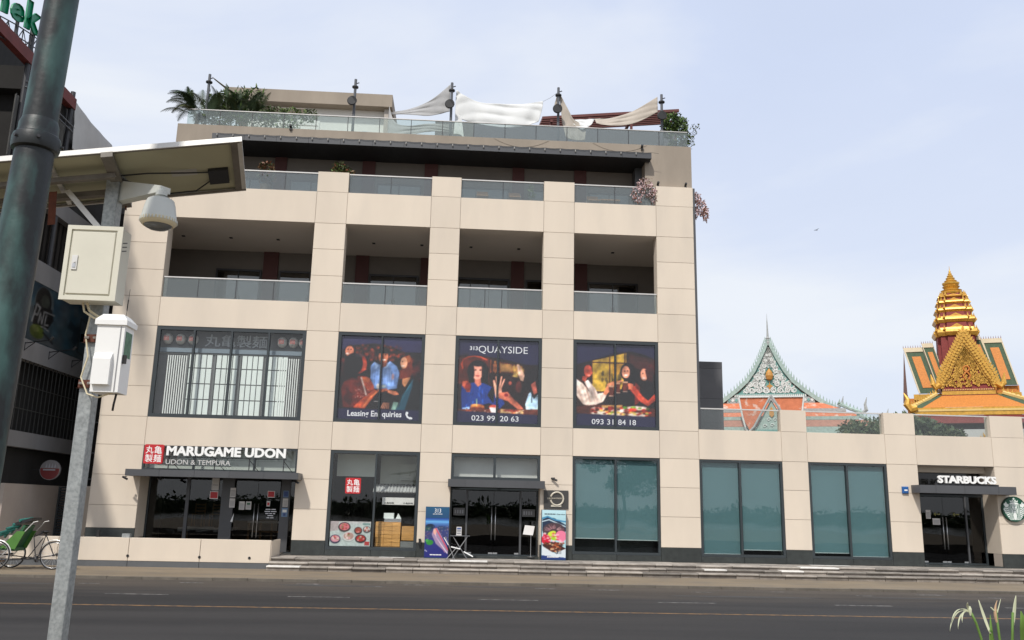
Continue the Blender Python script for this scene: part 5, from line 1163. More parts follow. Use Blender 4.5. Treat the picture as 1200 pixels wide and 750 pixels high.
# maroon slatted pergola
pg = thing('roof_pergola', 'maroon slatted pergola roof behind the beige sail', 'pergola', (6, 4, 16.8))
for k in range(7): MB().slab([(3.2, 3.2+k*.42, 19.12+k*.10), (9.35, 3.2+k*.42, 19.80+k*.10), (9.35, 3.32+k*.42, 19.80+k*.10), (3.2, 3.32+k*.42, 19.12+k*.10)], .12).build('slat', 'maroon_slat', pg)
for x in (3.6, 5.3, 7.2, 9.2): MB().box(x-.05, x+.05, 3.2, 6.2, 18.95+(x-3.2)*.11, 19.08+(x-3.2)*.11).build('beam', 'maroon_slat', pg); MB().box(x-.05, x+.05, 3.3, 3.4, 16.8, 18.96+(x-3.2)*.11).build('post', 'maroon_slat', pg)
MB().box(3.2, 9.3, 5.9, 6.0, 16.8, 19.0).build('back_screen', 'block_grey', pg); MB().box(-1.5, 9.0, 2.8, 2.9, 16.8, 18.62).build('dark_screen', 'block_grey', pg)
# plants on the roof
def plant(name, lab, cat, blobs, n, size, mats, seed, droop=.2, stems=(), pot=None, cname='foliage', group=None, elong=1.8):
    lo = np.array(blobs); base = (float(lo[:, 0].mean()), float(lo[:, 1].mean()), pot[2] if pot else float((lo[:, 2]-lo[:, 5]).min()))
    t = thing(name, lab, cat, base, 0, group); leaves(n, size, blob_sampler(blobs), seed, len(mats), droop=droop, elong=elong).build(cname, mats, t)
    if stems:
        s = MB()
        for st in stems: s.tube(st[0], st[1], 5)
        s.build('stem', 'bark', t)
    if pot: MB().lathe([(pot[3]*.7, 0), (pot[3], pot[4]*.95), (pot[3], pot[4]), (pot[3]*.8, pot[4]*.96)], pot[:3], 14).build('pot', 'pot', t)
    return t
rr_ = random.Random(11)
pp = thing('palm', 'feathery green palm at the left roof corner leaning over the railing', 'palm', (-11.0, .9, 16.8)); fm = MB()
for k in range(34): palm_frond(fm, (-11.0+rr_.uniform(-.3, .9), .9+rr_.uniform(-.2, .6), 17.35+rr_.uniform(0, .3)), R(rr_.uniform(0, 360)), R(rr_.uniform(15, 85)), rr_.uniform(.9, 1.5), rr_, 14, rr_.randint(0, 1), .34)
for az in (160, 175, 190, 205, 220, 240): palm_frond(fm, (-11.0, .8, 17.75), R(az), R(rr_.uniform(25, 60)), 1.35, rr_, 16, rr_.randint(0, 1), .40)
for k in range(60): palm_frond(fm, (rr_.uniform(-10.6, -8.7), rr_.uniform(1.0, 1.9), 17.5+rr_.uniform(0, .5)), R(rr_.uniform(0, 360)), R(rr_.uniform(40, 88)), rr_.uniform(.7, 1.25), rr_, 12, rr_.randint(0, 1), .28)
fm.build('frond', ['leaf_dark', 'leaf_olive'], pp); MB().tube([(-10.95, .9, 16.8), (-11.0, .9, 17.5)], [.10, .05], 8).build('trunk', 'bark', pp)
plant('shrub', 'bushy olive green planting beside the palm on the roof', 'plant', [(-10.3, 1.4, 18.2, .65, .5, .6), (-9.6, 1.5, 18.35, .7, .5, .65), (-9.0, 1.5, 18.65, .5, .4, .45), (-8.7, 1.6, 17.8, .7, .5, .5), (-10.3, 1.2, 17.4, .8, .4, .5)], 1500, .06, ['leaf_olive', 'leaf_dark', 'leaf_green'], 2, elong=4.0, stems=[([(-9.6, 1.4, 16.8), (-9.5, 1.4, 18)], .03)])
plant('shrub', 'thin trailing plants behind the roof railing right of the bushy planting', 'plant', [(-8.0, 1.2, 17.85, .55, .3, .3), (-7.3, 1.2, 17.85, .5, .3, .28), (-6.6, 1.2, 17.8, .35, .3, .3), (-7.6, .9, 17.3, .9, .2, .3), (-9.5, .8, 17.2, .7, .2, .35)], 1100, .07, ['leaf_olive', 'leaf_green'], 3, stems=[([(-7.6, 1.1, 16.8), (-7.6, 1.1, 17.9)], .02)])
plant('shrub', 'dense bright green shrub at the right roof corner', 'plant', [(8.45, .95, 18.2, .42, .35, .38), (8.75, .95, 18.0, .35, .35, .45), (8.25, 1.0, 17.8, .3, .3, .35), (8.9, .8, 17.4, .22, .3, .5), (8.5, .9, 17.0, .3, .3, .3)], 2300, .065, ['leaf_green', 'leaf_green', 'leaf_dark'], 4, stems=[([(8.6, .95, 16.8), (8.6, .95, 17.9)], .03)])
plant('trailing_plant', 'wispy thin plant leaning off the right roof corner', 'plant', [(9.2, .7, 17.65, .18, .2, .25), (9.35, .7, 17.9, .2, .2, .1), (9.15, .6, 17.2, .1, .2, .3)], 120, .05, ['leaf_olive'], 5, stems=[([(8.95, .7, 17.2), (9.15, .7, 17.6), (9.5, .7, 17.9)], .006)])
plant('potted_plant', 'round plant with red and orange leaves on the top storey terrace', 'plant', [(-7.95, .45, 15.15, .30, .28, .24), (-7.9, .4, 14.75, .30, .25, .30)], 520, .07, ['leaf_red', 'leaf_olive', 'leaf_red'], 6, pot=(-7.93, .45, 14.08, .22, .35))
plant('potted_plant', 'green bushy plant behind the parapet block, left of centre', 'plant', [(-5.1, .5, 15.22, .32, .28, .30), (-4.75, .5, 15.0, .25, .22, .25)], 620, .07, ['leaf_green', 'leaf_olive', 'leaf_red'], 7, pot=(-5.0, .55, 14.08, .25, .6))
plant('potted_plant', 'slender green plant behind glass in the third terrace bay', 'plant', [(2.55, .45, 14.6, .12, .12, .35)], 70, .07, ['leaf_green'], 8, pot=(2.55, .45, 14.08, .1, .2))
plant('blossom_plant', 'weeping pink blossom plant behind the last terrace glass', 'plant', [(7.05, .0, 15.05, .35, .2, .25), (7.2, .02, 14.75, .35, .2, .3), (6.75, .02, 14.6, .25, .16, .4), (7.38, .02, 14.5, .16, .16, .3)], 700, .045, ['blossom', 'blossom', 'leaf_red'], 9, droop=1.2, stems=[([(7.1, .3, 14.1), (7.1, .2, 15.1)], .02)], pot=(7.1, .5, 14.08, .2, .3))
plant('blossom_plant', 'weeping pink blossom plant hanging off the right edge of the tower', 'plant', [(9.25, .5, 14.7, .18, .2, .25), (9.45, .5, 14.3, .25, .2, .35), (9.6, .5, 14.05, .15, .15, .35), (9.2, .5, 14.1, .12, .15, .3)], 900, .05, ['blossom', 'leaf_red', 'blossom'], 10, droop=1.4, stems=[([(9.0, .5, 14.5), (9.3, .5, 14.8), (9.55, .5, 14.3)], .012)], )
tag(MB().box(9.05, 9.13, 1.2, 2.4, 15.6, 17.2).box(9.13, 9.16, 1.25, 2.35, 15.7, 17.1).build('side_sign', ['plaque_gold']), 'narrow sign board seen edge on at the right side of the brown storey', 'sign')

# ---------------------------------------------------------------- low wall in front, left
pw = thing('low_wall', 'low cream panelled wall with grey base along the pavement', 'wall', (-14, -1.35, GZ))
MB().box(-24, -6.24, -1.46, -1.2, GZ, .985).build('core', 'joint', pw)
xs_ = [-24, -21.2, -18.5, -15.9, -13.2, -10.9, -8.55, -6.22]
for a, b in zip(xs_[:-1], xs_[1:]):
    MB().bbox(a+.008, b-.008, -1.50, -1.455, .26, 1.0, .006).build('panel', 'cream', pw); MB().box(a+.008, b-.008, -1.49, -1.455, GZ, .252).build('base_panel', 'plinth_grey', pw)
MB().box(-24, -6.2, -1.455, -1.19, .986, 1.0).build('coping', 'cream', pw)
MB().box(-6.239, -6.2, -1.455, 0-.02, .26, 1.0).build('panel', 'cream', pw); MB().box(-6.239, -6.21, -1.455, -.02, GZ, .252).build('base_panel', 'plinth_grey', pw)
for i, x in enumerate((-13.2, -10.9, -8.55, -6.9)):
    tag(MB().tube([(x, -1.52, .42), (x, -1.49, .42)], .045, 12).build('wall_light', 'black'), ('small round black light low on the cream wall, '+('nearest the galvanised pole', 'second from the galvanised pole', 'third from the galvanised pole', 'at the steps end')[i]), 'light')
tag(MB().box(-12.05, -11.96, -1.38, -1.30, 1.0, 1.22).build('post_light', 'black'), 'small black post light on top of the cream wall', 'light')
tag(MB().box(-11.2, -10.95, -1.4, -1.22, 1.0, 1.13).build('junction_box', 'galv'), 'small grey box on top of the cream wall', 'box')
struct(MB().box(-13.0, -6.24, -1.2, .9, GZ+.001, TZ+.03).build('raised_terrace', 'floor_tile', loc=(0, 0, 0)))
# alley: cream wall and louvred gate
MB_ = MB().box(-14.25, -13.02, 2.2, 2.4, GZ, 2.72); tag(MB_.build('alley_wall', 'cream'), 'plain cream wall closing the alley beside the building', 'wall')
gt = thing('louvred_gate', 'dark louvred gate in the alley behind the pole', 'gate', (-14.6, 2.1, GZ))
MB().box(-14.98, -14.92, 2.05, 2.15, GZ, 2.68).box(-14.30, -14.26, 2.05, 2.15, GZ, 2.68).box(-14.92, -14.30, 2.05, 2.15, 2.62, 2.68).build('frame', 'louvre', gt)
l0 = None
for k in range(24):
    if l0 is None: l0 = MB().slab([(-14.92, 2.07, .16), (-14.30, 2.07, .16), (-14.30, 2.13, .22), (-14.92, 2.13, .22)], .012).build('louvre', 'louvre', gt)
    else: inst(l0, gt, (0, 0, k*.102))

# ---------------------------------------------------------------- the dark building at the left, seen along its side (wall plane x = -15)
LB = thing('neighbouring_building', 'dark tall building at the left edge with grey bands and a blue mural', 'building', (-19, 4, GZ))
def lpanel(y0, y1, z0, z1, mat, name, x=-15.0, d=.3): return MB().box(x-d, x, y0, y1, z0, z1).build(name, mat, LB)
MB().box(-26, -15.6, -3.4, 16, 3.9, 16.0).box(-26, -18.0, -6.8, 5.8, 3.9, 19.7).box(-26, -15.25, -3.9, -.85, 15.9, 16.75).box(-26, -15.31, -1.9, 16, GZ, 3.9).build('core', 'left_dark', LB)
lpanel(-1.9, 2.2, GZ, 2.70, 'wall_mid_cream', 'lower_wall'); lpanel(2.2, 16, GZ, 2.70, 'wall_mid_cream', 'lower_wall')
for z0, z1 in ((3.92, 4.45), (6.88, 7.58), (9.66, 10.42), (12.35, 12.95)): lpanel(-4.4, 16, z0, z1, 'left_grey', 'floor_band', x=-14.96)
MB().box(-15.2, -14.93, -6.8, -.85, 16.62, 17.05).build('steel_beam', 'red_steel', LB)
for y in (-4.3, -3.1, -.95): MB().tube([(-15.05, y, 10.4), (-15.05, y, 17.3 if y > -1 else 18.0 if y < -4 else 17.0)], .09, 10).build('steel_post', 'dark_metal', LB)
# curtains between posts with folds
def curtain(y0, y1, z0, z1, mat, seed):
    r = random.Random(seed); mb = MB(); n = 40; vs = []
    for j in (0, 1):
        for i in range(n+1): vs.append((-15.16+.05*math.sin(i*1.1+seed)+.03*math.sin(i*2.7), y0+(y1-y0)*i/n, z1 if j else z0+.15*math.sin(i*.4+seed)))
    mb.add(vs, [(i, i+1, n+2+i, n+1+i) for i in range(n)]); return mb.build('curtain', mat, LB, smooth=True)
curtain(-4.6, -3.2, 13.1, 15.4, 'curtain', 1); curtain(-2.9, -1.15, 13.0, 15.9, 'curtain', 2)
for z in (15.75, 15.95, 13.35): MB().tube([(-14.95, -4.4, z), (-14.95, -.7, z)], .025, 6).build('rail', 'mast_grey', LB)
for y in (-4.1, -2.0): MB().tube([(-15.0, y, 12.95), (-15.0, y, 14.2)], .04, 6).build('rail_post', 'mast_grey', LB)
MB().slab([(-15.05, -.9, 15.3), (-15.05, 2.3, 16.0), (-15.05, 2.3, 12.95), (-15.05, -.9, 12.95)], .05).build('dark_infill', 'left_dark', LB)
# railing screen in the lower storeys (thin verticals) and grid
for z0, z1 in ((4.45, 6.88),):
    for k in range(30): MB().box(-15.02, -14.99, -2.0+k*.3, -1.985+k*.3, z0, z1).build('screen_bar', 'left_bar', LB)
    for z in (5.2, 6.0): MB().box(-15.02, -14.99, -2.5, 8, z, z+.03).build('screen_rail', 'left_bar', LB)
for k in range(26): MB().box(-15.3, -15.25, -2.2+k*.35, -2.0+k*.35, 10.42, 12.35).build('timber_board', 'left_board', LB)
def mural_cv():
    w_, h = 130, 50; c = Canvas(w_, h, (40, 92, 120), lambda x, y: (x/130*w_, y/50*h)); r = random.Random(12)
    c.vgrad(0, 50, (36, 96, 128), (120, 128, 130))
    for k in range(60): c.glow(r.uniform(0, 130), r.uniform(0, 50), r.uniform(3, 9), r.choice(((60, 130, 160), (140, 146, 148), (30, 70, 100), (150, 150, 150), (84, 130, 146))), .6)
    c.ell(37, 14, 11, 14, (130, 145, 150)); c.ell(36, 14, 9, 13, (36, 34, 34)); c.ell(38, 13, 5, 6, (120, 130, 112), .7)
    c.poly([(26, 20), (46, 17), (50, 26), (44, 36), (27, 37)], (26, 24, 26))
    c.line([(26, 34), (29, 18), (33, 20), (31, 27), (28, 27)], 1.6, (225, 225, 222)); c.line([(33, 33), (34, 24), (37, 33), (38, 23)], 1.5, (225, 225, 222)); c.line([(41, 24), (40, 33), (44, 32)], 1.5, (225, 225, 222)); c.line([(38, 22), (50, 21)], 1.4, (225, 225, 222)); c.line([(27, 37), (40, 35), (46, 37)], 1.2, (225, 225, 222))
    c.ell(33, 41, 8, 6, (120, 140, 40)); c.ell(31, 39, 4, 3, (190, 200, 110), .7); c.line([(40, 40), (52, 46)], 1.5, (20, 20, 24))
    c.poly([(70, 18), (78, 22), (84, 20), (86, 30), (80, 40), (74, 36), (76, 28), (68, 26)], (36, 66, 84)); c.poly([(72, 4), (78, 2), (80, 12), (74, 14)], (110, 130, 140)); c.line([(84, 12), (84, 44), (96, 47)], 1.2, (20, 22, 26)); c.line([(84, 12), (104, 18)], .9, (30, 34, 40))
    c.ell(104, 14, 8, 6, (26, 60, 84)); c.noise(.2, 3, 4); c.a *= .50; return c
def mural():
    cv = mural_cv(); h, w_ = cv.h, cv.w; ys = np.linspace(-3.4, 5.0, w_); zs = np.linspace(9.62, 7.62, h); Yg, Zg = np.meshgrid(ys, zs)
    A = np.stack([np.full_like(Yg, -14.97), Yg, Zg], -1).reshape(-1, 3); idx = np.arange(h*w_).reshape(h, w_)
    F = np.stack([idx[1:, :-1], idx[1:, 1:], idx[:-1, 1:], idx[:-1, :-1]], -1).reshape(-1, 4).tolist(); n0 = len(A)
    b = MB().box(-15.06, -14.972, -6.8, 16, 7.59, 9.65); A = np.vstack([A, np.array(b.v)])-np.array(wloc(LB)); F += [[i+n0 for i in f] for f in b.f]
    me = bpy.data.meshes.new('mural'); me.from_pydata(A.tolist(), [], F); me.materials.append(MATS['print']); at = me.color_attributes.new('Print', 'FLOAT_COLOR', 'POINT')
    col = np.ones((len(A), 4)); col[:n0, :3] = srgb(np.clip(cv.a, 0, 1)).reshape(-1, 3); col[n0:, :3] = (.02, .04, .05); at.data.foreach_set('color', col.ravel())
    o = bpy.data.objects.new('mural', me); C.objects.link(o); o.parent = LB; o['label'] = 'blue wall painting with white script lettering on black'
mural()
for i, (y, l) in enumerate(((-2.0, 1.1), (-.2, 1.2), (1.7, 1.2))):
    s = thing('wall_spotlight', 'spotlight on a bracket arm under the mural, '+('first from the lamp post', 'second from the lamp post', 'third, beside the galvanised pole')[i], 'light', (-14.9, y, 7.4), 0, 'spotlights on arms lighting the mural')
    MB().tube([(-14.96, y, 7.15), (-14.96, y, 7.45)], .02, 6).tube([(-14.95, y, 7.42), (-14.0, y-.2, 7.52)], .018, 6).tube([(-14.95, y, 7.18), (-14.6, y-.07, 7.44)], .014, 6).build('arm', 'black', s); MB().tube([(-14.05, y-.2, 7.50), (-13.95, y-.2, 7.62)], .05, 8).build('lamp_head', 'black', s)
rs = thing('round_wall_sign', 'round red and white sign hanging in the dark storey of the left building', 'sign', (-14.6, .1, 2.9))
pts = [(.35*math.cos(2*math.pi*k/32), .35*math.sin(2*math.pi*k/32)) for k in range(32)]
MB().prism([(-14.45+a, 3.22+b) for a, b in pts], -.05, .05).build('white_disc', 'disc_white_shaded', rs)
MB().prism([(-14.45+.35*.94*math.cos(R(a)), 3.22+.35*.94*math.sin(R(a))) for a in range(170, 371, 10)], -.056, -.05).build('red_segment', 'disc_red_shaded', rs)
q = MB().box(-14.68, -14.26, -.062, -.056, 3.20, 3.25)
for k in range(4): q.prism([(-14.62+k*.10, 3.30), (-14.55+k*.10, 3.30), (-14.575+k*.10, 3.46)], -.056, -.05)
q.build('emblem', 'ink_grey', rs); MB().tube([(-15.1, 0, 3.22), (-14.75, 0, 3.22)], .02, 6).build('bracket', 'black', rs)
# roof lettering
rsg = thing('rooftop_sign', 'green serif letters on a lattice frame above the red beam', 'sign', (-14.95, -5.5, 17.1))
def xf(q): return (-14.9+q[1], q[0], q[2]+.23*(q[0]+5.5)-.05*(q[0]+5.0)**2*.6)
text_chars = [('i', -7.6, -7.2, 17.55, 18.45), ('n', -7.1, -6.15, 17.55, 18.2), ('e', -6.0, -5.2, 17.5, 18.12), ('k', -5.1, -4.05, 17.45, 18.5)]
for ch, a, b, z0, z1 in text_chars:
    mb = MB(); text_mb(mb, ch, a, b, z0, z1, 0, .06, .05); mb.v = [xf((v[0], v[1], v[2])) for v in mb.v]; mb.v = [(v[0], v[1], v[2]) for v in mb.v]; mb.build('letter', 'sign_green', rsg)
fr = MB(); f_ = lambda y, z: (-15.02, y, z+.23*(y+5.5)-.03*(y+5.0)**2)
for z in (16.75, 17.05, 17.42): fr.tube([f_(y, z) for y in (-7.8, -7, -6.2, -5.4, -4.6, -3.9)], .022, 5)
for k in range(9): y = -7.7+k*.46; fr.tube([f_(y, 16.7), f_(y+.46 if k % 2 else y, 17.42)], .018, 5); fr.tube([f_(y+.4, 16.75), f_(y, 17.4)], .014, 5)
fr.tube([(-15.02, -5.35, 16.8), (-15.02, -5.35, 17.6)], .06, 8).tube([(-15.02, -4.4, 16.9), (-15.02, -4.5, 17.6)], .03, 6).tube([(-15.02, -4.9, 16.8), (-15.02, -4.1, 17.9)], .02, 6)
fr.build('lattice_frame', 'dark_metal', rsg)
cloth('shade_sail', [[(-15.0, -.85, 17.0), (-15.0, .4, 16.85), (-15.0, 1.6, 16.8), (-15.0, 2.8, 16.8)], [(-14.95, -.8, 16.2), (-15.0, .4, 16.1), (-14.95, 1.6, 16.2), (-14.95, 2.8, 16.5)], [(-14.9, -.75, 15.1), (-14.95, .4, 15.0), (-14.95, 1.6, 15.3), (-14.95, 2.8, 16.0)]], 26, 'sail_grey_light', 'pale grey sail falling from the corner post of the dark left building', .05, 12)
# steel stair with rails between the buildings
st = thing('steel_stair', 'dark metal stair with rails in the gap between the two buildings', 'stairs', (-14.4, 5, GZ))
for z in (3.0, 4.0, 5.2, 10.3, 11.4, 12.2): MB().tube([(-14.8, 3.0, z), (-13.1, 3.0, z)], .03, 6).build('rail', 'mast_grey', st)
for x in (-14.2, -13.75, -13.3):
    for z0, z1 in ((2.75, 5.2), (10.3, 12.4)): MB().tube([(x, 3.0, z0), (x+.12, 3.0, z1)], .022, 6).build('rail_post', 'mast_grey', st)
MB().slab([(-14.9, 3.1, 12.6), (-13.1, 3.1, 10.9), (-13.1, 3.1, 10.6), (-14.9, 3.1, 12.3)], -.3).build('stringer', 'left_grey', st)
MB().box(-14.9, -13.05, 3.4, 3.5, 2.6, 14).build('backing_screen', 'left_dark', st)

# ---------------------------------------------------------------- foreground: lamp post
Lp = thing('lamp_post', 'thick dark green weathered bronze lamp post in the left foreground', 'lamp post', (-2.60, -27.0, .55))
def lean(mb): mb.v = [(x+(z-4.2)*.026, y, z) for x, y, z in mb.v]; return mb
LX = -2.60
lean(MB().lathe([(.19, 0), (.19, .25), (.16, .30), (.14, .6), (.124, 1.2), (.114, 3.2), (.108, 3.66), (.106, 3.70)], (LX, -27.0, .55), 40)).build('lower_shaft', 'bronze', Lp, auto=True)
lean(MB().lathe([(.107, 0), (.128, .01), (.133, .03), (.133, .075), (.128, .095), (.116, .105), (.110, .13), (.110, .17), (.100, .20)], (LX, -27.0, 4.23), 40)).build('collar', 'bronze', Lp, auto=True)
lean(MB().lathe([(.097, 0), (.090, 2.4), (.088, 4.2)], (LX, -27.0, 4.42), 40)).build('upper_shaft', 'bronze', Lp, auto=True)
for a_ in (-115, -60, 20): lean(MB().tube([(LX+.125*math.cos(R(a_)), -27+.125*math.sin(R(a_)), 4.285), (LX+.148*math.cos(R(a_)), -27+.148*math.sin(R(a_)), 4.285)], .010, 8)).build('screw', 'dark_metal', Lp)
lean(MB().lathe([(.10, 0), (.16, .05), (.24, .3), (.24, .55), (.14, .75), (.03, .9)], (LX, -27.0, 8.62), 20)).build('lantern_head', 'bronze', Lp)

# ---------------------------------------------------------------- surveillance pole
Pz = .55
cp = thing('camera_pole', 'galvanised square steel pole carrying a solar panel and cabinets', 'pole', (-2.66, -25.68, Pz))
MB().bbox(-2.708, -2.612, -25.73, -25.63, Pz, 4.62, .004).build('shaft', 'galv', cp); MB().box(-2.83, -2.49, -25.85, -25.51, Pz, Pz+.02).build('base_plate', 'galv', cp)
for z in (2.98, 3.31):
    MB().box(-2.735, -2.585, -25.755, -25.735, z, z+.055).box(-2.735, -2.71, -25.755, -25.6, z, z+.055).box(-2.61, -2.56, -25.80, -25.735, z, z+.05).build('clamp', 'rust', cp)
    MB().tube([(-2.64, -25.77, z+.028), (-2.60, -25.77, z+.028)], .010, 6).tube([(-2.70, -25.765, z+.028), (-2.67, -25.765, z+.028)], .010, 6).build('bolt', 'steel', cp)
cb = thing('equipment_cabinet', 'large cream metal cabinet on the galvanised pole under the solar panel', 'cabinet', (-2.66, -25.83, 3.60))
MB().box(-2.845, -2.475, -25.90, -25.735, 3.585, 4.125).build('body', 'cabinet', cb); MB().bbox(-2.815, -2.515, -25.91, -25.901, 3.625, 4.085, .004).build('door', 'cabinet', cb)
fr = MB().box(-2.855, -2.465, -25.912, -25.895, 4.10, 4.130).box(-2.855, -2.465, -25.912, -25.895, 3.58, 3.610).box(-2.855, -2.825, -25.912, -25.895, 3.61, 4.10).box(-2.505, -2.465, -25.912, -25.895, 3.61, 4.10).build('front_rim', 'cabinet', cb)
MB().box(-2.795, -2.757, -25.918, -25.910, 3.80, 3.905).tube([(-2.776, -25.917, 3.855), (-2.776, -25.924, 3.855)], .008, 8).build('latch', 'alu', cb); MB().box(-2.786, -2.766, -25.921, -25.918, 3.815, 3.845).build('lock', 'steel', cb)
for k in range(3): MB().slab([(-2.474, -25.87, 3.955+k*.03), (-2.474, -25.79, 3.98+k*.03), (-2.474, -25.79, 3.988+k*.03), (-2.474, -25.87, 3.963+k*.03)], -.004).build('vent_slot', 'black', cb)
for a, b in ((-2.80, 3.585), (-2.5, 3.585)): pass
tag(MB().tube([(-2.70, -25.80, 3.585), (-2.68, -25.80, 3.53), (-2.62, -25.78, 3.49), (-2.60, -25.75, 3.50)], .010, 6).tube([(-2.73, -25.8, 3.585), (-2.71, -25.81, 3.52), (-2.64, -25.8, 3.475), (-2.60, -25.76, 3.48)], .008, 6).tube([(-2.68, -25.77, 3.5), (-2.70, -25.76, 3.36), (-2.66, -25.77, 3.2), (-2.69, -25.77, 3.05), (-2.62, -25.80, 2.93), (-2.52, -25.86, 2.90), (-2.42, -25.85, 2.94)], .006, 6).build('cable', 'dome_cream'), 'thin cream cables looping down the galvanised pole between the cabinets', 'cable')
wc = thing('control_box', 'small white control box with lid and hooded vent, below the large cabinet', 'box', (-2.47, -25.86, 2.93))
MB().box(-2.565, -2.375, -25.90, -25.73, 2.935, 3.41).build('body', 'cabinet_white', wc)
rf = MB(); x0, x1, y0, y1 = -2.580, -2.360, -25.915, -25.715
rf.add([(x0, y0, 3.41), (x1, y0, 3.41), (x1, y1, 3.41), (x0, y1, 3.41), (x0, y0, 3.445), (x1, y0, 3.445), (x1, y1, 3.445), (x0, y1, 3.445), (x0+.04, y0+.03, 3.49), (x1-.04, y0+.03, 3.49), (x1-.04, y1-.03, 3.49), (x0+.04, y1-.03, 3.49)],
       [(0, 3, 2, 1), (0, 1, 5, 4), (1, 2, 6, 5), (2, 3, 7, 6), (3, 0, 4, 7), (4, 5, 9, 8), (5, 6, 10, 9), (6, 7, 11, 10), (7, 4, 8, 11), (8, 9, 10, 11)]); rf.build('lid', 'cabinet_white', wc)
MB().prism([(-25.90, 2.985), (-25.90, 3.21), (-25.915, 3.20), (-25.935, 3.165), (-25.935, 2.985)], -2.555, -2.435, axis='x').build('vent_hood', 'cabinet_white', wc)
MB().box(-2.405, -2.403+.006, -25.902, -25.899, 2.94, 3.40).build('door_gap', 'ink_grey', wc)
MB().box(-2.3745, -2.372, -25.875, -25.76, 3.19, 3.37).build('green_label', 'green_sticker', wc); MB().box(-2.374, -2.352, -25.885, -25.865, 3.14, 3.20).build('lock', 'black', wc)
MB().tube([(-2.42, -25.8, 2.935), (-2.43, -25.8, 2.86), (-2.44, -25.78, 2.82)], .008, 6).build('gland', 'black', wc)
tag(MB().tube([(-2.455, -25.7, 3.56), (-2.453, -25.7, 3.64)], .004, 6).tube([(-2.456, -25.7, 3.49), (-2.45, -25.7, 3.72)], .0018, 5).build('antenna', 'black'), 'thin small black antenna between the two cabinets', 'antenna')
# dome camera on an arm
dc = thing('dome_camera', 'cream and grey dome security camera hanging from a tapered arm', 'camera', (-2.20, -26.0, 4.06))
am = MB(); am.add([(-2.615, -25.70, 4.40), (-2.615, -25.70, 4.56), (-2.615, -25.62, 4.56), (-2.615, -25.62, 4.40), (-2.21, -25.99, 4.385), (-2.21, -25.99, 4.43), (-2.16, -25.93, 4.43), (-2.16, -25.93, 4.385)], [(0, 1, 2, 3), (7, 6, 5, 4), (0, 4, 5, 1), (1, 5, 6, 2), (2, 6, 7, 3), (3, 7, 4, 0)]); am.build('arm', 'dome_grey', dc)
DX, DY, DZ = -2.205, -25.97, 4.140
MB().lathe([(.040, 0), (.040, .03), (.028, .045)], (DX, DY, 4.355), 20).build('neck', 'dome_grey', dc, smooth=False)
MB().lathe([(.03, .205), (.072, .203), (.092, .19), (.103, .155), (.117, .08), (.122, .05)], (DX, DY, DZ-.01), 36).build('housing', 'dome_grey', dc, auto=True)
MB().lathe([(.104, 0), (.118, .012), (.126, .026), (.126, .046), (.122, .050)], (DX, DY, DZ-.01), 36).build('rim', 'dome_cream', dc, auto=True)
for k in range(34):
    a = 2*math.pi*k/34; b = MB(); c_, s_ = math.cos(a), math.sin(a)
    b.slab([(DX+.1265*c_-.005*s_, DY+.1265*s_+.005*c_, DZ+.014), (DX+.1265*c_+.005*s_, DY+.1265*s_-.005*c_, DZ+.014), (DX+.1235*c_+.005*s_, DY+.1235*s_-.005*c_, DZ+.040), (DX+.1235*c_-.005*s_, DY+.1235*s_+.005*c_, DZ+.040)], -.004); b.build('rim_tooth', 'dome_grey', dc)
MB().lathe([(.02, -.036), (.06, -.026), (.09, -.010), (.104, .004)], (DX, DY, DZ-.008), 32).build('dome_glass', 'lens', dc, smooth=True)
# solar panel (seen from below)
NR, NL, FL, FR = Vector((-1.64, -26.1, 4.785)), Vector((-4.35, -26.1, 4.405)), Vector((-4.50, -25.3, 4.315)), Vector((-1.79, -25.3, 4.705))
def pl(u, v, h=0.):
    """u from the right end (0..1), v from near to far (0..1), h below the sheet"""
    a = NR.lerp(NL, u); b = FR.lerp(FL, u); n = (NL-NR).cross(FR-NR).normalized(); n = n if n.z > 0 else -n
    return a.lerp(b, v)-n*h
spn = thing('solar_panel', 'solar panel seen from below on top of the galvanised pole', 'solar panel', tuple(pl(.5, .5)))
def pbox(u0, u1, v0, v1, h0, h1, name, mat, par=None):
    q = [pl(u0, v0, h0), pl(u1, v0, h0), pl(u1, v1, h0), pl(u0, v1, h0)]; q2 = [pl(u0, v0, h1), pl(u1, v0, h1), pl(u1, v1, h1), pl(u0, v1, h1)]
    return MB().add(q+q2, [(0, 3, 2, 1), (4, 5, 6, 7), (0, 1, 5, 4), (1, 2, 6, 5), (2, 3, 7, 6), (3, 0, 4, 7)]).build(name, mat, par or spn)
pbox(.006, .994, .012, .988, .004, .010, 'back_sheet', 'panel_back'); pbox(.006, .994, .012, .988, -.002, .002, 'cell_face', 'cell')
for a in ((0, 1, 0, .012), (0, 1, .985, 1), (0, .012, .012, .985), (.988, 1, .012, .985), (.494, .506, .012, .985)): pbox(*a, -.003, .036, 'edge_frame', 'alu')
for a in ((0, 1, .012, .035), (0, 1, .955, .985), (.012, .03, .035, .955)): pbox(*a, .030, .036, 'frame_lip', 'alu_dark')
pbox(.33, .36, -.01, 1.04, .037, .075, 'cross_bar', 'alu_dark'); pbox(.80, .83, -.01, 1.04, .037, .075, 'cross_bar', 'alu_dark')
pbox(.34, .82, .28, .33, .077, .115, 'long_rail', 'alu_dark'); pbox(.34, .82, .60, .66, .077, .12, 'long_rail', 'alu_dark'); pbox(.34, .82, .34, .36, .079, .082, 'rail_flange', 'alu')
pbox(.045, .10, .52, .80, .010, .035, 'junction_box', 'black'); pbox(.13, .20, .50, .62, .010, .013, 'data_label', 'panel_label')
MB().tube([pl(.09, .58, .02), pl(.16, .50, .04), pl(.26, .42, .05), pl(.33, .42, .05)], .006, 6).tube([pl(.09, .72, .02), pl(.14, .84, .06), pl(.22, .80, .08), pl(.33, .50, .05)], .006, 6).build('cable', 'black', spn)
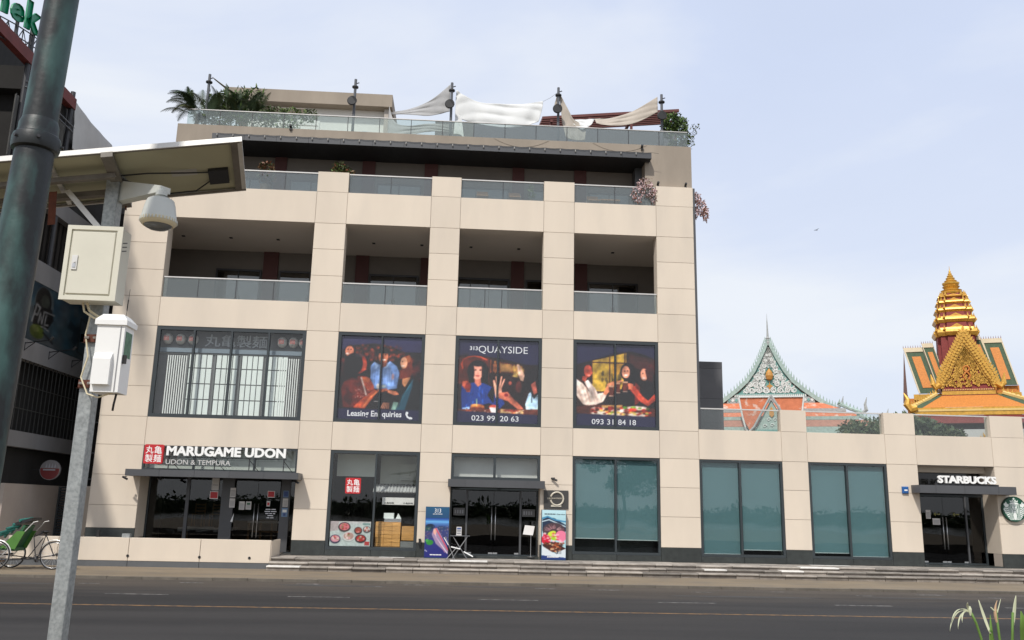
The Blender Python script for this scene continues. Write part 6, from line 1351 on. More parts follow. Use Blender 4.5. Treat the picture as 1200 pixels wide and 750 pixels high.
MB().tube([(-2.66, -25.65, 4.60), (-2.66, -25.65, 4.63)], .02, 8).box(-2.72, -2.6, -25.75, -25.6, 4.585, 4.60).build('pole_cap', 'galv', spn)
MB().slab([Vector((-3.02, -25.70, 4.46)), Vector((-2.98, -25.70, 4.475)), Vector((-2.66, -25.74, 4.14)), Vector((-2.70, -25.74, 4.125))], .03).build('brace', 'alu', spn)
MB().slab([pl(.50, .45, .12), pl(.52, .45, .12), pl(.535, .62, .32), pl(.515, .62, .32)], .006).build('hanging_bracket', 'rust', spn)
for u in (.345, .815): MB().tube([pl(u, 1.0, .03), pl(u, 1.0, .11)], .006, 6).build('bolt', 'rust', spn)

# ---------------------------------------------------------------- cycle rickshaw on the pavement at far left
cy = thing('cycle_rickshaw', 'cycle rickshaw with green passenger seat and folded hood standing before the low wall', 'cycle rickshaw', (-13.4, -3.4, GZ))
def wheel(cx, cyy, r, nm='wheel'):
    w_ = MB().torus((cx, cyy, GZ+r), r-.02, .02, 32, 6).build(nm, 'rubber', cy, smooth=True)
    MB().torus((cx, cyy, GZ+r), r-.048, .010, 32, 5).build('rim', 'steel', w_, smooth=True)
    sp = MB()
    for k in range(20): a = 2*math.pi*k/20; sp.tube([(cx, cyy+(.02 if k % 2 else -.02), GZ+r), (cx+(r-.05)*math.cos(a), cyy, GZ+r+(r-.05)*math.sin(a))], .0035, 3)
    sp.build('spokes', 'steel', w_, props={'kind': 'stuff'}); MB().tube([(cx, cyy-.05, GZ+r), (cx, cyy+.05, GZ+r)], .03, 10).build('hub', 'dark_metal', w_)
wheel(-14.02, -3.80, .43); wheel(-13.95, -2.95, .43); wheel(-12.48, -3.38, .43)
for y in (-3.80, -2.95): MB().tube([(-14.02+.45*math.cos(R(a)), y, GZ+.43+.45*math.sin(R(a))) for a in range(10, 171, 16)], .018, 5).build('mudguard', 'alu', cy)
MB().tube([(-12.48+.46*math.cos(R(a)), -3.38, GZ+.43+.46*math.sin(R(a))) for a in range(-5, 150, 15)], .018, 5).build('mudguard', 'alu', cy)
f_ = MB()
for p in ([(-14.0, -3.8, .5), (-14.0, -2.95, .5)], [(-14.0, -3.38, .50), (-13.2, -3.38, .42), (-12.95, -3.38, .42)], [(-12.95, -3.38, .42), (-12.48, -3.38, .50)], [(-12.95, -3.38, .42), (-12.78, -3.38, 1.16)], [(-12.78, -3.38, 1.10), (-12.48, -3.38, .50)], [(-13.25, -3.38, .42), (-12.86, -3.38, 1.02)], [(-13.3, -3.7, .42), (-13.3, -3.05, .42)], [(-13.9, -3.75, .35), (-13.1, -3.6, .38), (-12.95, -3.38, .42)], [(-13.9, -3.0, .35), (-13.1, -3.15, .38), (-12.95, -3.38, .42)], [(-13.55, -3.62, 1.45), (-13.55, -3.14, 1.45)], [(-13.0, -3.6, 1.16), (-13.15, -3.38, 1.05), (-13.0, -3.15, 1.16)], [(-13.15, -3.38, 1.05), (-13.02, -3.38, .42)]): f_.tube(p, .016, 6)
f_.build('frame', 'dark_metal', cy)
MB().tube([(-13.0, -3.38, .38), (-12.96, -3.38, .38)], .10, 14).torus((-12.95, -3.44, .42), .10, .01, 18, 5).tube([(-12.95, -3.5, .42), (-12.86, -3.52, .30)], .012, 5).build('crank', 'dark_metal', cy)
MB().lathe([(.03, -.03), (.10, 0), (.12, .03), (.09, .06), (.02, .06)], (-12.80, -3.38, 1.18), 12).box(-12.96, -12.8, -3.42, -3.34, 1.18, 1.22).build('saddle', 'black', cy)
MB().slab([(-14.05, -3.70, .66), (-13.55, -3.70, .62), (-13.55, -3.05, .62), (-14.05, -3.05, .66)], .10).build('seat_cushion', 'cyclo_green', cy)
MB().slab([(-13.62, -3.70, .70), (-13.30, -3.70, 1.38), (-13.30, -3.05, 1.38), (-13.62, -3.05, .70)], .07).build('seat_back', 'cyclo_green', cy)
for y in (-3.74, -3.01): MB().slab([(-13.95, y, .72), (-13.5, y, .68), (-13.26, y, 1.22), (-13.5, y, 1.22)], .03).build('side_panel', 'cyclo_lime', cy); MB().tube([(-13.95, y, .4), (-13.75, y, .62), (-13.05, y, 1.50), (-12.92, y, 1.53)], .015, 6).build('push_frame', 'alu', cy)
hd = MB()
for k in range(5): hd.tube([(-14.2+.18*k, -3.74, 1.02+.13*k), (-13.95+.17*k, -3.38, 1.16+.11*k), (-14.2+.18*k, -3.02, 1.02+.13*k)], .045, 6)
hd.build('folded_hood', 'cyclo_teal', cy); MB().slab([(-13.62, -3.72, 1.38), (-13.12, -3.72, 1.55), (-13.12, -3.04, 1.55), (-13.62, -3.04, 1.38)], .09).build('hood_bundle', 'black', cy)
MB().box(-14.5, -14.1, -3.7, -3.05, .28, .31).build('footboard', 'wood', cy)

# ---------------------------------------------------------------- spider lily in the near right corner
ly = thing('spider_lily', 'spider lily with a drooping pale flower and buds in the bottom right corner', 'flower', (2.2, -28.5, .55))
def blade(name, pts, wd, mat, tw=0.):
    mb = MB(); vs = []; n = len(pts)
    for i, p in enumerate(pts):
        t = i/(n-1); w2 = wd*(math.sin(math.pi*(.12+.88*t))**.7 if t < 1 else 0.02); p = Vector(p)
        vs += [p+Vector((-w2, 0, 0)), p+Vector((0, w2*.5+.0005, -w2*.2)), p+Vector((w2, 0, 0))]
    fs = [(3*i+j, 3*i+j+1, 3*i+j+4, 3*i+j+3) for i in range(n-1) for j in (0, 1)]
    mb.add(vs, fs); o = mb.build(name, mat, ly, smooth=True); s_ = o.modifiers.new('t', 'SOLIDIFY'); s_.thickness = .0015; return o
def arc(a, b, bend, n=9):
    a, b, c = Vector(a), Vector(b), Vector(bend); return [a*(1-t)**2+c*2*t*(1-t)+b*t*t for t in [i/(n-1) for i in range(n)]]
base = (2.22, -28.5, 1.20)
blade('leaf', arc(base, (2.20, -28.42, 1.82), (2.16, -28.45, 1.5)), .018, 'leaf_lily'); blade('leaf', arc((2.3, -28.45, 1.2), (2.215, -28.6, 1.855), (2.33, -28.5, 1.6)), .045, 'leaf_lily')
blade('leaf', arc((2.25, -28.5, 1.1), (2.085, -28.55, 1.73), (2.12, -28.5, 1.70)), .028, 'leaf_lily'); blade('leaf', arc((2.2, -28.5, 1.1), (2.33, -28.5, 1.84), (2.22, -28.5, 1.6)), .012, 'leaf_lily')
blade('leaf', arc((2.35, -28.4, 1.1), (2.40, -28.5, 1.80), (2.30, -28.45, 1.6)), .040, 'leaf_lily'); blade('leaf', arc((2.15, -28.45, 1.1), (2.28, -28.5, 1.70), (2.24, -28.45, 1.5)), .030, 'leaf_lily')
for a, b, c in (((2.15, -28.5, 1.1), (2.072, -28.5, 1.835), (2.14, -28.5, 1.72)), ((2.22, -28.5, 1.1), (2.175, -28.5, 1.845), (2.19, -28.5, 1.5)), ((2.2, -28.48, 1.1), (2.245, -28.5, 1.84), (2.20, -28.5, 1.5))):
    MB().tube(arc(a, b, c), .0048, 6).build('stem', 'leaf_lily', ly, smooth=True)
# open flower: drooping petals
for (ex, ez, bx, bz) in ((1.965, 1.765, 2.00, 1.865), (2.00, 1.775, 2.02, 1.85), (1.975, 1.80, 2.01, 1.875), (2.02, 1.80, 2.03, 1.855), (2.05, 1.875, 2.055, 1.86)):
    blade('petal', arc((2.070, -28.5, 1.838), (ex, -28.52, ez), (bx, -28.5, bz)), .0045, 'petal')
MB().lathe([(.003, 0), (.006, .012), (.007, .024), (.002, .036)], (2.068, -28.5, 1.825), 8).build('flower_throat', 'petal', ly)
MB().tube(arc((2.175, -28.5, 1.80), (2.185, -28.5, 1.885), (2.165, -28.5, 1.85)), [.004, .005, .006, .006, .0055, .004, .003, .002, .001], 6).build('bud', 'bud_pink', ly); MB().tube([(2.175, -28.5, 1.838), (2.155, -28.5, 1.858)], [.004, .002], 5).tube([(2.18, -28.5, 1.838), (2.20, -28.5, 1.89)], [.003, .001], 5).build('sepal', 'petal', ly)
blade('white_tipped_leaf', arc((2.132, -28.52, 1.76), (2.108, -28.5, 1.885), (2.124, -28.5, 1.82)), .0055, 'petal'); blade('leaf', arc((2.20, -28.52, 1.45), (2.1305, -28.52, 1.775), (2.15, -28.5, 1.70)), .0075, 'leaf_lily')
blade('white_tipped_leaf', arc((2.243, -28.5, 1.79), (2.266, -28.5, 1.905), (2.252, -28.5, 1.85)), .0065, 'petal'); blade('leaf', arc((2.19, -28.5, 1.40), (2.245, -28.5, 1.81), (2.225, -28.5, 1.70)), .007, 'leaf_lily')

# ---------------------------------------------------------------- bird
bd = MB().tube([(26.95, 30, 23.80), (27.0, 30, 23.82), (27.06, 30, 23.82), (27.12, 30.0, 23.80)], [.01, .03, .035, .008], 6)
bd.add([(27.0, 30, 23.83), (27.06, 30, 23.83), (27.09, 29.85, 23.89), (27.12, 29.7, 23.87)], [(0, 1, 2), (1, 3, 2)]).add([(27.0, 30, 23.83), (27.06, 30, 23.83), (26.97, 30.15, 23.88), (26.94, 30.3, 23.86)], [(0, 2, 1), (1, 2, 3)])
tag(bd.build('bird', 'black'), 'small dark bird flying in the sky right of the tower', 'bird')

# ---------------------------------------------------------------- trees beyond the low wing
def tree(name, lab, x, y, zb, h, blobs, n, size, mats, seed, tr=.25, group=None):
    t = thing(name, lab, 'tree', (x, y, zb), 0, group)
    tk = MB(); tk.tube([(x, y, zb), (x+.1, y, zb+h*.3), (x-.1, y+.1, zb+h*.55), (x, y, zb+h*.75)], [tr, tr*.8, tr*.55, tr*.2], 8)
    r = random.Random(seed)
    for b in blobs[:9]: tk.tube([(x, y, zb+h*r.uniform(.3, .55)), ((x+b[0])/2, (y+b[1])/2, b[2]-b[5]*.7), (b[0], b[1], b[2]+b[5]*.3)], [tr*.4, tr*.25, .02], 5)
    tk.build('trunk', 'bark', t); leaves(n, size, blob_sampler(blobs), seed, len(mats)).build('crown', mats, t); return t
def crown(x, y, z, rx, rz, k, r): return [(x+r.uniform(-1, 1)*rx*.75, y+r.uniform(-1, 1)*rx*.6, z+r.uniform(-.75, .9)*rz*.8, rx*r.uniform(.28, .45), rx*.4, rz*r.uniform(.25, .42)) for _ in range(k)]
r_ = random.Random(21)
tree('garden_tree', 'dark green tree crown behind the glass right of the green temple roof', 36.2, 40, 0, 10.5, crown(36.2, 40, 8.6, 3.3, 2.2, 22, r_), 7000, .20, ['leaf_dark', 'leaf_dark', 'leaf_olive'], 31)
tree('garden_tree', 'dark green tree crown behind the glass below the golden temple', 39.8, 40, 0, 10.5, crown(39.9, 40, 8.4, 3.0, 2.3, 22, r_), 7000, .20, ['leaf_dark', 'leaf_olive', 'leaf_dark'], 32)

# ---------------------------------------------------------------- green and white temple hall
ang = R(19)
def frame(loc, a):
    return Matrix.Translation(Vector(loc)) @ Matrix.Rotation(-a, 4, 'Z')
def tthing(name, lab, cat, loc, a):
    o = thing(name, lab, cat, loc); o.rotation_euler = (0, 0, -a); return o
TH = tthing('temple_hall', 'white and green temple hall with a steep carved gable and orange roofs', 'temple', (41.2, 80, 0), ang)
def tb(mb, name, mats, par=None, **k): return mb.build(name, mats, par or TH, local=True, **k)
# gable outline: concave sweep, half width against height (local x right, z up), plane y = 0
prof = [(0, 25.3), (.55, 24.0), (1.2, 22.6), (2.0, 21.1), (3.0, 19.7), (4.2, 18.6), (5.6, 17.5), (6.9, 16.6), (8.0, 16.1)]
inner = [(0, 24.8), (.42, 23.6), (1.0, 22.1), (1.75, 20.7), (2.75, 19.3), (4.1, 18.1), (4.3, 18.0)]
pts = [(-x, z) for x, z in inner[::-1]]+[(x, z) for x, z in inner[1:]]
tb(MB().prism(pts, .15, .4), 'tympanum', 'temple_teal')
def verge(s):
    mb = MB(); n = len(prof); vs = []
    for i, (x, z) in enumerate(prof):
        dx, dz = (prof[min(i+1, n-1)][0]-prof[max(i-1, 0)][0]), (prof[min(i+1, n-1)][1]-prof[max(i-1, 0)][1]); L_ = math.hypot(dx, dz); nx, nz = -dz/L_, dx/L_
        nx, nz = abs(nx), abs(nz); wv = .20+.10*i/n
        vs += [(s*(x+nx*wv), -.25, z+nz*wv), (s*(x-nx*wv), -.25, z-nz*wv), (s*(x+nx*wv), .5, z+nz*wv), (s*(x-nx*wv), .5, z-nz*wv)]
    for i in range(n-1):
        a = 4*i; mb.add([vs[a+k] for k in (0, 1, 5-0, 4)] if False else [vs[a], vs[a+1], vs[a+5], vs[a+4]], [(0, 1, 2, 3)]); mb.add([vs[a], vs[a+4], vs[a+6], vs[a+2]], [(0, 1, 2, 3)]); mb.add([vs[a+1], vs[a+3], vs[a+7], vs[a+5]], [(0, 1, 2, 3)])
    tb(mb, 'bargeboard', 'temple_pale')
    mb = MB()
    for i in range(n-1):
        a = 4*i; mb.add([vs[a+1], vs[a+3], vs[a+7], vs[a+5]], [(0, 1, 2, 3)]); 
    # under-shadow board set back
    q = [(s*x*.97, z-.42) for x, z in prof[:-1]]+[(s*x*.97-s*.45, z-.85) for x, z in prof[:-1][::-1]]
    tb(MB().prism(q if s < 0 else q[::-1], .05, .14), 'inner_board', 'temple_teal')
    # flame teeth up the verge
    tn = 26; first = None
    for k in range(tn):
        t = (k+.6)/tn*(n-1.01); i = int(t); u = t-i; x = prof[i][0]*(1-u)+prof[i+1][0]*u; z = prof[i][1]*(1-u)+prof[i+1][1]*u; x += .22; z += .24
        m = MB().prism([(s*x-.12, z-.15), (s*x+.12, z-.15), (s*(x+.12), z+.22), (s*(x+.05), z+.55), (s*(x-.02), z+.2)] if s > 0 else [(s*x-.12, z-.15), (s*x+.12, z-.15), (s*(x-.02), z+.2), (s*(x+.05), z+.55), (s*(x+.12), z+.22)], .0, .14); tb(m, 'ridge_flame', 'temple_pale')
    e = prof[-1]; tb(MB().tube([(s*e[0], 0, e[1]), (s*(e[0]+.5), 0, e[1]+.05), (s*(e[0]+.95), 0, e[1]+.6), (s*(e[0]+1.15), 0, e[1]+1.5)], [.25, .24, .16, .03], 6), 'naga_finial', 'temple_grey')
verge(-1); verge(1)
# roof slopes behind the verge
for s in (-1, 1):
    mb = MB()
    for i in range(len(prof)-1):
        (x0, z0), (x1, z1) = prof[i], prof[i+1]; mb.add([(s*x0, .3, z0), (s*x1, .3, z1), (s*x1, 26, z1), (s*x0, 26, z0)], [(0, 1, 2, 3)])
    tb(mb, 'roof_slope', 'temple_orange')
# carved scrolls in the gable: white spiral reliefs
sc_ = random.Random(14)
def spiral(cx, cz, r, dr, turns=1.6, a0=0., th=.12):
    pts = []; n = 20
    for k in range(n+1):
        t = k/n; a = a0+dr*turns*2*math.pi*t; q = r*(1-t*.82); pts.append((cx+q*math.cos(a), .08, cz+q*math.sin(a)))
    return MB().tube(pts, [th*(1-.4*k/n) for k in range(n+1)], 5)
halfw = lambda z: np.interp(-z, [-p[1] for p in inner], [p[0] for p in inner])
for z, xs, r in ((18.5, (.5, 1.4, 2.3, 3.1), .42), (19.35, (1.0, 1.85, 2.5), .38), (20.2, (.95, 1.5), .32), (21.0, (.85,), .30), (21.8, (.6,), .28), (22.6, (.4,), .2), (23.3, (.2,), .16)):
    for x in xs:
        for s in (-1, 1):
            tb(spiral(s*x, z, r, s, 1.5, sc_.uniform(0, 2)), 'carved_scroll', 'temple_white')
lf = MB()
for k in range(620):
    z = sc_.uniform(18.15, 24.2); hw = halfw(z)-.12
    if hw < .08: continue
    x = sc_.uniform(-hw, hw); a = sc_.uniform(0, 6.28); l = sc_.uniform(.22, .42)
    if abs(x) < .55 and 19.0 < z < 21.6: continue
    lf.prism([(x+l*math.cos(a), z+l*math.sin(a)), (x+.35*l*math.cos(a+1.6), z+.35*l*math.sin(a+1.6)), (x-l*.5*math.cos(a), z-l*.5*math.sin(a)), (x+.35*l*math.cos(a-1.6), z+.35*l*math.sin(a-1.6))][::-1], .02, .14)
stuff(tb(lf, 'carved_leaves', 'temple_white'))
tb(MB().lathe([(.05, -.75), (.4, -.55), (.52, -.1), (.42, .35), (.15, .75), (.02, .9)], (0, .05, 20.55), 14), 'gold_medallion', 'temple_gold'); tb(MB().prism([(.06, 19.3), (.42, 19.05), (.1, 18.85), (.0, 18.4), (-.1, 18.85), (-.42, 19.05), (-.06, 19.3), (0, 19.8)][::-1], -.02, .1), 'gold_star', 'temple_gold'); tb(MB().prism([(-.5, 19.9), (-.62, 20.6), (0, 21.9), (.62, 20.6), (.5, 19.9), (.7, 20.6), (0, 22.2), (-.7, 20.6)], .02, .1), 'medallion_rim', 'temple_teal')
# spire
tb(MB().lathe([(.25, -.4), (.32, .0), (.22, .4), (.30, .55), (.16, .8), (.12, 1.4), (.10, 2.0), (.07, 2.8), (.03, 3.4), (.015, 4.0)], (0, 0, 25.0), 10), 'spire', 'temple_grey')
# bands below the gable
tb(MB().box(-4.6, 4.6, -.05, .5, 17.72, 18.06), 'dentil_rail', 'temple_teal')
d0 = None
for k in range(36):
    x = -4.6+k*.257
    if d0 is None: d0 = tb(MB().prism([(x, 17.6), (x+.17, 17.6), (x+.17, 17.85), (x+.085, 18.0), (x, 17.85)], -.12, -.05), 'dentil', 'temple_white')
    else: inst(d0, TH, (k*.257, 0, 0))
tb(MB().box(-5.6, 5.6, -.1, .6, 16.75, 17.56), 'carved_band', 'temple_grey')
for k in range(24):
    x = -5.5+k*.46
    if 8 < k < 15: continue
    tb(MB().prism([(x, 17.15), (x+.2, 16.9), (x+.4, 17.15), (x+.2, 17.45)], -.16, -.1), 'diamond', 'temple_white' if k % 2 else 'temple_teal')
# stacked roof tiers
def tier(z0, z1, hw0, hw1, y0, y1, mat, nm='roof_tier', xr=None):
    xr0, xr1 = xr or (hw0, hw1)
    return tb(MB().add([(-hw0, y0, z0), (xr0, y0, z0), (xr1, y1, z1), (-hw1, y1, z1), (-hw0, y0, z0-.12), (xr0, y0, z0-.12)], [(0, 1, 2, 3), (4, 5, 1, 0)]), nm, mat)
tier(15.85, 16.75, 8.4, 6.4, -1.6, -.2, 'temple_orange'); tb(MB().box(-8.8, 9.2, -1.9, 2, 15.35, 15.80), 'fascia_band', 'temple_grey')
tier(14.75, 15.32, 10.2, 9.6, -2.6, -1.9, 'temple_orange', xr=(11.0, 9.2)); tb(MB().box(-10.5, 10.6, -2.8, 2, 14.25, 14.68), 'fascia_band', 'temple_pale')
tier(13.35, 14.22, 12, 11.4, -3.8, -2.8, 'temple_rust', xr=(13.4, 11.6)); tb(MB().box(-12, 13.1, -4.0, 2, 12.45, 13.25), 'fascia_band', 'temple_pale'); tb(MB().box(-12, 12.6, -3.6, 12, 0, 12.4), 'hall_wall', 'temple_brown')
for k in range(60): 
    if k == 0: e0 = tb(MB().prism([(-12, 12.25), (-11.75, 12.25), (-11.75, 12.5), (-12, 12.5)], -4.1, -4.0), 'eave_tooth', 'temple_pale')
    else: inst(e0, TH, (k*.42, 0, 0))
# hip ridges to the right with upturned finials
for (x0, z0, x1, z1, y) in ((8.3, 16.5, 11.2, 15.1, -2.4), (10.4, 14.9, 13.5, 13.5, -3.4)):
    tb(MB().tube([(x0, y+1, z0), ((x0+x1)/2, y+.5, (z0+z1)/2-.1), (x1, y, z1)], [.25, .24, .22], 6), 'hip_ridge', 'temple_pale')
    for k in range(7): t = k/7; tb(MB().prism([(x0+(x1-x0)*t, z0+(z1-z0)*t), (x0+(x1-x0)*t+.3, z0+(z1-z0)*t), (x0+(x1-x0)*t+.22, z0+(z1-z0)*t+.55)], y+.6, y+.75), 'ridge_flame', 'temple_pale')
    tb(MB().tube([(x1-.1, y, z1), (x1+.35, y, z1+.4), (x1+.25, y, z1+1.1), (x1+.5, y, z1+2.0)], [.22, .28, .18, .03], 6), 'naga_finial', 'temple_grey')
# little front gable
for s in (-1, 1):
    q = [(s*.15, 17.0), (s*4.0, 17.0), (s*3.6, 14.4), (s*2.6, 12.4), (s*2.3, 13.4)]
    tb(MB().prism(q[::-1] if s > 0 else q, -4.6, -4.4), 'dormer_roof', 'temple_orange')
    tb(MB().tube([(0, -4.7, 17.2), (s*1.0, -4.75, 15.4), (s*2.2, -4.75, 13.2), (s*2.9, -4.75, 12.5), (s*3.4, -4.75, 13.0)], .16, 6), 'dormer_bargeboard', 'temple_grey'); tb(MB().tube([(s*4.0, -4.7, 17.0), (s*3.6, -4.7, 14.4), (s*3.3, -4.7, 13.1)], .12, 6), 'dormer_edge', 'temple_white')
tb(MB().tube([(-4.0, -4.7, 17.0), (4.0, -4.7, 17.0)], .10, 6), 'dormer_ridge', 'temple_white'); tb(MB().prism([(-2.1, 12.8), (2.1, 12.8), (0, 16.7)], -4.35, -4.2), 'dormer_gable', 'temple_pale'); tb(MB().prism([(-.3, 14.7), (0, 14.4), (.3, 14.7), (.25, 15.3), (0, 15.8), (-.25, 15.3)], -4.5, -4.36), 'gold_medallion', 'temple_gold'); tb(MB().box(-2.4, 2.4, -4.5, -4.3, 12.3, 12.85), 'dormer_base', 'temple_teal')
for x, z in ((-.9, 13.3), (.9, 13.3), (-.4, 14.1), (.4, 14.1), (0, 13.4)): tb(spiral(x, z, .25, 1, 1.2, 0, .06), 'carved_scroll', 'temple_white').location = (0, -4.5, 0)

# ---------------------------------------------------------------- golden temple
GT = tthing('golden_temple', 'golden temple with a red tiered tower, flame gable and green and orange roofs', 'temple', (79.6, 100, 0), R(24))
def gb_(mb, name, mats, **k): return mb.build(name, mats, GT, local=True, **k)
def redent(hw, c=.28):
    a = hw; b = hw*(1-c*.5); d = hw*(1-c)
    q = [(a, -d*.72), (a, d*.72), (b, d*.72), (b, b), (d*.72, b), (d*.72, a)]
    out_ = []
    for k in range(4):
        ca, sa = [(1, 0), (0, 1), (-1, 0), (0, -1)][k]
        for x, y in (q if True else q): out_.append((x*ca-y*sa, x*sa+y*ca))
    return out_
def redent_prism(mb, hw0, z0, hw1, z1, m=None):
    A_ = redent(hw0); B2 = redent(hw1); n = len(A_)
    mb.add([(x, y, z0) for x, y in A_]+[(x, y, z1) for x, y in B2], [tuple(range(n-1, -1, -1)), tuple(range(n, 2*n))]+[(i, (i+1) % n, (i+1) % n+n, i+n) for i in range(n)], m); return mb
gb_(redent_prism(MB(), 2.95, 20, 2.75, 31.0), 'tower_shaft', 'gold_maroon')
tiers = [(31.0, 2.95, 2.15), (33.15, 2.75, 1.65), (34.85, 2.45, 1.35), (36.2, 2.15, 1.15), (37.3, 1.85, .7)]
for i, (z, hw, h) in enumerate(tiers):
    gb_(redent_prism(redent_prism(redent_prism(MB(), hw+.05, z-h*.10, hw+.38, z+h*.16), hw+.38, z+h*.16, hw+.30, z+h*.34), hw+.14, z+h*.34, hw-.02, z+h*.52), 'cornice', 'gold')
    gb_(redent_prism(MB(), hw-.18, z+h*.5, hw-.26, z+h+.02), 'tier_wall', 'gold_maroon')
    for k, (sx, sy) in enumerate(((1, 1), (-1, 1), (-1, -1), (1, -1))):
        for q in ((.62, .98), (.98, .62), (.84, .84)):
            x, y = sx*hw*q[0], sy*hw*q[1]; gb_(MB().lathe([(.22, 0), (.28, .12), (.18, .3), (.10, .5), (.02, .85)], (x, y, z+h*.30), 6), 'corner_antefix', 'gold')
    for (dx, dy, ax) in ((0, -1, 0), (-1, 0, 1), (1, 0, 1)):
        s_ = hw*.42; pr_ = [(-s_, 0), (s_, 0), (s_*1.1, .12), (s_*.62, h*.30), (0, h*.52), (-s_*.62, h*.30), (-s_*1.1, .12)]; c_ = hw*.93
        if ax == 0: gb_(MB().prism([(a, z+h*.30+b) for a, b in pr_], -c_-.12, -c_+.2), 'small_pediment', 'gold'); gb_(MB().prism([(a*.55, z+h*.33+b*.6) for a, b in pr_], -c_-.17, -c_-.12), 'pediment_panel', 'gold_orange')
        else: gb_(MB().prism([(a, z+h*.30+b) for a, b in (pr_ if dx > 0 else pr_)], dx*(c_+.12), dx*(c_-.2), axis='x'), 'small_pediment', 'gold')
gb_(MB().lathe([(1.75, 38.0), (1.85, 38.25), (1.45, 38.45), (1.6, 38.7), (1.0, 38.95), (1.15, 39.15), (1.32, 39.35), (1.05, 39.5), (1.25, 39.75), (1.3, 40.0), (.85, 40.15), (.95, 40.35), (.6, 40.55), (.7, 40.8), (.42, 41.0), (.5, 41.2), (.28, 41.4), (.32, 41.55), (.16, 41.8), (.18, 41.95), (.05, 42.3), (.02, 42.9)], (0, 0, 0), 20), 'gold_finial', 'gold')
# flame gable porch in front
fy = -4.6
GZM = lambda L_: [(x, 22.0+(z-20.9)*.86) for x, z in L_]
go = [(-4.6, 20.9), (-3.9, 22.0), (-3.7, 23.6), (-2.9, 25.2), (-2.1, 26.9), (-1.2, 28.8), (-.3, 30.8), (0, 31.6), (.3, 30.8), (1.2, 28.8), (2.1, 26.9), (2.9, 25.2), (3.7, 23.6), (3.9, 22.0), (4.6, 20.9)]
gi = [(-3.35, 21.0), (-3.0, 22.2), (-2.3, 23.2), (-1.7, 25.0), (-.9, 26.9), (0, 28.6), (.9, 26.9), (1.7, 25.0), (2.3, 23.2), (3.0, 22.2), (3.35, 21.0)]
ox = .55
go = GZM(go); gi = GZM(gi)
def gshift(p): return [(x+ox, z) for x, z in p]
G1, G2 = gshift(go), gshift(gi); L1 = [Vector((x, 0, z)) for x, z in G1]; L2_ = [Vector((x, 0, z)) for x, z in G2]
def resample(P, n):
    d = [0]; 
    for a, b in zip(P[:-1], P[1:]): d.append(d[-1]+(b-a).length)
    out_ = []
    for k in range(n+1):
        t = d[-1]*k/n; i = max(j for j in range(len(d)) if d[j] <= t+1e-9); i = min(i, len(P)-2); u = (t-d[i])/(d[i+1]-d[i]); out_.append(P[i].lerp(P[i+1], u))
    return out_
A1, A2 = resample(L1, 30), resample(L2_, 30); mb = MB()
for i in range(30):
    a, b, c, d = A1[i], A1[i+1], A2[i+1], A2[i]
    mb.add([(a.x, fy, a.z), (b.x, fy, b.z), (c.x, fy, c.z), (d.x, fy, d.z), (a.x, fy+.6, a.z), (b.x, fy+.6, b.z), (c.x, fy+.6, c.z), (d.x, fy+.6, d.z)], [(0, 3, 2, 1), (0, 1, 5, 4), (3, 7, 6, 2)])
gb_(mb, 'gable_frame', 'gold')
# two rows of flames on the frame
for P, l, yy, ins in ((resample(L1, 44), .75, fy-.1, .0), (resample([a.lerp(b, .45) for a, b in zip(A1, A2)], 38), .55, fy-.22, .0), (resample([a.lerp(b, .8) for a, b in zip(A1, A2)], 32), .4, fy-.3, 0)):
    for i, p in enumerate(P):
        q = P[min(i+1, len(P)-1)]-P[max(i-1, 0)]; n_ = Vector((-q.z, 0, q.x)).normalized(); n_ = n_ if n_.z > 0 or abs(n_.z) < .2 and n_.x*(p.x-ox) > 0 else -n_; upv = (n_+Vector((0, 0, .9))).normalized(); sd_ = Vector((upv.z, 0, -upv.x))*.17
        m = MB(); a, b, c, d = p-sd_, p+sd_, p+upv*l*.5+sd_*1.2, p+upv*l; e = p+upv*l*.5-sd_*1.2
        m.prism([(a.x, a.z), (b.x, b.z), (c.x, c.z), (d.x, d.z), (e.x, e.z)], yy, yy+.2); gb_(m, 'flame_ornament', 'gold')
gb_(MB().prism([(x, z) for x, z in G2], fy+.35, fy+.5), 'tympanum', 'gold_maroon')
tr_ = random.Random(3); lf = MB(); gx = [p[0] for p in gi[:6]]; gz = [p[1] for p in gi[:6]]
for k in range(520):
    z = tr_.uniform(22.3, 28.3); hw = -np.interp(z, gz, gx)-.15
    if hw < .1: continue
    x = tr_.uniform(-hw, hw)
    if abs(x) < .7 and 23.6 < z < 25.6 and tr_.random() < .7: continue
    a = tr_.uniform(0, 6.28); l = tr_.uniform(.26, .48); x += ox
    lf.prism([(x+l*math.cos(a), z+l*math.sin(a)), (x+.4*l*math.cos(a+1.5), z+.4*l*math.sin(a+1.5)), (x-l*.5*math.cos(a), z-l*.5*math.sin(a)), (x+.4*l*math.cos(a-1.5), z+.4*l*math.sin(a-1.5))], fy+.15, fy+.35)
stuff(gb_(lf, 'gold_relief', 'gold'))
gb_(MB().torus((ox, fy+.12, 25.1), .4, .13, 14, 5).tube([(ox, fy+.12, 24.7), (ox-.5, fy+.12, 24.0), (ox-.2, fy+.12, 23.4)], .13, 5).tube([(ox, fy+.12, 24.7), (ox+.5, fy+.12, 24.0), (ox+.2, fy+.12, 23.4)], .13, 5), 'red_ornament', 'gold_orange')
for s in (-1, 1): gb_(MB().tube([(ox+s*3.9, fy-.2, 22.7), (ox+s*4.5, fy-.2, 22.2), (ox+s*4.9, fy-.2, 22.7), (ox+s*4.95, fy-.2, 23.5), (ox+s*5.1, fy-.2, 24.3)], [.45, .5, .42, .25, .05], 7), 'naga_finial', 'gold')
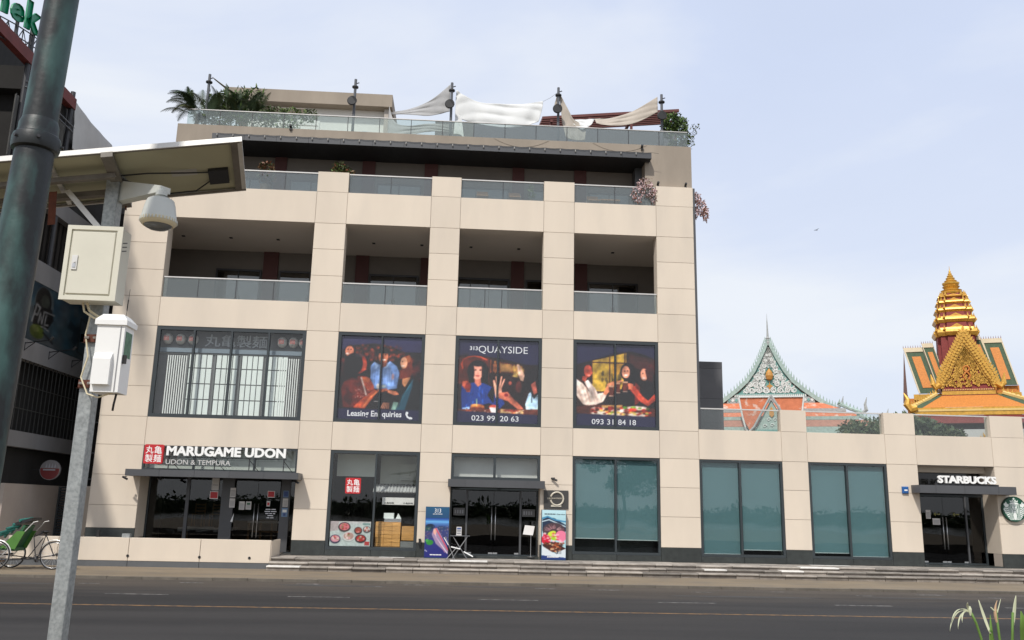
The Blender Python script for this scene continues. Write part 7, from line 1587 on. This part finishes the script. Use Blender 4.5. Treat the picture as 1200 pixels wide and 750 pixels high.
# mouldings under the gable
for z0, z1, hw, m in ((21.65, 22.05, 3.5, 'gold_maroon'), (21.05, 21.6, 3.7, 'gold'), (20.65, 21.0, 3.9, 'gold_maroon')): gb_(MB().box(ox-hw, ox+hw, fy-.1, fy+1, z0, z1), 'moulding', m)
for k in range(30):
    m = MB().box(ox-3.6+k*.24, ox-3.6+k*.24+.12, fy-.16, fy-.1, 21.72, 21.9)
    if k == 0: p0 = gb_(m, 'bead', 'gold_pale')
    else: p_ = inst(p0, GT, (k*.24, 0, 0))
# porch roof: orange field, gold eaves
gb_(MB().add([(-6.6, -8.2, 18.7), (8.0, -8.2, 18.7), (4.6, fy-.2, 20.9), (-3.6, fy-.2, 20.9)], [(0, 1, 2, 3)]), 'porch_roof', 'gold_orange'); gb_(MB().add([(-7.8, -8.3, 18.65), (-6.4, -8.2, 18.7), (-3.2, fy-.2, 20.95), (-4.2, fy-.2, 20.95)], [(0, 1, 2, 3)]), 'porch_roof_border', 'gold_green'); gb_(MB().add([(7.8, -8.2, 18.7), (9.2, -8.3, 18.65), (5.6, fy-.2, 20.95), (4.4, fy-.2, 20.95)], [(0, 1, 2, 3)]), 'porch_roof_border', 'gold_green')
gb_(MB().box(-8.0, 12.5, -8.5, -8.2, 17.5, 18.65), 'eave_fascia', 'gold'); gb_(MB().box(-8.0, 12.5, -8.6, -8.5, 18.1, 18.4), 'eave_moulding', 'gold_pale'); gb_(MB().box(-9.0, 12.5, -8.4, 2, 16.3, 17.45), 'eave_soffit', 'gold_maroon')
for s, x0, x1 in ((-1, -4.0, -8.4), (1, 5.2, 11.4)):
    gb_(MB().tube([(x0, fy-.2, 21.2), ((x0+x1)/2, -6.4, 19.8), (x1, -8.4, 18.6)], [.32, .36, .4], 6), 'hip_ridge', 'gold_pale')
    for k in range(12): t = k/12; xx = x0+(x1-x0)*t; zz = 21.4-2.6*t-.25*math.sin(math.pi*t); gb_(MB().prism([(xx-.2, zz), (xx+.2, zz), (xx+s*.15, zz+.75)], fy-.3-3.6*t, fy-.1-3.6*t), 'flame_ornament', 'gold')
gb_(MB().tube([(-7.2, -8.5, 18.7), (-8.0, -8.6, 18.4), (-8.6, -8.6, 19.2), (-8.4, -8.6, 20.0), (-8.9, -8.6, 21.0)], [.5, .6, .55, .35, .06], 7), 'naga_finial', 'gold'); gb_(MB().tube([(-8.6, -8.6, 17.6), (-9.4, -8.6, 17.0), (-10.0, -8.6, 16.6)], [.3, .25, .05], 6), 'eave_tip', 'gold_maroon')
# side roofs (ridge left-right), each with border, field and spiked ridge
def side_roof(xa, xb, ztop, zbot, y0, y1, sh, nm='side_roof'):
    """front slope: bottom edge at y0, ridge at y1; sh = sideways shear of the lower edge"""
    def P(u, v, h=0): x = xa+(xb-xa)*u+sh*(1-v); return Vector((x, y0+(y1-y0)*v-h, zbot+(ztop-zbot)*v))
    def sheet_(u0, u1, v0, v1, h, mat, name): gb_(MB().slab([P(u0, v0, h), P(u1, v0, h), P(u1, v1, h), P(u0, v1, h)], .12), name, mat)
    sheet_(0, 1, 0, 1, 0, 'gold_green', nm); sheet_(.26, .74, .12, .84, .10, 'gold_orange', 'orange_tile_field'); sheet_(-.06, .02, 0, 1.02, .14, 'gold_cream', 'verge'); sheet_(.98, 1.05, 0, 1.02, .14, 'gold_cream', 'verge'); sheet_(-.06, 1.05, .95, 1.05, .16, 'gold_cream', 'ridge_beam')
    n = max(6, int((xb-xa)/.28))
    for k in range(n): p = P(k/(n-1)*1.08-.04, 1.05, .1); m = MB().prism([(p.x-.06, p.z), (p.x+.06, p.z), (p.x, p.z+.5)], p.y-.05, p.y+.05); gb_(m, 'ridge_spike', 'gold_maroon')
side_roof(-7.6, -4.9, 29.2, 21.6, -2.6, .6, 1.5); side_roof(-4.9, -3.4, 29.8, 22.4, -2.9, .4, 1.4); side_roof(3.9, 6.5, 30.2, 22.6, -2.6, .6, 1.1); side_roof(2.2, 3.5, 30.7, 23.5, -2.9, .4, 1.3)
gb_(MB().add([(-7.9, -2.4, 21.6), (-7.75, .6, 29.3), (-8.2, 3.5, 20.9), (-7.6, -2.0, 19.8)], [(0, 1, 2, 3)]), 'gable_end', 'temple_brown')
gb_(MB().box(-7.6, -2.6, -2.2, 4, 16.0, 20.9), 'side_wall', 'gold_orange'); gb_(MB().box(3.6, 7.9, -2.2, 4, 16.0, 22.6), 'side_wall', 'gold_orange'); gb_(MB().box(-7.0, 8.0, -2.6, -2.2, 20.6, 21.5), 'side_cornice', 'gold')
gb_(MB().box(-9.5, 14, -7.8, 8, 0, 15.4), 'hall_wall', 'temple_plaster')
# arched gold windows low on the wall (seen through the wing glass)
for cx in (-2.7, 2.2+.4, 8.6):
    q = [(cx+1.9*math.cos(R(a)), 12.4+2.3*math.sin(R(a))) for a in range(0, 181, 15)]; gb_(MB().prism(q, -8.0, -7.8), 'window_arch', 'gold')
    q = [(cx+1.2*math.cos(R(a)), 12.4+1.5*math.sin(R(a))) for a in range(0, 181, 15)]; gb_(MB().prism(q, -8.1, -8.0), 'arch_panel', 'gold_orange')
    gb_(MB().box(cx-2.0, cx+2.0, -8.1, -7.8, 11.6, 12.4), 'arch_sill', 'gold')
    for k in range(11): a = R(15+15*k); gb_(MB().prism([(cx+1.8*math.cos(a)-.15, 12.4+2.2*math.sin(a)), (cx+1.8*math.cos(a)+.15, 12.4+2.2*math.sin(a)), (cx+2.2*math.cos(a), 12.4+2.9*math.sin(a))], -8.15, -8.0), 'flame_ornament', 'gold')
gb_(MB().tube([(-13.5, -6, 15.2), (-13.9, -6, 16.8)], [.35, .03], 6), 'gold_tip', 'gold_pale')

# ---------------------------------------------------------------- riverside greenery behind the viewer (mirrored in the shop glass)
def far_wood():
    r = random.Random(40); bl = []
    for k in range(90): x = -260+k*6+r.uniform(-2, 2); bl.append((x, -330+r.uniform(-8, 8), .5+r.uniform(0, 1.5), r.uniform(5, 8), 4, r.uniform(2.5, 5.5)))
    return stuff(leaves(14000, .9, blob_sampler(bl), 5, 2).build('far_bank_wood', ['leaf_dark', 'leaf_olive']))
far_wood()
struct(MB().box(-400, 400, -420, -334, -1.5, 3.2).build('dark_bank_fill', 'far_green', loc=(0, 0, 0)))  # unseen dark mass added behind the leaves to darken the mirrored horizon
r_ = random.Random(5)
for i, (x, y, h, rx, lab) in enumerate(((14.8, -46, 8.4, 3.9, 'riverside tree behind the viewer, mirrored in the large blinds window'),)):
    tree('riverside_tree', lab, x, y, .55, h, crown(x, y, h*.72, rx, h*.32, 16, r_), 5200, .17, ['leaf_dark', 'leaf_olive'], 60+i, .18)
